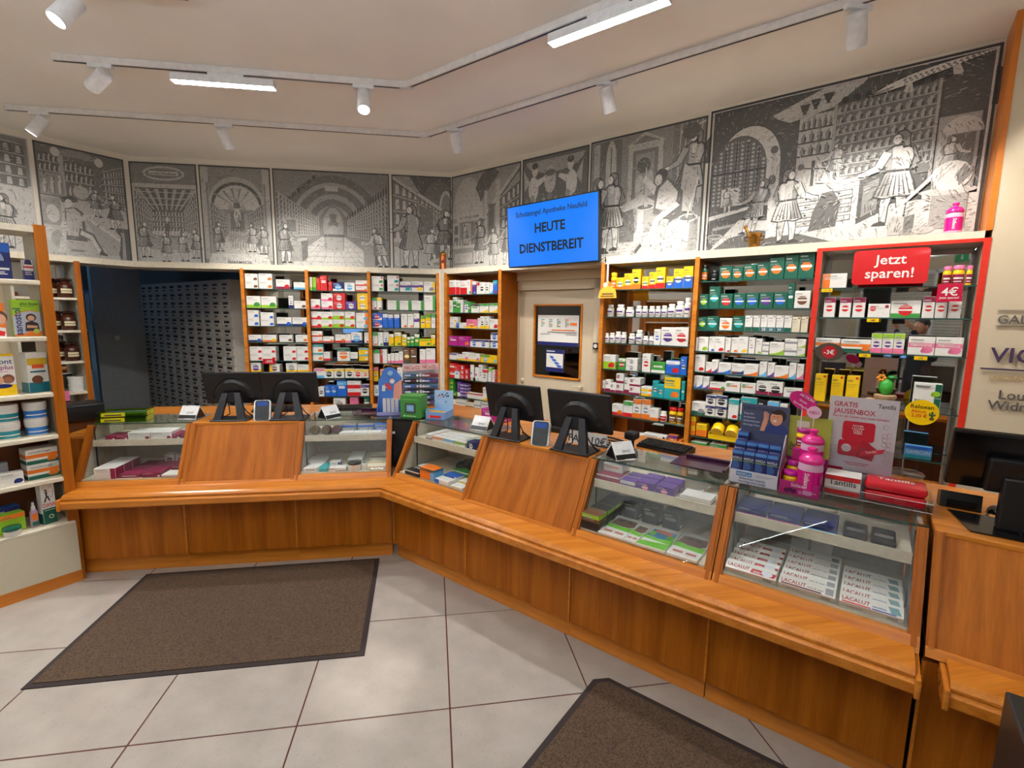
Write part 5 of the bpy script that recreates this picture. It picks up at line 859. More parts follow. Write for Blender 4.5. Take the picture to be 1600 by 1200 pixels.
def glass_case(fr, s0, s1, label, right_stile=True, left_stile=True):
    t = at('display_counter', label, 'counter', fr, s0, 0, 0, 'glazed counter units'); w = s1-s0; lower(t, w)
    if left_stile: stile(t, .0, .034)
    if right_stile: stile(t, w-.034, w)
    x0, x1 = .034, w-.034
    mb = MB(); slab(mb, x0-.034, x1+.034, .575, .622, -.004, .03); mb.build('bottom_rail', 'cherry_rail', t)
    mb = MB(); slab(mb, x0, x1, .622, .953, .004, .009); mb.build('glass_front', 'clear_glass', t)
    MB().box(.0, w, slope_y(ZTOP)-.006, DEPTH, ZTOP, ZTOP+.006).build('glass_top', 'clear_glass', t)
    MB().box(.0, w, slope_y(ZTOP)-.0075, slope_y(ZTOP)-.006, ZTOP, ZTOP+.006).build('glass_edge', 'glass_edge', t)
    for a in (x0-.02, x1+.006):
        MB().prism([(slope_y(.60)+.018, .60), (DEPTH, .60), (DEPTH, ZTOP-.001), (slope_y(ZTOP)+.012, ZTOP-.001)], a, a+.014, 'x').build('side_lining', 'beige_lining', t)
    MB().box(x0, x1, slope_y(.62)+.02, DEPTH, .60, .630).build('case_floor', 'shelf_cream', t)
    MB().box(x0, x1, DEPTH-.012, DEPTH, .63, ZTOP).build('back_panel', 'beige_lining', t)
    mb = MB().box(x0+.004, x1-.004, .17, .50, .838, .848); mb.box(x0+.004, x1-.004, .165, .172, .814, .858); mb.build('inner_shelf', 'shelf_cream', t)
    mb = MB()
    for xx in (x0+.001, x1-.004): mb.box(xx, xx+.003, .19, .20, .63, .94)
    mb.build('shelf_rail', 'dark_metal', t)
    return t
def wood_case(fr, s0, s1, label, name='counter_unit'):
    t = at(name, label, 'counter', fr, s0, 0, 0, 'wooden counter units'); w = s1-s0; lower(t, w)
    stile(t, .0, .03); stile(t, w-.03, w)
    mb = MB(); slab(mb, .03, w-.03, .60, ZTOP-.002, .0, .02); mb.build('sloping_panel', 'cherry_veneer', t)
    mb = MB(); slab(mb, 0, w, .575, .604, -.006, .03); mb.build('bottom_rail', 'cherry_rail', t)
    MB().box(0, w, slope_y(ZTOP)-.012, DEPTH, ZTOP-.018, ZTOP+.004, bev=.005).build('top_board', 'cherry_rail', t)
    MB().prism([(.04, .60), (DEPTH, .60), (DEPTH, ZTOP-.018), (YT_+.02, ZTOP-.018)], .004, w-.004, 'x').build('body', 'wood_dark_back', t)
    return t
glass_case(FA, -1.972, -1.335, 'leftmost glazed counter unit filled with maroon and white packs')
wood_case(FA, -1.335, -.642, 'wooden counter unit below the two left monitors')
glass_case(FA, -.642, -.008, 'glazed counter unit left of the counter corner')
glass_case(FB, .008, .69, 'glazed counter unit right of the counter corner')
wood_case(FB, .69, 1.43, 'wooden counter unit below the two middle monitors')
glass_case(FB, 1.43, 2.122, 'glazed counter unit with purple cartons on its inner shelf')
glass_case(FB, 2.127, 2.815, 'rightmost glazed counter unit with toothpaste packs')
wood_case(FB, 2.83, 3.75, 'wooden counter unit at the right edge below the largest monitor')
# lower ledge (bag rest): one mitred moulding along both runs, and a short second piece
def ledge(fr0, a, fr1, b, corner, label):
    t = thing('counter_ledge', label, 'ledge', (0, 0, 0))
    prof = [(-.02, .505), (.150, .505), (.156, .512), (.156, .545), (.150, .552), (.143, .556), (.146, .562), (.146, .570), (.138, .580), (.128, .588), (.0, .590), (-.02, .590)]
    def ring(o_, z_, e):
        if e == 'a': q = pt(fr0, a, o_, z_)
        elif e == 'b': q = pt(fr1, b, o_, z_)
        else: c = lint(fr0, o_, fr1, o_); q = Vector((c.x, c.y, z_))
        return q
    secs = ['a', 'c', 'b'] if corner else ['a', 'b']; mb = MB(); n = len(prof); st = []
    for e in secs: st.append(len(mb.v)); mb.v += [tuple(ring(o_, z_, e)) for o_, z_ in prof]
    for i in range(len(secs)-1):
        for k in range(n): mb.f.append((st[i]+k, st[i]+(k+1) % n, st[i+1]+(k+1) % n, st[i+1]+k)); mb.c.append((.8,)*3); mb.m.append(0)
    mb.f.append(tuple(range(st[0], st[0]+n))[::-1]); mb.f.append(tuple(range(st[-1], st[-1]+n))); mb.c += [(.8,)*3]*2; mb.m += [0, 0]
    mb.build('ledge_moulding', 'cherry_rail', t)
    for fr, s, sg in ((fr0, a, -1), (fr1, b, 1)):
        L = pt(fr, s, 0, 0)
        MB().box(min(0, sg*.016), max(0, sg*.016), -.168, .02, .500, .572, bev=.005).build('end_cap', 'cherry_rail', t, L, fr[1])
    return t
ledge(FA, -1.94, FB, 2.80, True, 'long cherry wood ledge running around the corner of the counter')
ledge(FB, 2.885, FB, 3.75, False, 'short cherry wood ledge at the right end of the counter')
# corner wedge and toe gap panel, dark-coloured in place of shaded openings
t = at('corner_gap_wedge', 'narrow dark wedge in place of the shaded gap at the counter corner', 'panel', FA, 0, 0, 0)
c0, c1_ = lint(FA, -.25, FB, -.25), lint(FA, -.5, FB, -.5)
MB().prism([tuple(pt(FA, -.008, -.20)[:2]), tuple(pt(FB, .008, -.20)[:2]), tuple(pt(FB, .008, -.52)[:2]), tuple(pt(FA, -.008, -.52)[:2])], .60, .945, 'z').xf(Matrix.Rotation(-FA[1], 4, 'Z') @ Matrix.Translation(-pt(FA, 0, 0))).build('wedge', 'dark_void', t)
MB().prism([tuple(pt(FA, -.01, -.20)[:2]), tuple(pt(FB, .01, -.20)[:2]), tuple(pt(FB, .01, -.52)[:2]), tuple(pt(FA, -.01, -.52)[:2])], .945, .961, 'z').xf(Matrix.Rotation(-FA[1], 4, 'Z') @ Matrix.Translation(-pt(FA, 0, 0))).build('cover_glass', 'dark_glass', t)
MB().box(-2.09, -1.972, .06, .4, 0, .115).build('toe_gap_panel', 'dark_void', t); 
t = at('end_panel', 'cherry wood end panel left of the leftmost glazed counter unit', 'panel', FA, -1.972, 0, 0)
MB().box(-.16, -.004, .19, .21, .106, .86).build('panel', 'cherry_veneer', t); MB().box(-.16, -.004, .185, .45, .86, .885, bev=.004).build('cap_rail', 'cherry_rail', t)
# staff worktop behind the units
t = thing('worktop', 'cherry wood staff worktop running behind the counter units', 'worktop', (0, 0, 0))
ci, co = lint(FA, -.53, FB, -.53), lint(FA, -.92, FB, -.92)
MB().prism([tuple(pt(FA, -1.95, -.53)[:2]), tuple(ci), tuple(co), tuple(pt(FA, -1.95, -.92)[:2])], .915, .94, 'z').build('board', 'cherry_rail', t)
MB().prism([tuple(ci), tuple(pt(FB, 3.75, -.53)[:2]), tuple(pt(FB, 3.75, -.92)[:2]), tuple(co)], .915, .94, 'z').build('board', 'cherry_rail', t)
for fr, s in ((FA, -1.9), (FA, -.3), (FB, .5), (FB, 3.6)): MB().box(-.02, .02, .55, .9, 0, .915).build('support', 'wood_dark_back', t, pt(fr, s, 0), fr[1])

# ================================================================ GOODS INSIDE THE GLAZED UNITS
CF, CS = .6305, .8485
def goods(fr, rows, where, group, name='counter_carton'):
    for (s, o, z, w, d, h, st, lab, *rest) in rows: carton(fr, s, o, z, w, d, h, st, lab+' '+where, 'box', name, group, *(rest[:1] or [0]))
wA = 'in leftmost glazed counter'; gA = 'packs in the leftmost glazed unit'
goods(FA, [(-1.80, -.035, CF, .125, .085, .072, 'w.ur', 'front white maroon carton at left wall'), (-1.80, -.125, CF, .125, .085, .072, 'w.ur', 'second white maroon carton at left wall'), (-1.80, -.215, CF, .125, .085, .072, 'w.ur', 'third white maroon carton at left wall'),
 (-1.668, -.045, CF, .13, .10, .022, 'u.wW', 'flat maroon carton near the front'), (-1.66, -.16, CF, .13, .10, .022, 'u.wW', 'flat maroon carton behind the front one'), (-1.66, -.27, CF, .13, .10, .022, 'u.wW', 'rearmost flat maroon carton'),
 (-1.535, -.04, CF, .115, .12, .034, 'u.wD', 'maroon carton with two barcodes at the front'), (-1.535, -.175, CF, .12, .12, .034, 'u.wD', 'maroon carton behind the barcoded one'), (-1.42, -.035, CF, .10, .10, .018, 'w.ub', 'flat white carton at front right'), (-1.42, -.15, CF, .10, .10, .04, 'u.wD', 'maroon carton at right behind flat white one'),
 (-1.56, -.32, CF, .06, .06, .075, 'w.uC', 'left small white upright carton at rear'), (-1.49, -.32, CF, .06, .06, .075, 'w.uC', 'right small white upright carton at rear'), (-1.42, -.27, CF, .09, .09, .07, 'w.ub', 'white carton standing at rear right'),
 (-1.84, -.185, CS, .06, .12, .030, 'u.wD', 'leftmost low maroon carton on inner shelf'), (-1.77, -.185, CS, .07, .12, .034, 'u.wD', 'second low maroon carton on inner shelf'), (-1.663, -.18, CS, .132, .14, .052, 'w.uD', 'left white carton on inner shelf'), (-1.528, -.18, CS, .128, .14, .052, 'w.uD', 'right white carton on inner shelf'),
 (-1.435, -.18, CS, .05, .12, .036, 'u.wD', 'third maroon carton on inner shelf'), (-1.384, -.18, CS, .044, .12, .036, 'u.wD', 'rightmost maroon carton on inner shelf')], wA, gA)
wA2 = 'in glazed unit left of corner'; gA2 = 'packs in the glazed unit left of the corner'
for k in range(5): carton(FA, -.545+.006*k, -.04-.032*k, CF, .09, .028, .028, 'w.eW', '%s flat white strip carton from front left %s' % (ORD[k], wA2), 'box', 'counter_carton', gA2)
for k in range(3): carton(FA, -.545, -.23-.035*k, CF+.0, .12, .03, .03, 'w.vb', '%s violet striped carton behind strips %s' % (ORD[k], wA2), 'box', 'counter_carton', gA2)
goods(FA, [(-.462, -.04, CF, .055, .15, .022, 't', 'long turquoise carton'), (-.40, -.04, CF, .05, .06, .022, 'w.rt', 'small white red carton'), (-.345, -.035, CF, .07, .07, .026, 'w.eb', 'white carton beside tape roll'), (-.40, -.13, CF, .07, .06, .04, 'w.vr', 'white violet carton'), (-.105, -.04, CF, .125, .08, .03, 'c.bD', 'cream carton with blue dot'), (-.105, -.13, CF, .125, .08, .034, 'c.yt', 'cream yellow carton'), (-.105, -.22, CF, .125, .1, .05, 'c.nt', 'cream brown carton at rear right')], wA2, gA2)
for k in range(5): carton(FA, -.27, -.16-.045*k, CF, .10, .04, .045, 'w.et', '%s grey striped carton in rear row %s' % (ORD[k], wA2), 'box', 'counter_carton', gA2)
t = at('tape_roll', 'white adhesive bandage roll with black lid in glazed unit left of corner', 'roll', FA, -.257, -.075, CF); MB().lathe([(.043, 0, WHITE), (.045, .004, WHITE), (.045, .042, WHITE)], n=26).build('roll', 'glossy_plastic', t, smooth=True); MB().lathe([(.046, .042), (.047, .052), (.04, .055)], n=26).build('lid', 'black_plastic', t, smooth=True)
t = at('bandage_roll', 'small white bandage roll beside the black-lidded roll', 'roll', FA, -.19, -.065, CF); MB().lathe([(.018, 0, WHITE), (.02, .003, WHITE), (.02, .045, WHITE), (.012, .047, PAL['e'])], n=18).build('roll', 'glossy_plastic', t, smooth=True)
for i in range(4): 
    carton(FA, -.33+.098*i, -.185, CS, .094, .07, .018, 'w.bs', '%s flat white blue carton from left, inner shelf %s' % (ORD[i], wA2), 'box', 'counter_carton', gA2)
for i in range(3): carton(FA, -.325+.12*i, -.262, CS, .112, .06, .055, 'b.et' if i == 2 else 'e.bt', '%s grey-blue carton from left, inner shelf %s' % (ORD[i], wA2), 'box', 'counter_carton', gA2, 0, [('NOICLA', 0, .018, .016, WHITE, .08)], False)
for i, (x, c) in enumerate(((-.55, 'olive brown'), (-.47, 'brown'), (-.40, 'plum'))):
    t = at('wrist_support', '%s elastic support rolled up on the inner shelf left of corner' % c, 'bandage', FA, x, -.24, CS+.03); mb = MB().lathe([(.028, -.045), (.034, -.02), (.033, .02), (.028, .045)], n=18, col=(srgb(96,78,40), srgb(96,62,40), srgb(90,50,60))[i]); mb.xf(Matrix.Rotation(math.radians(80), 4, 'X')); mb.build('sleeve', 'printed_card', t, smooth=True)
wB1 = 'in glazed unit right of corner'; gB1 = 'packs in the glazed unit right of the corner'
goods(FB, [(.175, -.03, CF, .14, .06, .032, 'k.wt', 'black and white carton at front left'), (.20, -.12, CF, .14, .06, .04, 'w.kt', 'white carton behind the black one'), (.315, -.035, CF, .13, .09, .075, 'o.nt.lr', 'large orange carton'), (.455, -.03, CF, .12, .07, .03, 'w.bl', 'front blue white carton'), (.455, -.115, CF, .12, .07, .036, 'b.wr', 'rear blue carton'), (.585, -.03, CF, .10, .07, .016, 'w.yW', 'flat white yellow carton at front right'), (.57, -.115, CF, .10, .07, .02, 'w.yT', 'white yellow carton behind'), (.45, -.21, CF, .15, .09, .04, 'g.wt', 'green carton at the rear')], wB1, gB1)
for c, (st, nm) in enumerate((('w.ot', 'orange'), ('w.ot', 'orange'), ('w.lt', 'blue'), ('w.lt', 'blue'), ('w.at', 'lime'), ('w.at', 'lime'))):
    for r in range(3): carton(FB, .235+.052*c, -.185-.062*r, CS, .048, .055, .034, st.replace('t', 'T'), '%s %s-topped carton from left, %s row %s' % (ORD[c], nm, ('front', 'middle', 'rear')[r], wB1), 'box', 'counter_carton', gB1)
carton(FB, .165, -.19, CS, .05, .2, .036, 'w.ub', 'long white maroon carton at left of inner shelf %s' % wB1, 'box', 'counter_carton', gB1); carton(FB, .57, -.185, CS, .07, .08, .05, 'B.wC', 'navy carton at right end of inner shelf %s' % wB1, 'box', 'counter_carton', gB1)
t = at('black_pouch', 'crumpled black fabric pouch at the rear of glazed unit right of corner', 'pouch', FB, .43, -.33, CF); mb = MB(); [mb.sphere((random.uniform(-.07, .07), random.uniform(-.03, .03), .03+random.uniform(0, .05)), random.uniform(.03, .05), 10, srgb(40,40,48), .8) for _ in range(6)]; mb.build('fabric', 'dark_cloth', t, smooth=True)
wB2 = 'in unit with purple cartons'; gB2 = 'packs in the glazed unit with purple cartons'
for k in range(4): carton(FB, 1.52, -.035-.088*k, CF, .10, .082, .085, 'n.kh.at' if k == 0 else 'k.at', '%s bandage carton from front at left wall %s' % (ORD[k], wB2), 'box', 'counter_carton', gB2)
for k, x in enumerate((1.62, 1.73, 1.84)): carton(FB, x, -.30, CF, .085, .08, .09, 'k.eW', '%s dark carton from left at the rear %s' % (ORD[k], wB2), 'box', 'counter_carton', gB2)
def leaflet(s, o, w, d, turn, lab, kind):
    t = at('support_pack', lab, 'pack', FB, s, o, CF, gB2, turn); mb = MB().box(-w/2, w/2, 0, d, 0, .012, WHITE, bev=.001); z = .0128
    def F(c, *q): mb.face([(x*w, y*d, z) for x, y in zip(q[::2], q[1::2])], c)
    F(srgb(110,190,40), -.49, .35, .49, .30, .49, .52, .1, .46, -.2, .50, -.49, .60); z = .0130
    if kind: F(srgb(120,84,66), -.46, .56, -.1, .50, .3, .50, .47, .58, .40, .86, -.40, .86); z = .0133; F(srgb(60,40,34), -.3, .7, -.1, .72, 0, .80, -.2, .82); F(srgb(60,40,34), .1, .72, .3, .70, .2, .82, .05, .80); F(srgb(200,110,100), -.38, .12, -.05, .12, -.05, .2, -.38, .2); F(srgb(200,110,100), .05, .12, .38, .12, .38, .2, .05, .2)
    else: F(srgb(30,120,170), -.45, .50, 0, .44, .45, .50, .40, .84, -.40, .84); z = .0133; F(srgb(205,80,40), -.3, .72, .3, .66, .28, .84, -.28, .84); F(srgb(110,190,40), -.42, .54, -.22, .54, -.22, .72, -.42, .72); F(srgb(110,190,40), .2, .5, .44, .5, .44, .68, .2, .68); F(srgb(110,190,40), -.48, .02, .48, .02, .48, .3, -.48, .2)
    mb.build('pack', 'printed_card', t)
leaflet(1.635, -.028, .135, .25, 0, 'white pack with green band and brown bandage, leftmost flat pack', 1); leaflet(1.735, -.028, .06, .22, 0, 'narrow half-hidden white and green pack in row of flat packs', 1); leaflet(1.84, -.024, .14, .25, 0, 'flat pack with blue and red figure and green foot', 0); leaflet(1.985, -.028, .14, .26, 0, 'white pack with brown bandage and green band, rightmost flat pack', 1)
goods(FB, [(1.535, -.185, CS, .13, .14, .036, 'u.wt', 'maroon white carton at left of inner shelf'), (1.53, -.25, CS+.037, .11, .09, .042, 'w.oW', 'white carton stacked on the maroon one'), (1.65, -.175, CS, .082, .075, .034, 'v.wT', 'pale violet carton on inner shelf'), (1.65, -.262, CS, .082, .075, .034, 'v.wT', 'rear pale violet carton on inner shelf'), (1.742, -.175, CS, .088, .08, .045, 'v.pC', 'left front purple flower carton'), (1.742, -.265, CS, .088, .08, .045, 'v.pC', 'left rear purple flower carton'), (1.84, -.175, CS, .09, .08, .045, 'v.pC', 'right front purple flower carton'), (1.84, -.265, CS, .09, .08, .045, 'v.pC', 'right rear purple flower carton'), (1.985, -.185, CS, .14, .10, .026, 'w.ub', 'flat white violet carton at right of inner shelf')], wB2, gB2)
for s, y in ((1.742, .175), (1.742, .265), (1.84, .175), (1.84, .265)):
    pass
wB3 = 'in rightmost glazed counter'; gB3 = 'toothpaste packs in the rightmost glazed unit'
def paste(s, o, z, idx, col, lab, var):
    t = carton(FB, s, o, z, .192, .046, .032, 'w', lab+' '+wB3, 'box', 'toothpaste_carton', gB3, 0, None, False); t.rotation_euler[0] = math.radians(33)
    mb = MB(); yy = .0002
    mb.text('LACALUT', (-.088, .012, .0335), .016, srgb(170,24,30), uz=(0, 1, 0), align='l', width=.085)
    c = (srgb(170,24,30), srgb(90,20,20), srgb(30,60,150))[var]
    def F(cc, x0, x1, y0, y1, sl=0.0): mb.face([(x0, y0, .0333), (x1, y0, .0333), (x1+sl, y1, .0333), (x0+sl, y1, .0333)], cc)
    if var == 0: F(c, .0, .09, .006, .026, .006); mb.text('aktiv', (.012, .009, .0338), .011, WHITE, uz=(0, 1, 0), align='l'); mb.disc((0, 0, 0), .013, n=16, col=srgb(210,215,225), sx=1.6); mb.v[-16:] = [(x+.062, .018+zz, .0342) for x, _, zz in mb.v[-16:]]
    elif var == 1: F(c, -.088, .05, .003, .008); mb.text('white & repair', (.002, .013, .0338), .007, srgb(110,60,60), uz=(0, 1, 0), align='l', width=.055); F(srgb(150,150,155), .062, .088, .006, .034)
    else: F(col, -.088, .0, .003, .007); F(c, .004, .075, .003, .007); mb.text('sensitive', (.004, .012, .0338), .009, srgb(60,80,150), uz=(0, 1, 0), align='l', width=.05); F(srgb(120,160,160), .06, .09, .008, .034, -.01)
    mb.build('lettering', 'printed_card', t)
    m2 = MB(); [m2.box(.05+.0035*k, .0515+.0035*k, -.0012, -.0006, .006, .024, (.05,)*3) for k in range(9)]; m2.text('LACALUT', (-.07, -.001, .01), .008, srgb(90,60,60), align='l'); m2.build('barcode', 'printed_card', t)
for k in range(5): paste(2.265, -.050-.060*k, CF+.0005, k, PAL['r'], '%s toothpaste carton from front in left column' % ORD[k], 0)
for k in range(6): paste(2.468, -.050-.060*k, CF+.0005, k, PAL['n'], '%s toothpaste carton from front in middle column' % ORD[k], 1)
for k in range(5): paste(2.672, -.050-.060*k, CF+.0005, k, (PAL['r'], PAL['t'], PAL['t'], PAL['e'], PAL['e'])[k], '%s toothpaste carton from front in right column' % ORD[k], 2)
carton(FB, 2.40, -.42, CF, .07, .08, .10, 'w.eb', 'left grey-white carton standing behind the toothpaste %s' % wB3, 'box', 'counter_carton', gB3); carton(FB, 2.485, -.42, CF, .08, .08, .10, 'w.eb', 'right grey-white carton standing behind the toothpaste %s' % wB3, 'box', 'counter_carton', gB3)
for i, x in enumerate((2.225, 2.352, 2.48)): carton(FB, x, -.185, CS, .12, .16, .034, 'B.mb' if i < 2 else 'B.lb', '%s navy carton from left on inner shelf %s' % (ORD[i], wB3), 'box', 'counter_carton', gB3)
for i, x in enumerate((2.60, 2.69)):
    t = at('wrapped_pack', '%s black pack in clear foil, inner shelf of rightmost glazed counter' % ('left', 'right')[i], 'pack', FB, x, -.185, CS, gB3); mb = MB().box(-.04, .04, 0, .13, 0, .03, srgb(22,22,28), bev=.008); mb.build('pack', 'black_gloss', t)
    MB().box(-.03, .03, .02, .05, .0302, .0312, srgb(160,160,168)).build('foil_crease', 'foil', t)

# ================================================================ THINGS ON THE COUNTER
TOP = .9615
def monitor(fr, s, o, label, w=.375, h=.235, zc=1.175, turn=0.0, tilt=14):
    t = at('desk_monitor', label, 'monitor', fr, s, o, .9595, 'desk monitors on the counter', turn)
    M = Matrix.Translation((0, .085, zc-.9595)) @ Matrix.Rotation(math.radians(tilt), 4, 'X')
    mb = MB().box(-w/2, w/2, 0, .022, -h/2, h/2, bev=.006); mb.xf(M).build('screen_housing', 'black_plastic', t)
    mb = MB(); q = []; 
    for k in range(17): a = math.pi*k/16; q.append((-.36*w*math.cos(a), -.30*h+.62*h*math.sin(a)))
    n = len(q); f_ = [(x, 0, z) for x, z in q]; b_ = [(x*.82, -.02, z*.82-.01) for x, z in q]
    mb.raw(f_+b_, [tuple(range(n, 2*n))[::-1]]+[(i, (i+1) % n, n+(i+1) % n, n+i) for i in range(n)]); mb.xf(M).build('rear_bulge', 'black_plastic', t)
    MB().tube([M @ Vector((-.33*w*math.cos(math.pi*k/14), -.006, -.28*h+.60*h*math.sin(math.pi*k/14))) for k in range(2, 13)], .0022, 6).build('rear_rib', 'black_gloss', t)
    MB().box(-w/2+.01, w/2-.01, .0222, .0235, -h/2+.012, h/2-.012).xf(M).build('screen_glass', 'black_gloss', t)
    lg = MB(); 
    for sx in (-1, 1): lg.raw([(sx*.02, .045, .19), (sx*.058, .045, .19), (sx*.105, -.02, .0), (sx*.055, -.02, .0), (sx*.02, .075, .19), (sx*.058, .075, .19), (sx*.105, .012, 0), (sx*.055, .012, 0)], [(0,1,2,3),(7,6,5,4),(0,4,5,1),(1,5,6,2),(2,6,7,3),(3,7,4,0)])
    lg.box(-.058, .058, .045, .078, .125, .19); lg.build('stand', 'dark_metal', t)
    MB().box(-.12, .12, -.03, .13, 0, .010, bev=.003).build('foot_plate', 'black_plastic', t)
    MB().tube([(.05, .06, .12), (.10, .05, .05), (.12, .09, .012), (.06, .15, .006), (.0, .2, .004)], .004, 6).build('cable', 'black_plastic', t)
    MB().tube([(-.03, .07, .12), (-.02, .06, .04), (-.07, .10, .012), (-.11, .17, .006)], .0035, 6).build('cable', 'black_plastic', t)
    return t
monitor(FA, -1.108, -.225, 'black monitor seen from behind, leftmost of the pair on the far counter')
monitor(FA, -.725, -.222, 'black monitor seen from behind, right one of the far counter pair')
monitor(FB, .835, -.20, 'black monitor seen from behind, left of the pair nearest the door', w=.40, turn=4)
monitor(FB, 1.295, -.205, 'black monitor seen from behind, right of the pair nearest the door', w=.39, turn=3)
# the largest screen at the right edge on a plate foot
t = at('desk_monitor', 'large glossy black screen on a plate foot at the right edge', 'monitor', FB, 3.06, -.34, .9595, 'desk monitors on the counter')
M = Matrix.Translation((0, .0, .245)) @ Matrix.Rotation(math.radians(20), 4, 'X')
MB().box(-.205, .30, 0, .03, -.125, .115, bev=.008).xf(M).build('screen_housing', 'black_gloss', t); MB().box(-.10, .25, -.035, 0, -.11, .03, bev=.01).xf(M).build('rear_cover', 'black_plastic', t); MB().box(-.195, .29, .0302, .032, -.115, .105).xf(M).build('screen_glass', 'black_gloss', t)
MB().box(-.055, .13, -.03, .02, .004, .20, bev=.008).build('neck', 'black_plastic', t); MB().prism([(-.175, .12), (-.13, -.10), (.2, -.10), (.24, .12)], 0, .006, 'z').build('foot_plate', 'black_gloss', t)
t = at('card_reader', 'squat black device with sloping face under the right-edge screen', 'device', FB, 2.93, -.56, .9405); MB().prism([(-.06, 0), (.06, 0), (.06, .055), (-.045, .085)], -.065, .06, 'x').build('housing', 'black_plastic', t); MB().box(-.045, .045, -.0615, -.058, .02, .055).build('window', 'black_gloss', t)
t = at('computer_mouse', 'black computer mouse behind the right-edge screen', 'mouse', FB, 3.05, -.60, .9405); MB().sphere((0, 0, .0), .03, 16, (.1,)*3, 1.1, 1.1, 1.7).build('shell', 'black_gloss', t, smooth=True); MB().tube([(-.02, -.04, .01), (-.05, -.12, .022), (-.02, -.2, .024), (.02, -.3, .024)], .0025, 6).build('cable', 'black_plastic', t, smooth=True)
def terminal(fr, s, o, label, turn):
    t = at('card_terminal', label, 'terminal', fr, s, o, TOP-.002, 'card payment terminals', turn); M = Matrix.Rotation(math.radians(-24), 4, 'X') @ Matrix.Diagonal((1.22, 1.1, 1.2, 1))
    MB().prism(rrect(.088, .125, .014), 0, .03, 'y').xf(M).build('shell', 'white_plastic', t); MB().prism(rrect(.072, .118, .010), -.005, 0, 'y').xf(Matrix.Translation((0, 0, .0035)) @ M).build('face', 'black_plastic', t)
    MB().box(-.028, .028, -.0065, -.005, .088, .113).xf(M).build('screen', 'terminal_screen', t)
    mb = MB()
    for r in range(4):
        for c in range(3): mb.box(-.026+.019*c, -.012+.019*c, -.008, -.005, .016+.012*r, .024+.012*r)
    mb.xf(M).build('keypad', 'dark_metal', t); MB().box(-.03, .03, .02, .06, 0, .05).build('rest', 'dark_metal', t)
terminal(FA, -.893, -.205, 'card terminal with blue screen between the far counter monitors', 8); terminal(FB, 1.085, -.205, 'card terminal with blue screen between the monitors nearest the door', 22)
def tent(fr, s, o, label, turn):
    t = at('tent_sign', label, 'sign', fr, s, o, TOP, 'white and black tent signs', turn); L, hh, b = .062, .085, .062; th = .006
    for sg in (-1, 1):
        d = Vector((0, sg*b, -hh)).normalized(); n_ = Vector((0, sg*hh, b)).normalized()
        top = Vector((0, 0, hh)); q = []
        for u in (0, 1):
            for x in (-L, L):
                base = top+d*(u*math.hypot(b, hh)); q += [Vector((x, 0, 0))+base, Vector((x, 0, 0))+base-n_*th]
        mb = MB().raw(q, [(0,2,6,4),(1,5,7,3),(0,1,3,2),(4,6,7,5),(0,4,5,1),(2,3,7,6)]); mb.build('plate', 'white_plastic', t)
        lo = .70; e = .0008
        P = lambda x, u: Vector((x, 0, 0))+top+d*(u*math.hypot(b, hh))+n_*e
        MB().face([P(-L*.98, lo), P(L*.98, lo), P(L*.98, .97), P(-L*.98, .97)]).build('black_strip', 'black_plastic', t)
        if sg < 0: MB().text('GINO', tuple(P(.01, .60)), .014, INK, uz=tuple(-d)).build('lettering', 'printed_card', t)
    MB().prism([(-b+.004, 0), (b-.004, 0), (0, hh-.012)], -L+.004, -L+.006, 'x').build('end_panel', 'black_plastic', t); MB().prism([(-b+.004, 0), (b-.004, 0), (0, hh-.012)], L-.006, L-.004, 'x').build('end_panel', 'black_plastic', t)
    MB().box(-.015, .045, -b-.012, -b+.012, 0, .004, bev=.001).build('foot', 'white_plastic', t)
tent(FA, -1.41, -.36, 'white tent sign with black foot on the leftmost glazed unit', -10); tent(FA, -.46, -.28, 'white tent sign right of the far counter monitors', 47); tent(FB, .555, -.32, 'white tent sign left of the monitors nearest the door', 8); tent(FB, 1.55, -.30, 'white tent sign right of the monitors nearest the door', 58)
# neon acrylic boxes
def neon(s, z, label):
    t = at('neon_box', label, 'box', FA, s, -.30, z, 'neon plastic boxes', 8); c = srgb(200,230,20); mb = MB(); mb.box(-.14, .14, -.07, .07, 0, .004); 
    for x in (-.14, .137): mb.box(x, x+.003, -.07, .07, 0, .034)
    for y in (-.07, .067): mb.box(-.14, .14, y, y+.003, 0, .034)
    mb.build('acrylic_shell', 'green_acrylic', t); mb = MB().box(-.115, .02, -.0715, -.0705, .004, .03, srgb(226,220,20)); mb.box(.1405, .1415, -.05, .055, .004, .03, srgb(226,220,20)); mb.box(-.095, .0, -.0722, -.0716, .010, .018, INK); [mb.box(.1416, .142, -.045+.012*k, -.04+.012*k, .010, .024, INK) for k in range(8)]; mb.build('label_strip', 'printed_card', t)
    MB().box(-.125, .125, -.06, .06, .005, .02, srgb(60,84,80)).build('contents', 'printed_card', t)
neon(-1.80, TOP, 'lower neon green see-through box on the leftmost glazed unit'); neon(-1.795, TOP+.036, 'upper neon green see-through box on the leftmost glazed unit')
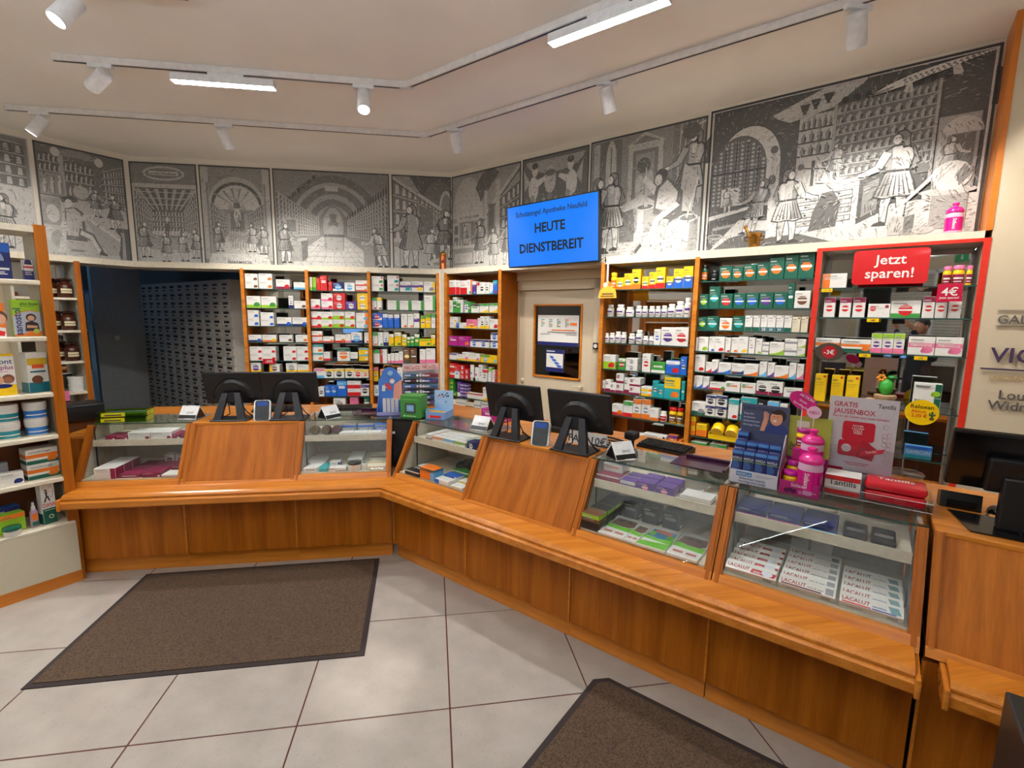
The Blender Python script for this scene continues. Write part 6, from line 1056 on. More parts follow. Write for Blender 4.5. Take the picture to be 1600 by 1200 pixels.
# keyboards, scanner, cash trays on the staff worktop
def keyboard(fr, s, o, label, turn):
    t = at('keyboard', label, 'keyboard', fr, s, o, .9405, 'black keyboards', turn); MB().prism([(-.07, 0), (.07, 0), (.07, .03), (-.07, .014)], -.15, .15, 'x').build('housing', 'black_plastic', t); mb = MB()
    for r in range(5):
        for c in range(14): y = -.058+r*.024; mb.box(-.143+.0205*c, -.126+.0205*c, y, y+.02, .016+(y+.07)*.114, .024+(y+.07)*.114)
    k = mb.build('keys', 'black_plastic', t); k['kind'] = 'stuff'
keyboard(FB, 1.66, -.68, 'black keyboard beside the tent sign, right of the door monitors', -8); keyboard(FA, -.36, -.66, 'black keyboard behind the far counter tent sign', 6); keyboard(FA, -.95, -.66, 'black keyboard behind the far counter monitors', 0); keyboard(FB, 1.0, -.68, 'black keyboard behind the monitors nearest the door', 0)
t = at('barcode_scanner', 'black barcode scanner head behind the tent sign near the door', 'scanner', FB, 1.50, -.56, .9405); MB().tube([(0, 0, .0), (0, 0, .06)], .016, 10).build('handle', 'black_plastic', t); MB().box(-.035, .035, -.04, .04, .06, .105, bev=.012).build('head', 'black_plastic', t)
def tray(fr, s, o, label, turn):
    t = at('cash_tray', label, 'tray', fr, s, o, TOP+.0005, 'dark purple cash trays', turn); mb = MB(); mb.box(-.13, .13, -.09, .09, 0, .004); mb.build('plate', 'purple_tray', t); MB().box(-.10, .14, .078, .092, .004, .022, bev=.003).build('rim', 'purple_tray', t); MB().box(.126, .14, -.09, .09, .004, .016, bev=.003).build('rim', 'purple_tray', t)
tray(FB, 1.93, -.44, 'dark purple cash tray on the glazed unit left of the nasal spray display', 0); tray(FA, -.17, -.42, 'dark purple cash tray behind the blister display at the corner', 0)
t = at('discount_card', 'white price card with bold numerals lying behind the right door monitor', 'card', FB, 1.30, -.42, .9605, None, 4); MB().prism([(-.03, 0), (.03, 0), (-.01, .075)], -.13, .11, 'x', WHITE).build('card', 'printed_card', t); MB().text('FA', (-.06, -.028, .012), .045, INK, uz=(0, .26, .96), align='r').build('lettering', 'printed_card', t); MB().text('10€', (.02, -.028, .012), .045, INK, uz=(0, .26, .96), align='l', width=.09).build('lettering', 'printed_card', t)
t = at('cable_bundle', 'tangle of black cables on the counter behind the right door monitor', 'cable', FB, 1.42, -.42, .9605); mb = MB()
for k in range(5): mb.tube([(-.16+.02*k, .02*k, .01), (-.05, .03*k-.04, .012+.008*k), (.06, .02*k, .01+.006*k), (.14-.02*k, .05-.03*k, .006)], .006, 6)
mb.build('cables', 'black_plastic', t, smooth=True)
# ---------------------------------------------------------------- corner group: blister display, green box, blue open box, spectacles rack
t = at('blister_display', 'blue and salmon cardboard display with arched back at the counter corner', 'display', FA, -.04, -.30, TOP, None, -2)
bl, sa = srgb(70,120,200), srgb(232,160,140)
q = [(-.085, .0), (.088, .0), (.088, .27)]+[(.0+.062*math.cos(a), .29+.062*math.sin(a)) for a in [math.radians(20+14*k) for k in range(12)]]+[(-.085, .25)]
MB().prism(q, .095, .099, 'y', bl).build('back_card', 'printed_card', t)
mb = MB(); mb.face([(.02, .0945, .10), (.087, .0945, .10), (.087, .0945, .26), (.03, .0945, .22)], sa)
for k in range(7): mb.disc((-.005+.022*math.cos(k*1.3), .094-.0002*k, .25+.06*math.sin(k*1.9)), .018, col=(srgb(200,70,80), srgb(150,190,225), srgb(235,225,220))[k % 3])
mb.face([(-.06, .094, .17), (-.035, .094, .17), (-.037, .094, .215), (-.058, .094, .215)], WHITE); mb.build('print', 'printed_card', t)
mb = MB(); mb.box(-.088, .09, 0, .10, 0, .003, bl); mb.box(-.088, .09, 0, .003, 0, .026, srgb(150,150,200)); mb.prism([(0, 0), (.1, 0), (.1, .14), (0, .03)], -.088, -.085, 'x', bl); mb.prism([(0, 0), (.1, 0), (.1, .14), (0, .03)], .087, .09, 'x', sa); mb.build('tray', 'printed_card', t)
for k in range(4): tag(MB().prism([(0, 0), (.007, 0), (.007, .10), (.004, .12), (0, .12)], -.012, .012, 'x', srgb(214,208,210)).build('blister_pack', 'glossy_plastic', None, pt(FA, -.075+.03*k, -.34, TOP+.004), FA[1]), '%s grey blister pack from left in the arched corner display' % ORD[k], 'pack', 'blister packs in the corner display')
t = at('device_box', 'green carton picturing a grey device at the counter corner', 'box', FA, .122, -.20, TOP, None, -22); gr = srgb(66,140,60)
MB().box(-.078, .078, 0, .13, 0, .165, gr, bev=.002).build('carton', 'printed_card', t)
mb = MB(); mb.prism([(x, z+.035) for x, z in rrect(.085, .075, .01)], -.0012, 0, 'y', srgb(60,66,64)); mb.prism([(x, z+.048) for x, z in rrect(.06, .05, .006)], -.002, -.0012, 'y', srgb(110,150,180)); mb.prism([(x, z+.056) for x, z in rrect(.044, .034, .004)], -.0026, -.002, 'y', srgb(140,185,220)); rects(mb, [(-.03, .045, .012, .018, srgb(190,230,180)), (-.06, .06, .135, .138, srgb(140,200,130))], -.001); mb.disc((-.045, -.001, .016), .007, col=srgb(200,235,190)); mb.build('print', 'printed_card', t)
t = at('open_box_display', 'pale blue open display box with coloured cards, right of green box', 'display', FA, .30, -.13, TOP, None, -24); pb = srgb(120,160,215)
mb = MB(); mb.box(-.075, .075, 0, .16, 0, .003, pb); mb.box(-.075, .075, 0, .003, 0, .055, pb); mb.box(-.075, -.072, 0, .16, 0, .055, pb); mb.box(.072, .075, 0, .16, 0, .055, pb); mb.box(-.075, .075, .157, .16, 0, .19, srgb(170,205,240)); mb.build('box', 'printed_card', t)
mb = MB(); rects(mb, [(-.055, .045, .012, .03, 'r'), (-.055, -.04, .010, .034, srgb(230,150,140))], -.0008); [mb.disc((random.uniform(-.065, .065), .1565, random.uniform(.08, .18)), random.uniform(.003, .008), col=PAL['B'] if k % 3 else PAL['r'], n=8) for k in range(16)]; mb.build('print', 'printed_card', t)
for k, c in enumerate('yrogtlb'): tag(MB().box(-.066, .066, 0, .015, 0, .05, PAL[c]).build('card_pack', 'printed_card', None, pt(FA, .315-.008*k, -.15-.02*k, TOP+.003), FA[1]+math.radians(-24)), '%s coloured card pack standing in the pale blue open box' % NAME[c], 'pack', 'card packs in the pale blue box')
t = at('spectacles_rack', 'freestanding rack of packed spectacles with handwritten banner behind the corner', 'rack', FA, .18, -.76, .9405)
MB().box(-.15, .15, .03, .036, 0, .36, srgb(190,190,195)).build('back_board', 'printed_card', t)
cols = [srgb(60,84,150), srgb(150,60,60), srgb(70,60,100), srgb(80,110,160), srgb(40,40,60), srgb(90,120,150)]
for r in range(6):
    for c in range(2):
        p = MB(); x0 = -.145+.155*c; p.prism([(0, 0), (.135, 0), (.135, .028), (.07, .034), (0, .03)], .0, .02, 'y', cols[(r+c*2) % 6]); p.box(.012, .06, -.002, 0, .008, .02, srgb(205,215,235)); p.box(.07, .12, -.002, 0, .01, .018, cols[(r+3) % 6])
        p.build('spectacles_pack', 'glossy_plastic', t, (x0, 0, .02+.046*r))
    for c in range(3): MB().tube([(-.028+.024*c, .03, .036+.046*r), (-.028+.024*c, -.02, .036+.046*r)], .009, 10, WHITE).build('peg', 'white_plastic', t)
mb = MB().prism([(-.15, .0), (.14, .02), (.145, .07), (-.15, .05)], -.012, -.01, 'y', srgb(226,190,185)).xf(Matrix.Translation((0, 0, .30))); mb.text('NIC x C2', (-.07, -.013, .317), .028, srgb(150,40,50), width=.12); mb.text('NIC x C2,-', (.075, -.013, .325), .028, srgb(150,40,50), width=.12); mb.build('banner', 'printed_card', t)
carton(FB, .40, -.60, .9405, .20, .1, .085, 'm.wW', 'magenta and violet carton lying behind the tent sign left of monitors')
# ---------------------------------------------------------------- NOICLA display
t = at('nasal_display', 'cardboard nasal spray counter display with photo card of a man calling', 'display', FB, 2.207, -.262, TOP)
gy = srgb(70,76,104); wh = srgb(214,214,226)
mb = MB(); mb.box(-.1, .1, 0, .17, 0, .003, wh); mb.box(-.1, .1, 0, .003, 0, .062, wh); [mb.box(-.096, .096, .006+.044*k, .050+.044*k, .003, .041+.034*k, wh) for k in range(3)]; mb.prism([(0, 0), (.17, 0), (.17, .22), (.14, .22), (0, .07)], -.1, -.097, 'x', wh); mb.prism([(0, 0), (.17, 0), (.17, .22), (.14, .22), (0, .07)], .097, .1, 'x', wh); mb.build('tray', 'printed_card', t)
MB().box(-.102, .102, .168, .171, 0, .345, gy).build('back_card', 'printed_card', t)
mb = MB(); 
def E2(cx, cz, rx, rz_, c, k): mb.face([(cx+rx*math.cos(2*math.pi*i/18), .167-.0004*k, cz+rz_*math.sin(2*math.pi*i/18)) for i in range(18)], c)
sk = srgb(216,150,118)
mb.face([(-.01, .167, .215), (.10, .167, .215), (.10, .167, .245), (.075, .167, .262), (.03, .167, .258), (.005, .167, .24)], srgb(44,58,120)); E2(.060, .302, .030, .030, srgb(40,26,22), 1); E2(.05, .287, .026, .033, sk, 2); E2(.053, .316, .028, .009, srgb(40,26,22), 3); E2(.045, .276, .008, .005, srgb(235,235,235), 4); E2(.04, .296, .003, .002, srgb(30,20,20), 4); E2(.056, .296, .003, .002, srgb(30,20,20), 4)
mb.face([(-.015, .1660, .222), (.004, .1660, .222), (.016, .1660, .27), (.004, .1660, .285), (-.004, .1660, .275)], sk)
for k in range(4): mb.face([(-.002+.005*k, .1656, .275), (.002+.005*k, .1656, .275), (.0+.006*k, .1656, .318-.004*abs(k-1)), (-.004+.006*k, .1656, .318-.004*abs(k-1))], sk)
mb.text('ERKÄLTUNG?', (-.09, .1655, .318), .015, srgb(30,32,52), align='l', width=.12)
for k, s_ in enumerate(('Zeig den', 'trockenen', 'Schleimhäuten', 'die lange Nase')): mb.text(s_, (-.09, .1655, .295-.018*k), .009, srgb(190,194,220), align='l')
mb.build('print', 'printed_card', t)
mb = MB().box(-.07, -.005, -.0012, -.0004, .036, .056, srgb(60,130,190)); mb.text('NOICLA', (-.037, -.0018, .040), .012, WHITE, width=.058); mb.text('Befeuchtet intensiv,', (0, -.0012, .022), .010, srgb(50,60,110), width=.15); mb.text('beruhigt und reinigt.', (0, -.0012, .008), .010, srgb(50,60,110), width=.15); rects(mb, [(.01, .085, .048, .050, 'e'), (.01, .07, .042, .044, 'e')], -.0012); mb.build('lettering', 'printed_card', t)
nb = 0
for r, nn in ((0, 4), (1, 4), (2, 1)):
    for c in range(nn):
        x, y, z = -.072+.048*c, .010+.044*r, .042+.034*r
        ob = carton(FB, 2.207+x, -.262-y, TOP+z, .0455, .04, .108, 'B', '%s navy spray carton from left, %s row of counter display' % (ORD[c], ('front', 'middle', 'rear')[r]), 'box', 'spray_carton', 'spray cartons in the display', 0, [('NOICLA', 0, .068, .011, WHITE, .04)], False)
        mb = MB(); mb.face([(-.020, -.001, .012), (.0, -.001, .012), (.012, -.001, .035), (.002, -.001, .058), (-.020, -.001, .06)], srgb(52,84,140)); mb.box(-.0225, .0225, -.0009, -.0005, .092, .107, srgb(70,128,190)); mb.box(-.022, .022, -.0012, -.0008, .060, .063, srgb(150,190,60)); mb.build('print', 'printed_card', ob)
# ---------------------------------------------------------------- Stilaxx display
t = at('lozenge_display', 'magenta lozenge counter display with jars and olive back card', 'display', FB, 2.389, -.25, TOP)
mg = srgb(170,20,110); ol = srgb(170,172,70)
mb = MB(); mb.box(-.075, .075, 0, .2, 0, .003, mg); mb.box(-.075, .075, 0, .003, 0, .058, mg); mb.box(-.075, -.072, 0, .2, 0, .10, mg); mb.box(.072, .075, 0, .2, 0, .10, mg); mb.build('tray', 'printed_card', t)
MB().box(-.08, .085, .2, .203, 0, .31, ol).build('back_card', 'printed_card', t)
mb = MB(); mb.face([(-.08, .1995, .0), (.085, .1995, .0), (.085, .1995, .13), (.02, .1995, .10), (-.08, .1995, .12)], mg); mb.text('Just cool', (-.072, .1993, .165), .022, srgb(40,50,30), align='l', width=.13); [mb.disc((-.03+.02*k, .1992, .205+.008*(k % 2)), .012, col=srgb(60,20,50)) for k in range(4)]; rects(mb, [(-.072, .02, .15, .155, srgb(90,100,40)), (-.05, .0, .26, .29, srgb(214,214,190))], .199); mb.build('print', 'printed_card', t)
mb = MB().text('Stilaxx', (.0, -.0008, .036), .016, srgb(240,200,230)); rects(mb, [(.0, .065, .018, .021, srgb(240,180,220)), (.0, .05, .010, .013, srgb(240,180,220))], -.0008); [mb.disc((-.045+.014*k, -.001, .016+.004*(k % 2)), .010, col=srgb(70,10,60)) for k in range(3)]; mb.build('lettering', 'printed_card', t)
for x, o, z, lb in ((2.35, -.27, .003, 'front'), (2.352, -.345, .03, 'middle'), (2.372, -.41, .17, 'raised')):
    ob = jar_mesh(.062, .088, 'y.mt.uC').build('lozenge_jar', 'glossy_plastic', None, pt(FB, x, o, TOP+z), FB[1], True); tag(ob, '%s magenta-lidded lozenge jar in the magenta display' % lb, 'jar', 'lozenge jars in the display')
mb = MB().box(-.033, .033, .125, .18, 0, .169, mg); mb.build('jar_riser', 'printed_card', t, (-.017, 0, .003))
shaker(FB, 2.422, -.292, TOP+.003, 1.12, 'front pink drinking bottle on the magenta counter display', -10); shaker(FB, 2.412, -.392, TOP+.075, 1.05, 'rear pink drinking bottle raised in the magenta counter display', -6)
MB().box(-.04, .05, .10, .19, .0, .072, mg).build('bottle_riser', 'printed_card', t, (.02, 0, .003))
t2 = at('topper_sign', 'magenta oval topper above the lozenge display', 'sign', FB, 2.356, -.425, TOP+.31, None, 0)
q = [(.058*math.cos(a)*math.cos(-.5)-.038*math.sin(a)*math.sin(-.5), .075+.058*math.cos(a)*math.sin(-.5)+.038*math.sin(a)*math.cos(-.5)) for a in [2*math.pi*k/28 for k in range(28)]]
MB().prism(q, 0, .003, 'y', srgb(200,20,120)).build('oval', 'printed_card', t2); ux = (math.cos(-.5), 0, math.sin(-.5)); uz = (-math.sin(-.5), 0, math.cos(-.5))
mb = MB().text('AKTION', (.012, -.001, .086), .012, WHITE, ux, uz); mb.text('Gratis', (.0, -.001, .068), .010, WHITE, ux, uz); mb.text('Sportflasche', (-.008, -.001, .050), .010, WHITE, ux, uz, width=.07); mb.build('lettering', 'printed_card', t2); MB().box(-.002, .002, .0, .003, -.05, .05, WHITE).build('stick', 'white_plastic', t2)
t2 = at('topper_sign', 'pale pink round NEU badge beside the magenta oval topper', 'sign', FB, 2.404, -.43, TOP+.31, None, 0)
MB().disc((0, -.008, .028), .028, col=srgb(240,200,220), th=.003, n=26).build('disc', 'printed_card', t2); MB().text('NEU', (0, -.0095, .021), .014, srgb(190,20,110)).build('lettering', 'printed_card', t2); MB().box(-.002, .002, -.005, -.002, -.04, .01, WHITE).build('stick', 'white_plastic', t2)
# ---------------------------------------------------------------- Tantills display
t = at('acrylic_tray', 'clear acrylic tray with lozenge cartons and red lunch box', 'tray', FB, 2.652, -.312, TOP)
mb = MB(); mb.box(-.178, .178, 0, .17, .012, .015); mb.box(-.178, .178, 0, .003, .012, .05); mb.box(-.178, -.175, 0, .17, .012, .06); mb.box(.175, .178, 0, .17, .012, .06); mb.build('tray', 'acrylic', t)
mb = MB(); 
for sx in (-.16, .15): mb.box(sx, sx+.01, .01, .16, 0, .012)
mb.build('feet', 'acrylic', t); MB().box(-.178, .178, .152, .157, .015, .20).build('back_sheet', 'acrylic', t)
mb = MB(); mb.tube([(-.178, 0, .05), (.178, 0, .05)], .0012, 6, WHITE); mb.tube([(.178, 0, .05), (.178, .17, .06)], .0012, 6, WHITE); mb.tube([(-.178, 0, .014), (.178, 0, .014)], .0012, 6, WHITE); mb.build('polished_edge', 'white_plastic', t)
for k in range(7):
    ob = carton(FB, 2.537, -.325-.015*k, TOP+.016, .125, .0145, .082, 'w.rt' if k else 'w.rb.rt', '%s lozenge carton from front in the acrylic tray' % ORD[k], 'box', 'lozenge_carton', 'lozenge cartons in the acrylic tray', 0, [('Tantills', 0, .042, .024, srgb(60,62,66), .112)] if k == 0 else None, False)
t2 = at('lunch_box', 'red plastic lunch box in the acrylic tray', 'box', FB, 2.712, -.325, TOP+.016)
MB().box(-.098, .098, 0, .125, 0, .045, srgb(196,16,34), bev=.014).build('base', 'glossy_plastic', t2, smooth=True); MB().box(-.10, .10, -.002, .127, .045, .085, srgb(206,20,38), bev=.016).build('lid', 'glossy_plastic', t2, smooth=True); MB().text('Tantills', (0, .05, .0858), .032, WHITE, uz=(0, 1, 0), width=.12).build('lettering', 'glossy_plastic', t2)
t2 = at('promo_card', 'standing card GRATIS JAUSENBOX with red lunch box picture', 'sign', FB, 2.577, -.475, TOP, None, 0)
cw, ch = .243, .415; mb = MB().box(-cw/2, cw/2, 0, .003, 0, ch, srgb(206,200,206)); mb.build('card', 'printed_card', t2)
mb = MB(); cr = srgb(180,24,52); y = -.001
mb.text('GRATIS', (-.105, y, .372), .022, cr, align='l', width=.085); mb.text('JAUSENBOX', (-.105, y, .342), .022, cr, align='l', width=.15); mb.text('Nur für alle Schüler zum neuen Schuljahr', (-.105, y, .325), .009, cr, align='l', width=.2); mb.text('Tantills', (.08, y, .378), .018, srgb(60,62,66), width=.06)
mb.prism([(x-.008, z+.225) for x, z in rrect(.115, .085, .012)], -.0014, -.0006, 'y', srgb(190,20,44)); mb.prism([(x-.018, z+.155) for x, z in rrect(.115, .07, .012)], -.0018, -.001, 'y', srgb(176,16,40)); mb.face([(-.01, -.0022, .155), (.05, -.0022, .145), (.062, -.0022, .20), (.01, -.0022, .235)], srgb(160,14,36)); mb.face([(.005, -.0026, .16), (.085, -.0026, .185), (.09, -.0026, .205), (.008, -.0026, .182)], srgb(200,30,56)); mb.disc((-.045, -.0026, .19), .018, col=srgb(214,205,205))
for k, s_ in enumerate(('KICHER', 'LACHEN', 'HALS', 'WEH')): mb.text(s_, (-.01, -.0024, .288-.011*k), .008 if k < 2 else .010, srgb(240,225,225))
mb.text('Tantills', (.045, -.0030, .181), .010, WHITE, ux=(.95, 0, .3), uz=(-.3, 0, .95))
for k in range(14):
    a = random.random(); px, pz = (random.choice((-.1, -.09, .085, .1)), .13+.18*a); 
    mb.tube([(px+.010*math.cos(i), y, pz+.010*math.sin(i)) for i in [j*.9 for j in range(7)]], .0006, 4, (srgb(90,90,96), srgb(150,150,60), cr)[k % 3])
rects(mb, [(-.12, -.05, .083, .1, cr), (-.05, .04, .125, .128, cr), (-.04, .03, .117, .12, cr), (-.03, .1, .083, .088, 'k')], -.0012); mb.build('print', 'printed_card', t2)
MB().prism([(0, 0), (.06, 0), (0, .2)], -.02, .02, 'x', WHITE).build('easel', 'printed_card', t2, (0, .003, 0))
t2 = at('glass_jar', 'round clear storage jar with flat lid behind the red lunch box', 'jar', FB, 2.745, -.545, .9405); MB().lathe([(.055, 0), (.062, .01), (.062, .10), (.058, .115)], n=26, cap=False).build('jar_body', 'clear_glass', t2, smooth=True); MB().lathe([(.066, .115), (.068, .122), (.06, .13), (.03, .136), (.0, .138)], n=26, col=srgb(120,150,150)).build('lid', 'shelf_glass', t2, smooth=True); mb = MB(); [mb.box(random.uniform(-.04, .02), random.uniform(.0, .035), random.uniform(-.03, 0), random.uniform(.005, .03), .012+.012*k, .022+.012*k, (PAL['r'], PAL['w'], srgb(60,80,110))[k % 3]) for k in range(6)]; mb.build('sweets', 'printed_card', t2)
# ---------------------------------------------------------------- screen above the door
t = at('wall_screen', 'blue information screen reading HEUTE DIENSTBEREIT above the cream door', 'screen', WR, 1.60, .335, 2.165, None, -4)
M = Matrix.Rotation(math.radians(-3), 4, 'X'); M = Matrix.Translation((0, 0, .0)) @ Matrix.Rotation(math.radians(4), 4, 'X')
w, h = 1.03, .565
MB().box(-w/2, w/2, 0, .035, 0, h, bev=.004).xf(M).build('housing', 'black_plastic', t); MB().box(-w/2+.012, w/2-.012, -.0015, 0, .012, h-.012).xf(M).build('display', 'screen_blue', t)
nv = srgb(8,10,26); mb = MB().text('Schutzengel Apotheke Neufeld', (0, -.003, .455), .046, nv, width=.84, bold=.014); mb.text('HEUTE', (0, -.003, .30), .082, nv, bold=.028); mb.text('DIENSTBEREIT', (0, -.003, .13), .082, nv, width=.74, bold=.028); mb.xf(M).build('lettering', 'printed_card', t)
MB().box(-.08, .08, .03, .335, .22, .36).build('wall_bracket', 'dark_metal', t); MB().tube([(.50, .05, .02), (.535, .06, .04), (.53, .08, -.02), (.50, .12, .01), (.46, .2, .035)], .005, 6).build('cable', 'black_plastic', t, smooth=True)
# ---------------------------------------------------------------- floor mats
def floor_mat(label, pts):
    t = thing('floor_mat', label, 'mat', (0, 0, 0), 0, 'brown floor mats'); c = Vector((sum(p[0] for p in pts)/len(pts), sum(p[1] for p in pts)/len(pts)))
    t.location = (c.x, c.y, 0); q = [(p[0]-c.x, p[1]-c.y) for p in pts]; MB().prism(q, 0, .005, 'z').build('rubber_edge', 'mat_rubber', t)
    def ins(q, d):
        o = []; n = len(q)
        for i in range(n):
            a, b, c_ = Vector(q[i-1]), Vector(q[i]), Vector(q[(i+1) % n]); u = (b-a).normalized(); v = (c_-b).normalized(); n1 = Vector((-u.y, u.x)); n2 = Vector((-v.y, v.x)); m_ = (n1+n2).normalized(); o.append(tuple(b+m_*(d/max(.3, m_.dot(n1)))))
        return o
    MB().prism(ins(q, .028), .004, .009, 'z').build('pile', 'mat_pile', t)
floor_mat('brown floor mat lying square in front of the far counter', [(-1.857, 2.298), (-.356, 2.306), (-.386, 3.303), (-1.862, 3.293)])
u = Vector((math.cos(FB[1]), math.sin(FB[1]))); n = Vector((u.y, -u.x)); p0 = Vector((.775, 2.02)); 
a_, b_ = p0+u*1.55, None
floor_mat('brown floor mat along the right counter, cut off at the bottom', [tuple(p0+n*.055), tuple(p0+n*1.0), tuple(p0+u*1.5+n*1.0), tuple(p0+u*1.5), tuple(p0+u*.055)])
# dark stand cut by the lower right corner of the view
t = thing('dark_stand', 'dark grey stand cut off by the lower right edge', 'stand', (1.115, .695, 0), math.radians(-46)); MB().box(0, .5, -.3, 0, 0, .985, bev=.004).build('body', 'black_plastic', t); MB().box(.035, .45, -.05, -.02, .985, 1.11, bev=.004).build('screen_back', 'black_gloss', t)

# ================================================================ OPEN SHELF IN THE LEFT FOREGROUND
t = at('gondola_shelf', 'open cream shelf with cherry posts in the left foreground', 'shelf', LS, 0, 0, 0)
MB().box(-.03, .022, 0, .03, 0, 2.19).build('front_post', 'cherry_veneer', t); MB().box(-.022, -.002, .03, .30, 0, 2.15).build('side_panel', 'beige_lining', t); MB().box(-.90, -.88, .0, .30, 0, 2.15).build('side_panel', 'beige_lining', t)
MB().box(-.88, -.022, .002, .30, 2.145, 2.18).build('top_board', 'shelf_cream', t)
for z in (1.875, 1.55, 1.216, .958, .69): MB().box(-.88, -.022, .0, .30, z-.028, z, bev=.006).build('shelf_board', 'shelf_cream', t)
MB().box(-.88, .0, -.02, .32, .075, .385).build('base_front', 'cream_laminate', t); MB().box(-.88, .0, -.022, .32, .385, .402, bev=.003).build('base_top', 'shelf_cream', t); MB().box(-.88, .004, -.018, .32, 0, .075).build('plinth', 'cherry_rail', t)
MB().box(-.88, -.022, .285, .295, .402, 1.19).build('back_panel', 'wood_dark_back', t)
gL = 'goods on the open left shelf'
def C(s, o, z, w, d, h, st, lab, turn=0.0, letters=None, lines=True): return carton(LS, s, o, z, w, d, h, st, lab, 'box', 'product_carton', gL, turn, letters, lines)
Z1, Z2, Z3, Z4, Z5, Z6 = 1.8755, 1.5505, 1.2165, .9585, .6905, .4025
ob = C(-.19, -.05, Z1, .12, .06, .20, 'B.bt', 'blue carton with pale arch on the top board of the open shelf', 0, None, False); mb = MB(); [mb.tube([(.03*(1-.2*j)*math.cos(math.pi*k/10), -.001, .10+.05*(1-.2*j)*math.sin(math.pi*k/10)) for k in range(11)], .0022, 4, srgb(190,215,235)) for j in range(3)]; rects(mb, [(-.05, .05, .05, .062, 'w'), (-.05, .03, .035, .04, 'w'), (-.05, .04, .025, .03, 'w')], -.001); mb.build('print', 'printed_card', ob)
ob = C(-.062, -.045, Z1, .042, .04, .115, 'B.wT', 'slim dark blue carton with red band beside the post', 0, None, False); mb = MB(); rects(mb, [(-.02, .02, .068, .078, 'r'), (-.016, .016, .088, .098, 'k'), (-.017, .017, .05, .053, 'w'), (-.017, .01, .04, .043, 'w'), (-.017, .013, .03, .033, 'w')], -.001); mb.disc((0, -.0012, .104), .012, col=PAL['B'], sx=1.2); mb.build('print', 'printed_card', ob)
ob = C(-.094, -.05, Z2, .118, .07, .212, 'a', 'lime and orange children tonic carton on open shelf', 0, None, False)
mb = MB(); mb.face([(-.058, -.0006, .002), (.058, -.0006, .002), (.058, -.0006, .14), (.02, -.0006, .148), (-.02, -.0006, .14), (-.058, -.0006, .118)], srgb(190,196,210)); mb.face([(-.058, -.0008, .002), (.058, -.0008, .002), (.058, -.0008, .03), (.0, -.0008, .022), (-.058, -.0008, .012)], PAL['o']); mb.tube([(-.058, -.001, .12), (-.02, -.001, .142), (.02, -.001, .15), (.058, -.001, .142)], .0022, 4, PAL['o'])
mb.disc((.018, -.0012, .11), .022, col=srgb(58,38,30)); mb.disc((.018, -.0016, .106), .015, col=srgb(222,170,140)); mb.face([(-.012, -.0014, .03), (.05, -.0014, .03), (.046, -.0014, .075), (.02, -.0014, .09), (-.008, -.0014, .08)], srgb(60,44,44)); mb.face([(-.005, -.0018, .05), (.04, -.0018, .048), (.042, -.0018, .062), (-.002, -.0018, .066)], srgb(222,170,140)); mb.disc((.036, -.002, .03), .014, col=srgb(190,210,90)); mb.disc((.012, -.002, .024), .009, col=srgb(236,120,30))
mb.text('sanostol', (-.024, -.0024, .008), .034, srgb(40,50,110), ux=(0, 0, 1), uz=(-1, 0, 0), align='l', width=.19); mb.text('plus Eisen', (-.022, -.002, .182), .016, srgb(50,90,40), align='l', width=.075); rects(mb, [(-.02, .035, .172, .175, srgb(90,120,50))], -.001); mb.build('print', 'printed_card', ob)
ob = C(-.235, -.04, Z2, .10, .05, .19, 'o', 'orange carton with a smiling face at the left image edge', 0, None, False); mb = MB(); mb.disc((.02, -.001, .11), .04, col=srgb(90,60,46)); mb.disc((.022, -.0014, .10), .032, col=srgb(222,168,138)); mb.face([(-.048, -.0012, .0), (.048, -.0012, .0), (.048, -.0012, .05), (0, -.0012, .06), (-.048, -.0012, .05)], srgb(235,235,235)); mb.disc((.022, -.0018, .088), .008, col=srgb(235,235,235)); mb.face([(0, -.002, .01), (.04, -.002, .005), (.045, -.002, .03), (.01, -.002, .04)], PAL['r']); mb.build('print', 'printed_card', ob)
ob = C(-.23, -.04, Z3, .115, .06, .24, 'w.yb', 'white and yellow carton with two faces and round logo', 0, None, False); mb = MB(); mb.text('mont', (.05, -.001, .182), .028, srgb(40,50,110), align='r'); mb.text('plus', (.052, -.001, .150), .024, srgb(160,50,120), align='r'); mb.disc((.026, -.001, .095), .026, col=srgb(120,78,58)); mb.disc((-.018, -.0012, .09), .026, col=srgb(216,160,130)); mb.disc((.026, -.0014, .088), .018, col=srgb(160,104,78)); rects(mb, [(-.057, .057, .225, .24, 'y'), (-.05, .03, .135, .138, 'p')], -.0008); mb.disc((.0, -.002, .055), .012, col=PAL['B'], sx=3.4); mb.build('print', 'printed_card', ob)
ob = C(-.074, -.055, Z3, .096, .08, .238, 'w.Tb', 'white carton with yellow band and brown medallion on the open shelf', 12, None, False); mb = MB(); rects(mb, [(-.046, .046, .165, .205, srgb(206,170,40)), (-.026, .03, .145, .168, srgb(226,90,40)), (-.036, .036, .12, .130, 'T')], -.0012); mb.disc((-.006, -.0012, .078), .024, col=srgb(104,62,44), sx=1.1, n=24); mb.build('print', 'printed_card', ob)
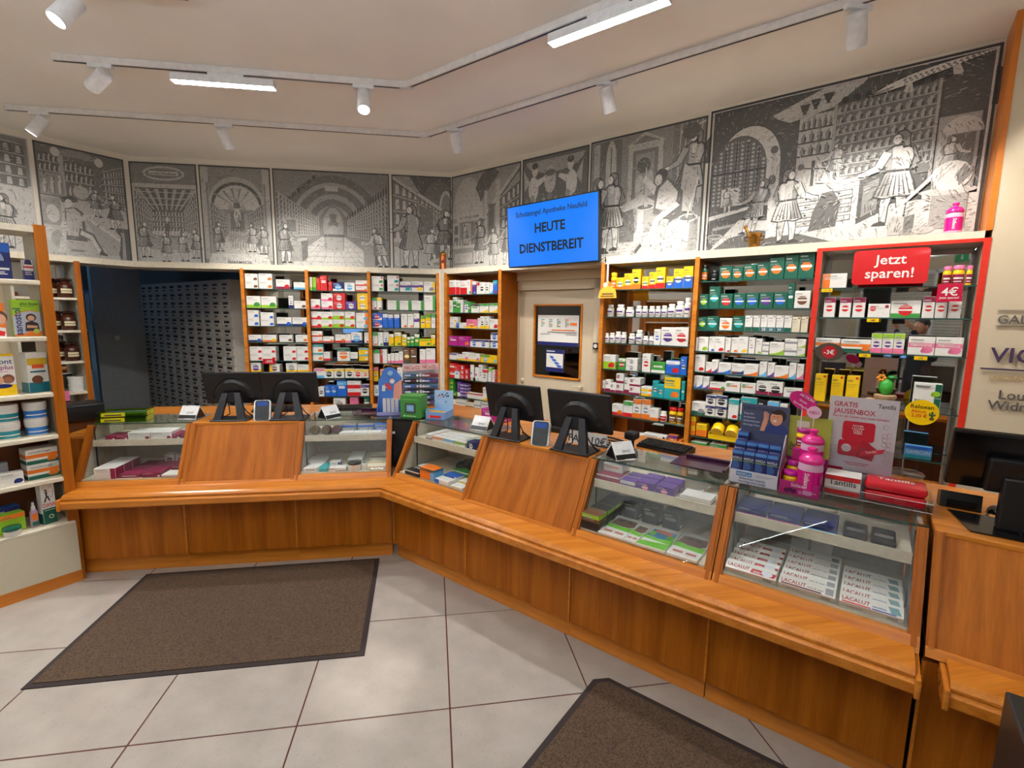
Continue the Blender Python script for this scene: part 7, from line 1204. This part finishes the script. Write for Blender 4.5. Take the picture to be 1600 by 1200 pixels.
def tub(s, o, z, r, lab, band):
    t = at('plastic_tub', lab, 'tub', LS, s, o, z, 'white tubs on the open shelf'); c = band
    MB().lathe([(r*.96, 0, WHITE), (r, .006, c), (r, .05, WHITE), (r, .062, WHITE)], n=26).build('tub_body', 'glossy_plastic', t, smooth=True); MB().lathe([(r*1.04, .062, WHITE), (r*1.05, .066, WHITE), (r*1.05, .094, WHITE), (r*.98, .10, WHITE)], n=26).build('lid', 'glossy_plastic', t, smooth=True)
    rr = r+.0008; mb = MB()
    for k in range(8):
        a, b_ = -1+k*.25, -.75+k*.25; mb.face([(rr*math.sin(a), -rr*math.cos(a), .022), (rr*math.sin(b_), -rr*math.cos(b_), .022), (rr*math.sin(b_), -rr*math.cos(b_), .028), (rr*math.sin(a), -rr*math.cos(a), .028)], WHITE)
    mb.build('label_line', 'printed_card', t)
for k, nm in ((0, 'lower'), (1, 'upper')): tub(-.10, -.10, Z4+.101*k, .052, '%s white tub with blue band on the open left shelf' % nm, srgb(50,120,200)); tub(-.225, -.09, Z4+.101*k, .052, '%s white tub with teal band on the open left shelf' % nm, srgb(30,140,150))
for k, nm in ((0, 'lower'), (1, 'upper')): ob = C(-.10, -.06, Z5+.0925*k, .145, .11, .092, 'w.om.Gb.oD', '%s white carton with orange and green bands on the open left shelf' % nm, 4, [('curcumin-Loges', -.01, .070, .012, srgb(100,100,104), .10)], False)
ob = C(-.245, -.03, Z5, .10, .05, .075, 'w.BD', 'white carton with navy circle at the left image edge'); C(-.28, -.12, Z5, .08, .05, .12, 'e.ub', 'grey carton behind the navy circle carton')
ob = C(-.10, -.045, Z6, .066, .055, .262, 'w.Gb', 'tall white and green carton with archer on base board', 12, None, False)
mb = MB(); mb.text('DIANA', (0, -.0014, .108), .026, PAL['r'], width=.06); K_ = srgb(50,46,46); mb.tube([(.008+.018*math.cos(a), -.0014, .20+.038*math.sin(a)) for a in [math.radians(-75+15*k) for k in range(11)]], .0009, 4, K_); mb.tube([(.013, -.0014, .163), (-.004, -.0014, .2), (.013, -.0014, .237)], .0005, 4, K_); mb.tube([(-.022, -.0014, .2), (.03, -.0014, .202)], .0007, 4, K_); mb.face([(-.024, -.0014, .14), (-.016, -.0014, .14), (-.004, -.0014, .175), (-.004, -.0014, .205), (-.014, -.0014, .205), (-.012, -.0014, .175)], K_); mb.face([(-.008, -.0014, .175), (.0, -.0014, .178), (.008, -.0014, .145), (.002, -.0014, .142)], K_); mb.disc((-.01, -.0014, .213), .006, col=K_); rects(mb, [(-.025, .025, .088, .091, 'w'), (-.0325, .0325, .066, .098, 'G'), (-.025, .025, .086, .089, 'w'), (-.028, .028, .255, .258, 'r')], -.0014); mb.disc((.005, -.0014, .045), .013, col=WHITE); mb.disc((.005, -.0018, .045), .008, col=PAL['G']); mb.build('print', 'printed_card', ob)
t = at('spray_bottle', 'clear spray bottle with white pump beside the tall archer carton', 'bottle', LS, -.168, -.065, Z6, gL); MB().lathe([(.018, 0), (.019, .006), (.019, .09), (.012, .105)], n=18, col=srgb(200,205,205)).build('bottle_body', 'frosted_plastic', t, smooth=True); MB().box(-.012, .012, -.0205, -.0195, .045, .085, PAL['o']).build('label_patch', 'printed_card', t); MB().box(-.014, .014, -.0203, -.0195, .01, .035, PAL['G']).build('label_patch', 'printed_card', t); MB().lathe([(.010, .105, WHITE), (.010, .125, WHITE), (.006, .13, WHITE), (.006, .15, WHITE)], n=14).build('pump', 'white_plastic', t, smooth=True); MB().lathe([(.022, .085), (.022, .165), (.016, .172)], n=18).build('clear_cap', 'acrylic', t, smooth=True)
C(-.28, -.055, Z6, .15, .07, .11, 'a.ot', 'green carton with orange band beside the spray bottle', 8); C(-.285, -.13, Z6, .15, .06, .135, 'b.Bt', 'blue carton behind the green one on base board', 8)
t = at('cream_tin', 'flat glass tin with green lid at the left image edge', 'tin', LS, -.275, -.012, Z6, gL); MB().lathe([(.036, 0, WHITE), (.038, .004, WHITE), (.038, .032, WHITE)], n=22, col=srgb(190,200,196)).build('tin_body', 'glossy_plastic', t, smooth=True); MB().lathe([(.04, .032), (.041, .036), (.041, .05), (.036, .053)], n=22, col=PAL['G']).build('lid', 'glossy_plastic', t, smooth=True)
# black printer and pink pad behind the open shelf
t = at('receipt_printer', 'black receipt printer on the staff side beside the open shelf', 'printer', LS, .19, -.50, .9405); MB().box(-.13, .13, -.10, .10, 0, .125, bev=.02).build('housing', 'black_plastic', t, smooth=True); MB().box(-.12, .12, -.102, -.098, .10, .11).build('slot', 'dark_metal', t)
MB().box(-.10, .10, -.06, .12, -.9405, -.002).build('pedestal', 'wood_dark_back', t)
t = at('pink_pad', 'pink paper pad leaning against the black printer', 'pad', LS, .135, -.62, 1.068); MB().box(-.05, .05, 0, .012, 0, .07, PAL['p']).build('pad', 'printed_card', t)
# ================================================================ CEILING TRACKS AND LAMPS
def fill_uplight(label, a, b, zc=2.72):  # added uplight bar, kept out of view, brightens ceiling and upper walls
    a, b = Vector(a), Vector(b); d = b-a; rz = math.atan2(d.y, d.x); L = d.length*1.7; t = thing('added_fill_lamp', label, 'lamp', (a.x, a.y, zc), rz, 'added unseen fill uplights over the shop floor')
    MB().box(0, L, -.035, .035, -.012, .012, bev=.003).build('housing', 'white_metal', t); MB().box(.01, L-.01, -.032, .032, .012, .016).build('uplight', 'uplight_diffuser', t)
    for x in (.1, L-.1): MB().tube([(x, 0, .012), (x, 0, CEIL-.001-zc)], .003, 6).build('wire', 'white_metal', t)
def track(label, pts):
    t = thing('ceiling_track', label, 'track', (pts[0][0], pts[0][1], CEIL))
    for a, b in zip(pts, pts[1:]):
        a, b = Vector(a), Vector(b); d = (b-a).normalized(); L = (b-a).length; rz = math.atan2(d.y, d.x)
        mb = MB(); mb.box(0, L, -.018, .018, -.042, -.0005, bev=.002); mb.box(0, L, -.006, .006, -.0435, -.042)
        mb.m = [1 if i >= len(mb.f)-6 else 0 for i in range(len(mb.f))]
        mb.build('rail', ['track_grey', 'dark_metal'], t, (a.x-pts[0][0], a.y-pts[0][1], 0), rz)
    for p in pts[1:-1]: MB().box(-.05, .05, -.022, .022, -.044, -.0005, bev=.003).build('corner_joint', 'white_metal', t, (p[0]-pts[0][0], p[1]-pts[0][1], 0), math.radians(-22))
    return t
track('inner white ceiling track running above the counter front', [(-2.34, 3.715), (-.166, 3.676), (2.6, .84)])
track('outer white ceiling track running nearer the mural walls', [(-3.30, 4.655), (-.05, 4.605), (3.3, 1.05)])
track('white ceiling track across the shop behind the viewer', [(-3.2, 2.95), (-1.2, 2.9)][:2])
fill_uplight('near added fill uplight, unseen just above the viewer', (-.9, .95), (-.1, .93)); fill_uplight('left added fill uplight, unseen beside the viewer', (-2.9, 1.3), (-2.2, 1.28))
track('rear ceiling track over the shop floor', [(-3.4, .3), (.6, .1)]); track('second rear ceiling track over the shop floor', [(-2.6, -1.6), (3.2, -1.7)])
def bar(label, a, b, zc=3.205):
    a, b = Vector(a), Vector(b); d = b-a; rz = math.atan2(d.y, d.x); L = d.length; t = thing('linear_lamp', label, 'lamp', (a.x, a.y, zc), rz, 'white linear track lamps')
    hb = MB().box(0, L, -.032, .032, -.008, .03); [hb.box(*q, -.0155, -.008) for q in ((0, L, -.032, -.030), (0, L, .030, .032), (0, .002, -.032, .032), (L-.002, L, -.032, .032))]; hb.build('housing', 'white_metal', t); mb = MB(); mb.box(.002, L-.002, -.030, .030, -.0125, -.008); mb.build('diffuser', 'lamp_diffuser', t); MB().box(L*.35, L*.7, -.017, .017, .03, CEIL-.042-zc).build('adapter', 'white_metal', t)
bar('glowing linear lamp on the inner track above the far counter', (-1.66, 3.703), (-1.03, 3.690)); bar('glowing linear lamp on the inner track at the top edge', (.655, 2.834), (1.115, 2.362))
for i, (a, b) in enumerate((((-2.9, 2.942), (-2.27, 2.927)), ((-3.0, .28), (-2.37, .25)), ((-1.2, .19), (-.57, .16)), ((-1.6, -1.62), (-.97, -1.63)), ((.6, -1.65), (1.23, -1.66)), ((2.3, -1.68), (2.93, -1.69)))): bar('%s added linear fill lamp, unseen on the tracks behind the viewer' % ORD[i], a, b) if i == 0 else fill_uplight('%s added fill uplight, unseen behind the viewer' % ORD[i-1], a, b)  # all of these are out-of-view lamps added as general fill light
def spot(label, p, aim, power=SPOT_POWER, angle=58, L=.15, r=.045, glow=True, zp=3.255, blend=.5):
    t = thing('track_spotlight', label, 'lamp', (p[0], p[1], zp), 0, 'white track spotlights'); d = Vector(aim).normalized(); q = d.to_track_quat('-Z', 'Y').to_matrix().to_4x4()
    MB().box(-.07, .07, -.018, .018, -.022, .006, bev=.003).build('adapter', 'white_metal', t); MB().tube([(0, 0, -.02), (0, 0, -.06)], .008, 8).build('arm', 'white_metal', t)
    c = Vector((0, 0, -.075)); M = Matrix.Translation(c) @ q
    MB().lathe([(r*.97, .045), (r, .04), (r, .04-L+.012), (r*.96, .04-L), (r*.86, .04-L), (r*.80, .04-L+.018)], n=28, cap=False).xf(M).build('lamp_head', 'white_metal', t, smooth=True); MB().lathe([(r*.97, .045), (r*.5, .048), (.0, .048)], n=28, cap=False).xf(M).build('rear_cap', 'white_metal', t, smooth=True)
    MB().lathe([(r*.79, .04-L+.012), (0, .04-L+.014)], n=24, cap=False).xf(M).build('lens', 'spot_glow', t)
    ld = bpy.data.lights.new('spot_beam', 'SPOT'); ld.energy = power; ld.color = SPOT_TINT; ld.spot_size = math.radians(angle); ld.spot_blend = blend; ld.shadow_soft_size = .03
    lo = bpy.data.objects.new('spot_beam', ld); COL.objects.link(lo); lo.parent = t; lo.matrix_local = Matrix.Translation(c+d*(L-.02)) @ q
spot('spotlight tilted away at the left end of the inner track', (-2.075, 3.71), (-.80, .42, -.42), 60); spot('spotlight at the left end of the outer track, lens glowing', (-3.07, 4.65), (-.52, -.22, -.80), 75)
spot('spotlight on the outer track left of the centre', (-1.71, 4.63), (.2, .72, -1), 78, 85, blend=.8); spot('spotlight on the inner track near its bend, lens glowing', (-.455, 3.682), (.044, -.49, -1), 190, 10, blend=1.0)
spot('spotlight hanging straight down beside the outer track bend', (.203, 4.336), (.3, .48, -1), 85, 82, blend=.8); spot('spotlight on the outer track right of the centre', (1.16, 3.32), (.46, .40, -1.0), 105, 80, blend=.8); spot('bright spotlight cut off by the top left edge', (-1.74, 2.92), (-.38, -.42, -.82), 60, 80)
for i, (p, a) in enumerate((((2.1, 2.33), (.42, .32, -.85)), ((2.75, 1.64), (.35, .2, -.9)), ((-.95, 4.62), (.1, .55, -.95)), ((-2.4, 4.64), (.1, .6, -.8)))[:2]): spot('%s added spotlight further along the outer track, out of view' % ORD[i], p, a, (75, 28)[i], 90)  # extra spotlights added to brighten the right-hand shelf bays

# ================================================================ THE SHOP BEHIND THE VIEWER (seen in the mirrors)
wd = thing('window_1', 'x', 'window', (-2.5, -2.985, 0), 0); del wd['label']; del wd['category']; struct(wd)
MB().box(-1.7, 1.7, -.02, .02, .55, 2.6).build('window_pane', 'black_gloss', wd); mb = MB(); [mb.box(x, x+.06, -.02, .05, .5, 2.65) for x in (-1.76, -.03, 1.7)]; mb.box(-1.76, 1.76, -.02, .05, 2.6, 2.66); mb.box(-1.76, 1.76, -.02, .08, .49, .55); mb.build('window_frame', 'white_metal', wd)
sl = MB().box(-1.25, 1.25, 0, .012, 0, .05).mesh('slat', 'panel_grey')
for k in range(36): share('slat', sl, wd, (.3, .03, .6+k*.056))
def rear_shelf(x, y, rz, label):
    t = thing('stock_shelf', label, 'shelf', (x, y, 0), rz); MB().box(-.5, .5, 0, .02, 0, 2.1).build('back_panel', 'cherry_veneer', t)
    for sx in (-.5, .47): MB().box(sx, sx+.03, -.3, 0, 0, 2.1).build('side_panel', 'cherry_veneer', t)
    for z in (.4, .8, 1.2, 1.6, 2.05): MB().box(-.47, .47, -.28, 0, z, z+.02).build('shelf_board', 'shelf_cream', t)
for i, (x, y, rz) in enumerate(((1.2, -2.97, math.pi), (2.4, -2.97, math.pi), (4.27, -.6, -math.pi/2), (4.27, -1.7, -math.pi/2), (-4.49, .2, math.pi/2), (-4.49, 1.4, math.pi/2))): rear_shelf(x, y, rz, '%s cherry stock shelf seen only in the mirrors' % ORD[i])
t = thing('rear_screen', 'pale blue lit screen in the rear window, seen in the mirrors', 'screen', (-2.75, -2.6, 1.0), math.pi); MB().box(-.3, .3, 0, .04, 0, .38, bev=.005).build('housing', 'black_plastic', t); MB().box(-.28, .28, -.002, 0, .02, .36).build('display', 'screen_pale', t); MB().box(-.05, .05, .0, .05, -1.0, 0).build('pedestal', 'dark_metal', t)
t = thing('exit_sign', 'green and white exit sign on the rear wall, seen in mirrors', 'sign', (-2.0, -2.94, 2.75), math.pi); MB().box(-.2, .2, 0, .03, 0, .14, srgb(20,140,80)).build('board', 'glossy_plastic', t); mb = MB(); rects(mb, [(-.17, -.05, .02, .12, 'w')], -.001); mb.face([(.04, -.001, .07), (.07, -.001, .03), (.10, -.001, .07), (.08, -.001, .07), (.08, -.001, .12), (.06, -.001, .12), (.06, -.001, .07)], WHITE); mb.build('print', 'glossy_plastic', t)
# the photographer, reflected in the mirror of the red framed bay
per = thing('person', 'person in dark jumper holding up a phone, reflected in mirror', 'person', (-.06, -.42, 0), math.radians(-9))
def skin(name, verts, edges, radii, mat, parent, sub=2, root=0):
    me = bpy.data.meshes.new(name); me.from_pydata(verts, edges, []); o = bpy.data.objects.new(name, me); COL.objects.link(o); o.parent = parent
    md = o.modifiers.new('skin', 'SKIN'); md.use_smooth_shade = True
    for i, r in enumerate(radii): me.skin_vertices[0].data[i].radius = (r, r) if not isinstance(r, tuple) else r
    me.skin_vertices[0].data[root].use_root = True
    s = o.modifiers.new('sub', 'SUBSURF'); s.levels = 1; s.render_levels = sub; me.materials.append(MATS[mat]); return o
V = [(0, 0, .95), (0, 0, 1.12), (0, .0, 1.30), (0, -.01, 1.43), (0, .02, 1.50), (-.18, -.01, 1.42), (-.25, .10, 1.20), (-.10, .30, 1.60), (.18, -.01, 1.42), (.25, .10, 1.20), (.10, .30, 1.60), (-.09, 0, .88), (-.10, .01, .48), (-.10, -.02, .08), (-.10, .12, .04), (.09, 0, .88), (.10, .01, .48), (.10, -.02, .08), (.10, .12, .04)]
Ed = [(0, 1), (1, 2), (2, 3), (3, 4), (3, 5), (5, 6), (6, 7), (3, 8), (8, 9), (9, 10), (0, 11), (11, 12), (12, 13), (13, 14), (0, 15), (15, 16), (16, 17), (17, 18)]
Ra = [(.16, .11), (.15, .10), (.17, .11), (.12, .09), (.055, .055), .065, .05, .034, .065, .05, .034, .085, .06, .045, .04, .085, .06, .045, .04]
skin('body', V, Ed, Ra, 'dark_cloth', per)
hd = MB(); hd.sphere((0, .03, 1.64), .088, 20, srgb(205,150,120), 1.28, .86, 1.0); hd.sphere((0, .118, 1.635), .014, 8, srgb(205,150,120), 1.5); hd.sphere((-.078, .03, 1.635), .02, 8, srgb(200,140,110), 1.5, .5); hd.sphere((.078, .03, 1.635), .02, 8, srgb(200,140,110), 1.5, .5); hd.tube([(0, .01, 1.46), (0, .02, 1.56)], .05, 12, srgb(205,150,120))
for sx in (-1, 1): hd.sphere((sx*.03, .108, 1.655), .010, 8, (.9, .9, .9), .7); hd.sphere((sx*.03, .117, 1.655), .005, 6, (.02, .02, .02))
hd.sphere((0, .108, 1.59), .022, 8, srgb(170,90,80), .3); hd.build('head', 'printed_card', per, smooth=True)
MB().sphere((0, .012, 1.678), .094, 18, srgb(35,25,20), 1.05, .88, 1.0).build('hair', 'hair', per, smooth=True)
def hand(sx):
    Vh, Eh, Rh = [(sx*.10, .30, 1.60), (sx*.095, .335, 1.64), (sx*.085, .35, 1.68)], [(0, 1), (1, 2)], [.03, .034, .03]
    for k in range(4):
        b = len(Vh); z = 1.655+.018*k; Vh += [(sx*.088, .365, z), (sx*.078, .392, z+.006), (sx*(.052-.004*k), .398, z+.008)]; Eh += [(2, b), (b, b+1), (b+1, b+2)]; Rh += [.010, .009, .008]
    b = len(Vh); Vh += [(sx*.082, .345, 1.645), (sx*.058, .350, 1.655)]; Eh += [(1, b), (b, b+1)]; Rh += [.011, .009]
    skin('hand', Vh, Eh, Rh, 'skin', per)
hand(-1); hand(1)
t = thing('smartphone', 'black smartphone held up by the reflected person', 'phone', (0, 0, 0)); mb = MB().box(-.082, .082, -.039, .039, .012, .020, bev=.004); mb.xf(cam.matrix_world.copy()).build('phone_body', 'black_gloss', t)

# ---------------------------------------------------------------- print and lettering belong to the piece that carries them
HOLD = {'lettering': ('board', 'oval', 'disc', 'display', 'card', 'plate', 'lid', 'tray', 'sleeve'), 'print': ('board', 'back_card', 'carton', 'box', 'card'), 'red_disc': ('board',), 'printed_plant': ('board',), 'hanger': ('board',), 'dial': ('housing',), 'keys': ('housing',),
 'screen_glass': ('screen_housing',), 'rear_rib': ('rear_bulge',), 'keypad': ('face',), 'screen': ('face',), 'black_strip': ('plate',), 'polished_edge': ('tray',), 'glass_edge': ('glass_top',), 'label_strip': ('acrylic_shell',), 'label_line': ('tub_body',), 'paper_label': ('glass_body',),
 'label_patch': ('bottle_body',), 'clear_cap': ('pump',), 'window': ('housing',), 'slot': ('housing',), 'lens': ('lamp_head',), 'rocker': ('switch_plate',), 'badge': ('body',), 'glazing_bead': ('door_leaf',), 'banner': ('back_board',), 'foil_crease': ('pack',), 'easel': ('card',)}
for root in [o for o in scene.objects if o.parent is None and o.type == 'EMPTY']:
    kids = list(root.children)
    for k in kids:
        base = k.name.split('.')[0]
        for h in HOLD.get(base, ()):
            host = next((c for c in kids if c.name.split('.')[0] == h and c is not k), None)
            if host:
                off = host.location.copy(); k.parent = host; k.location = k.location-off; break
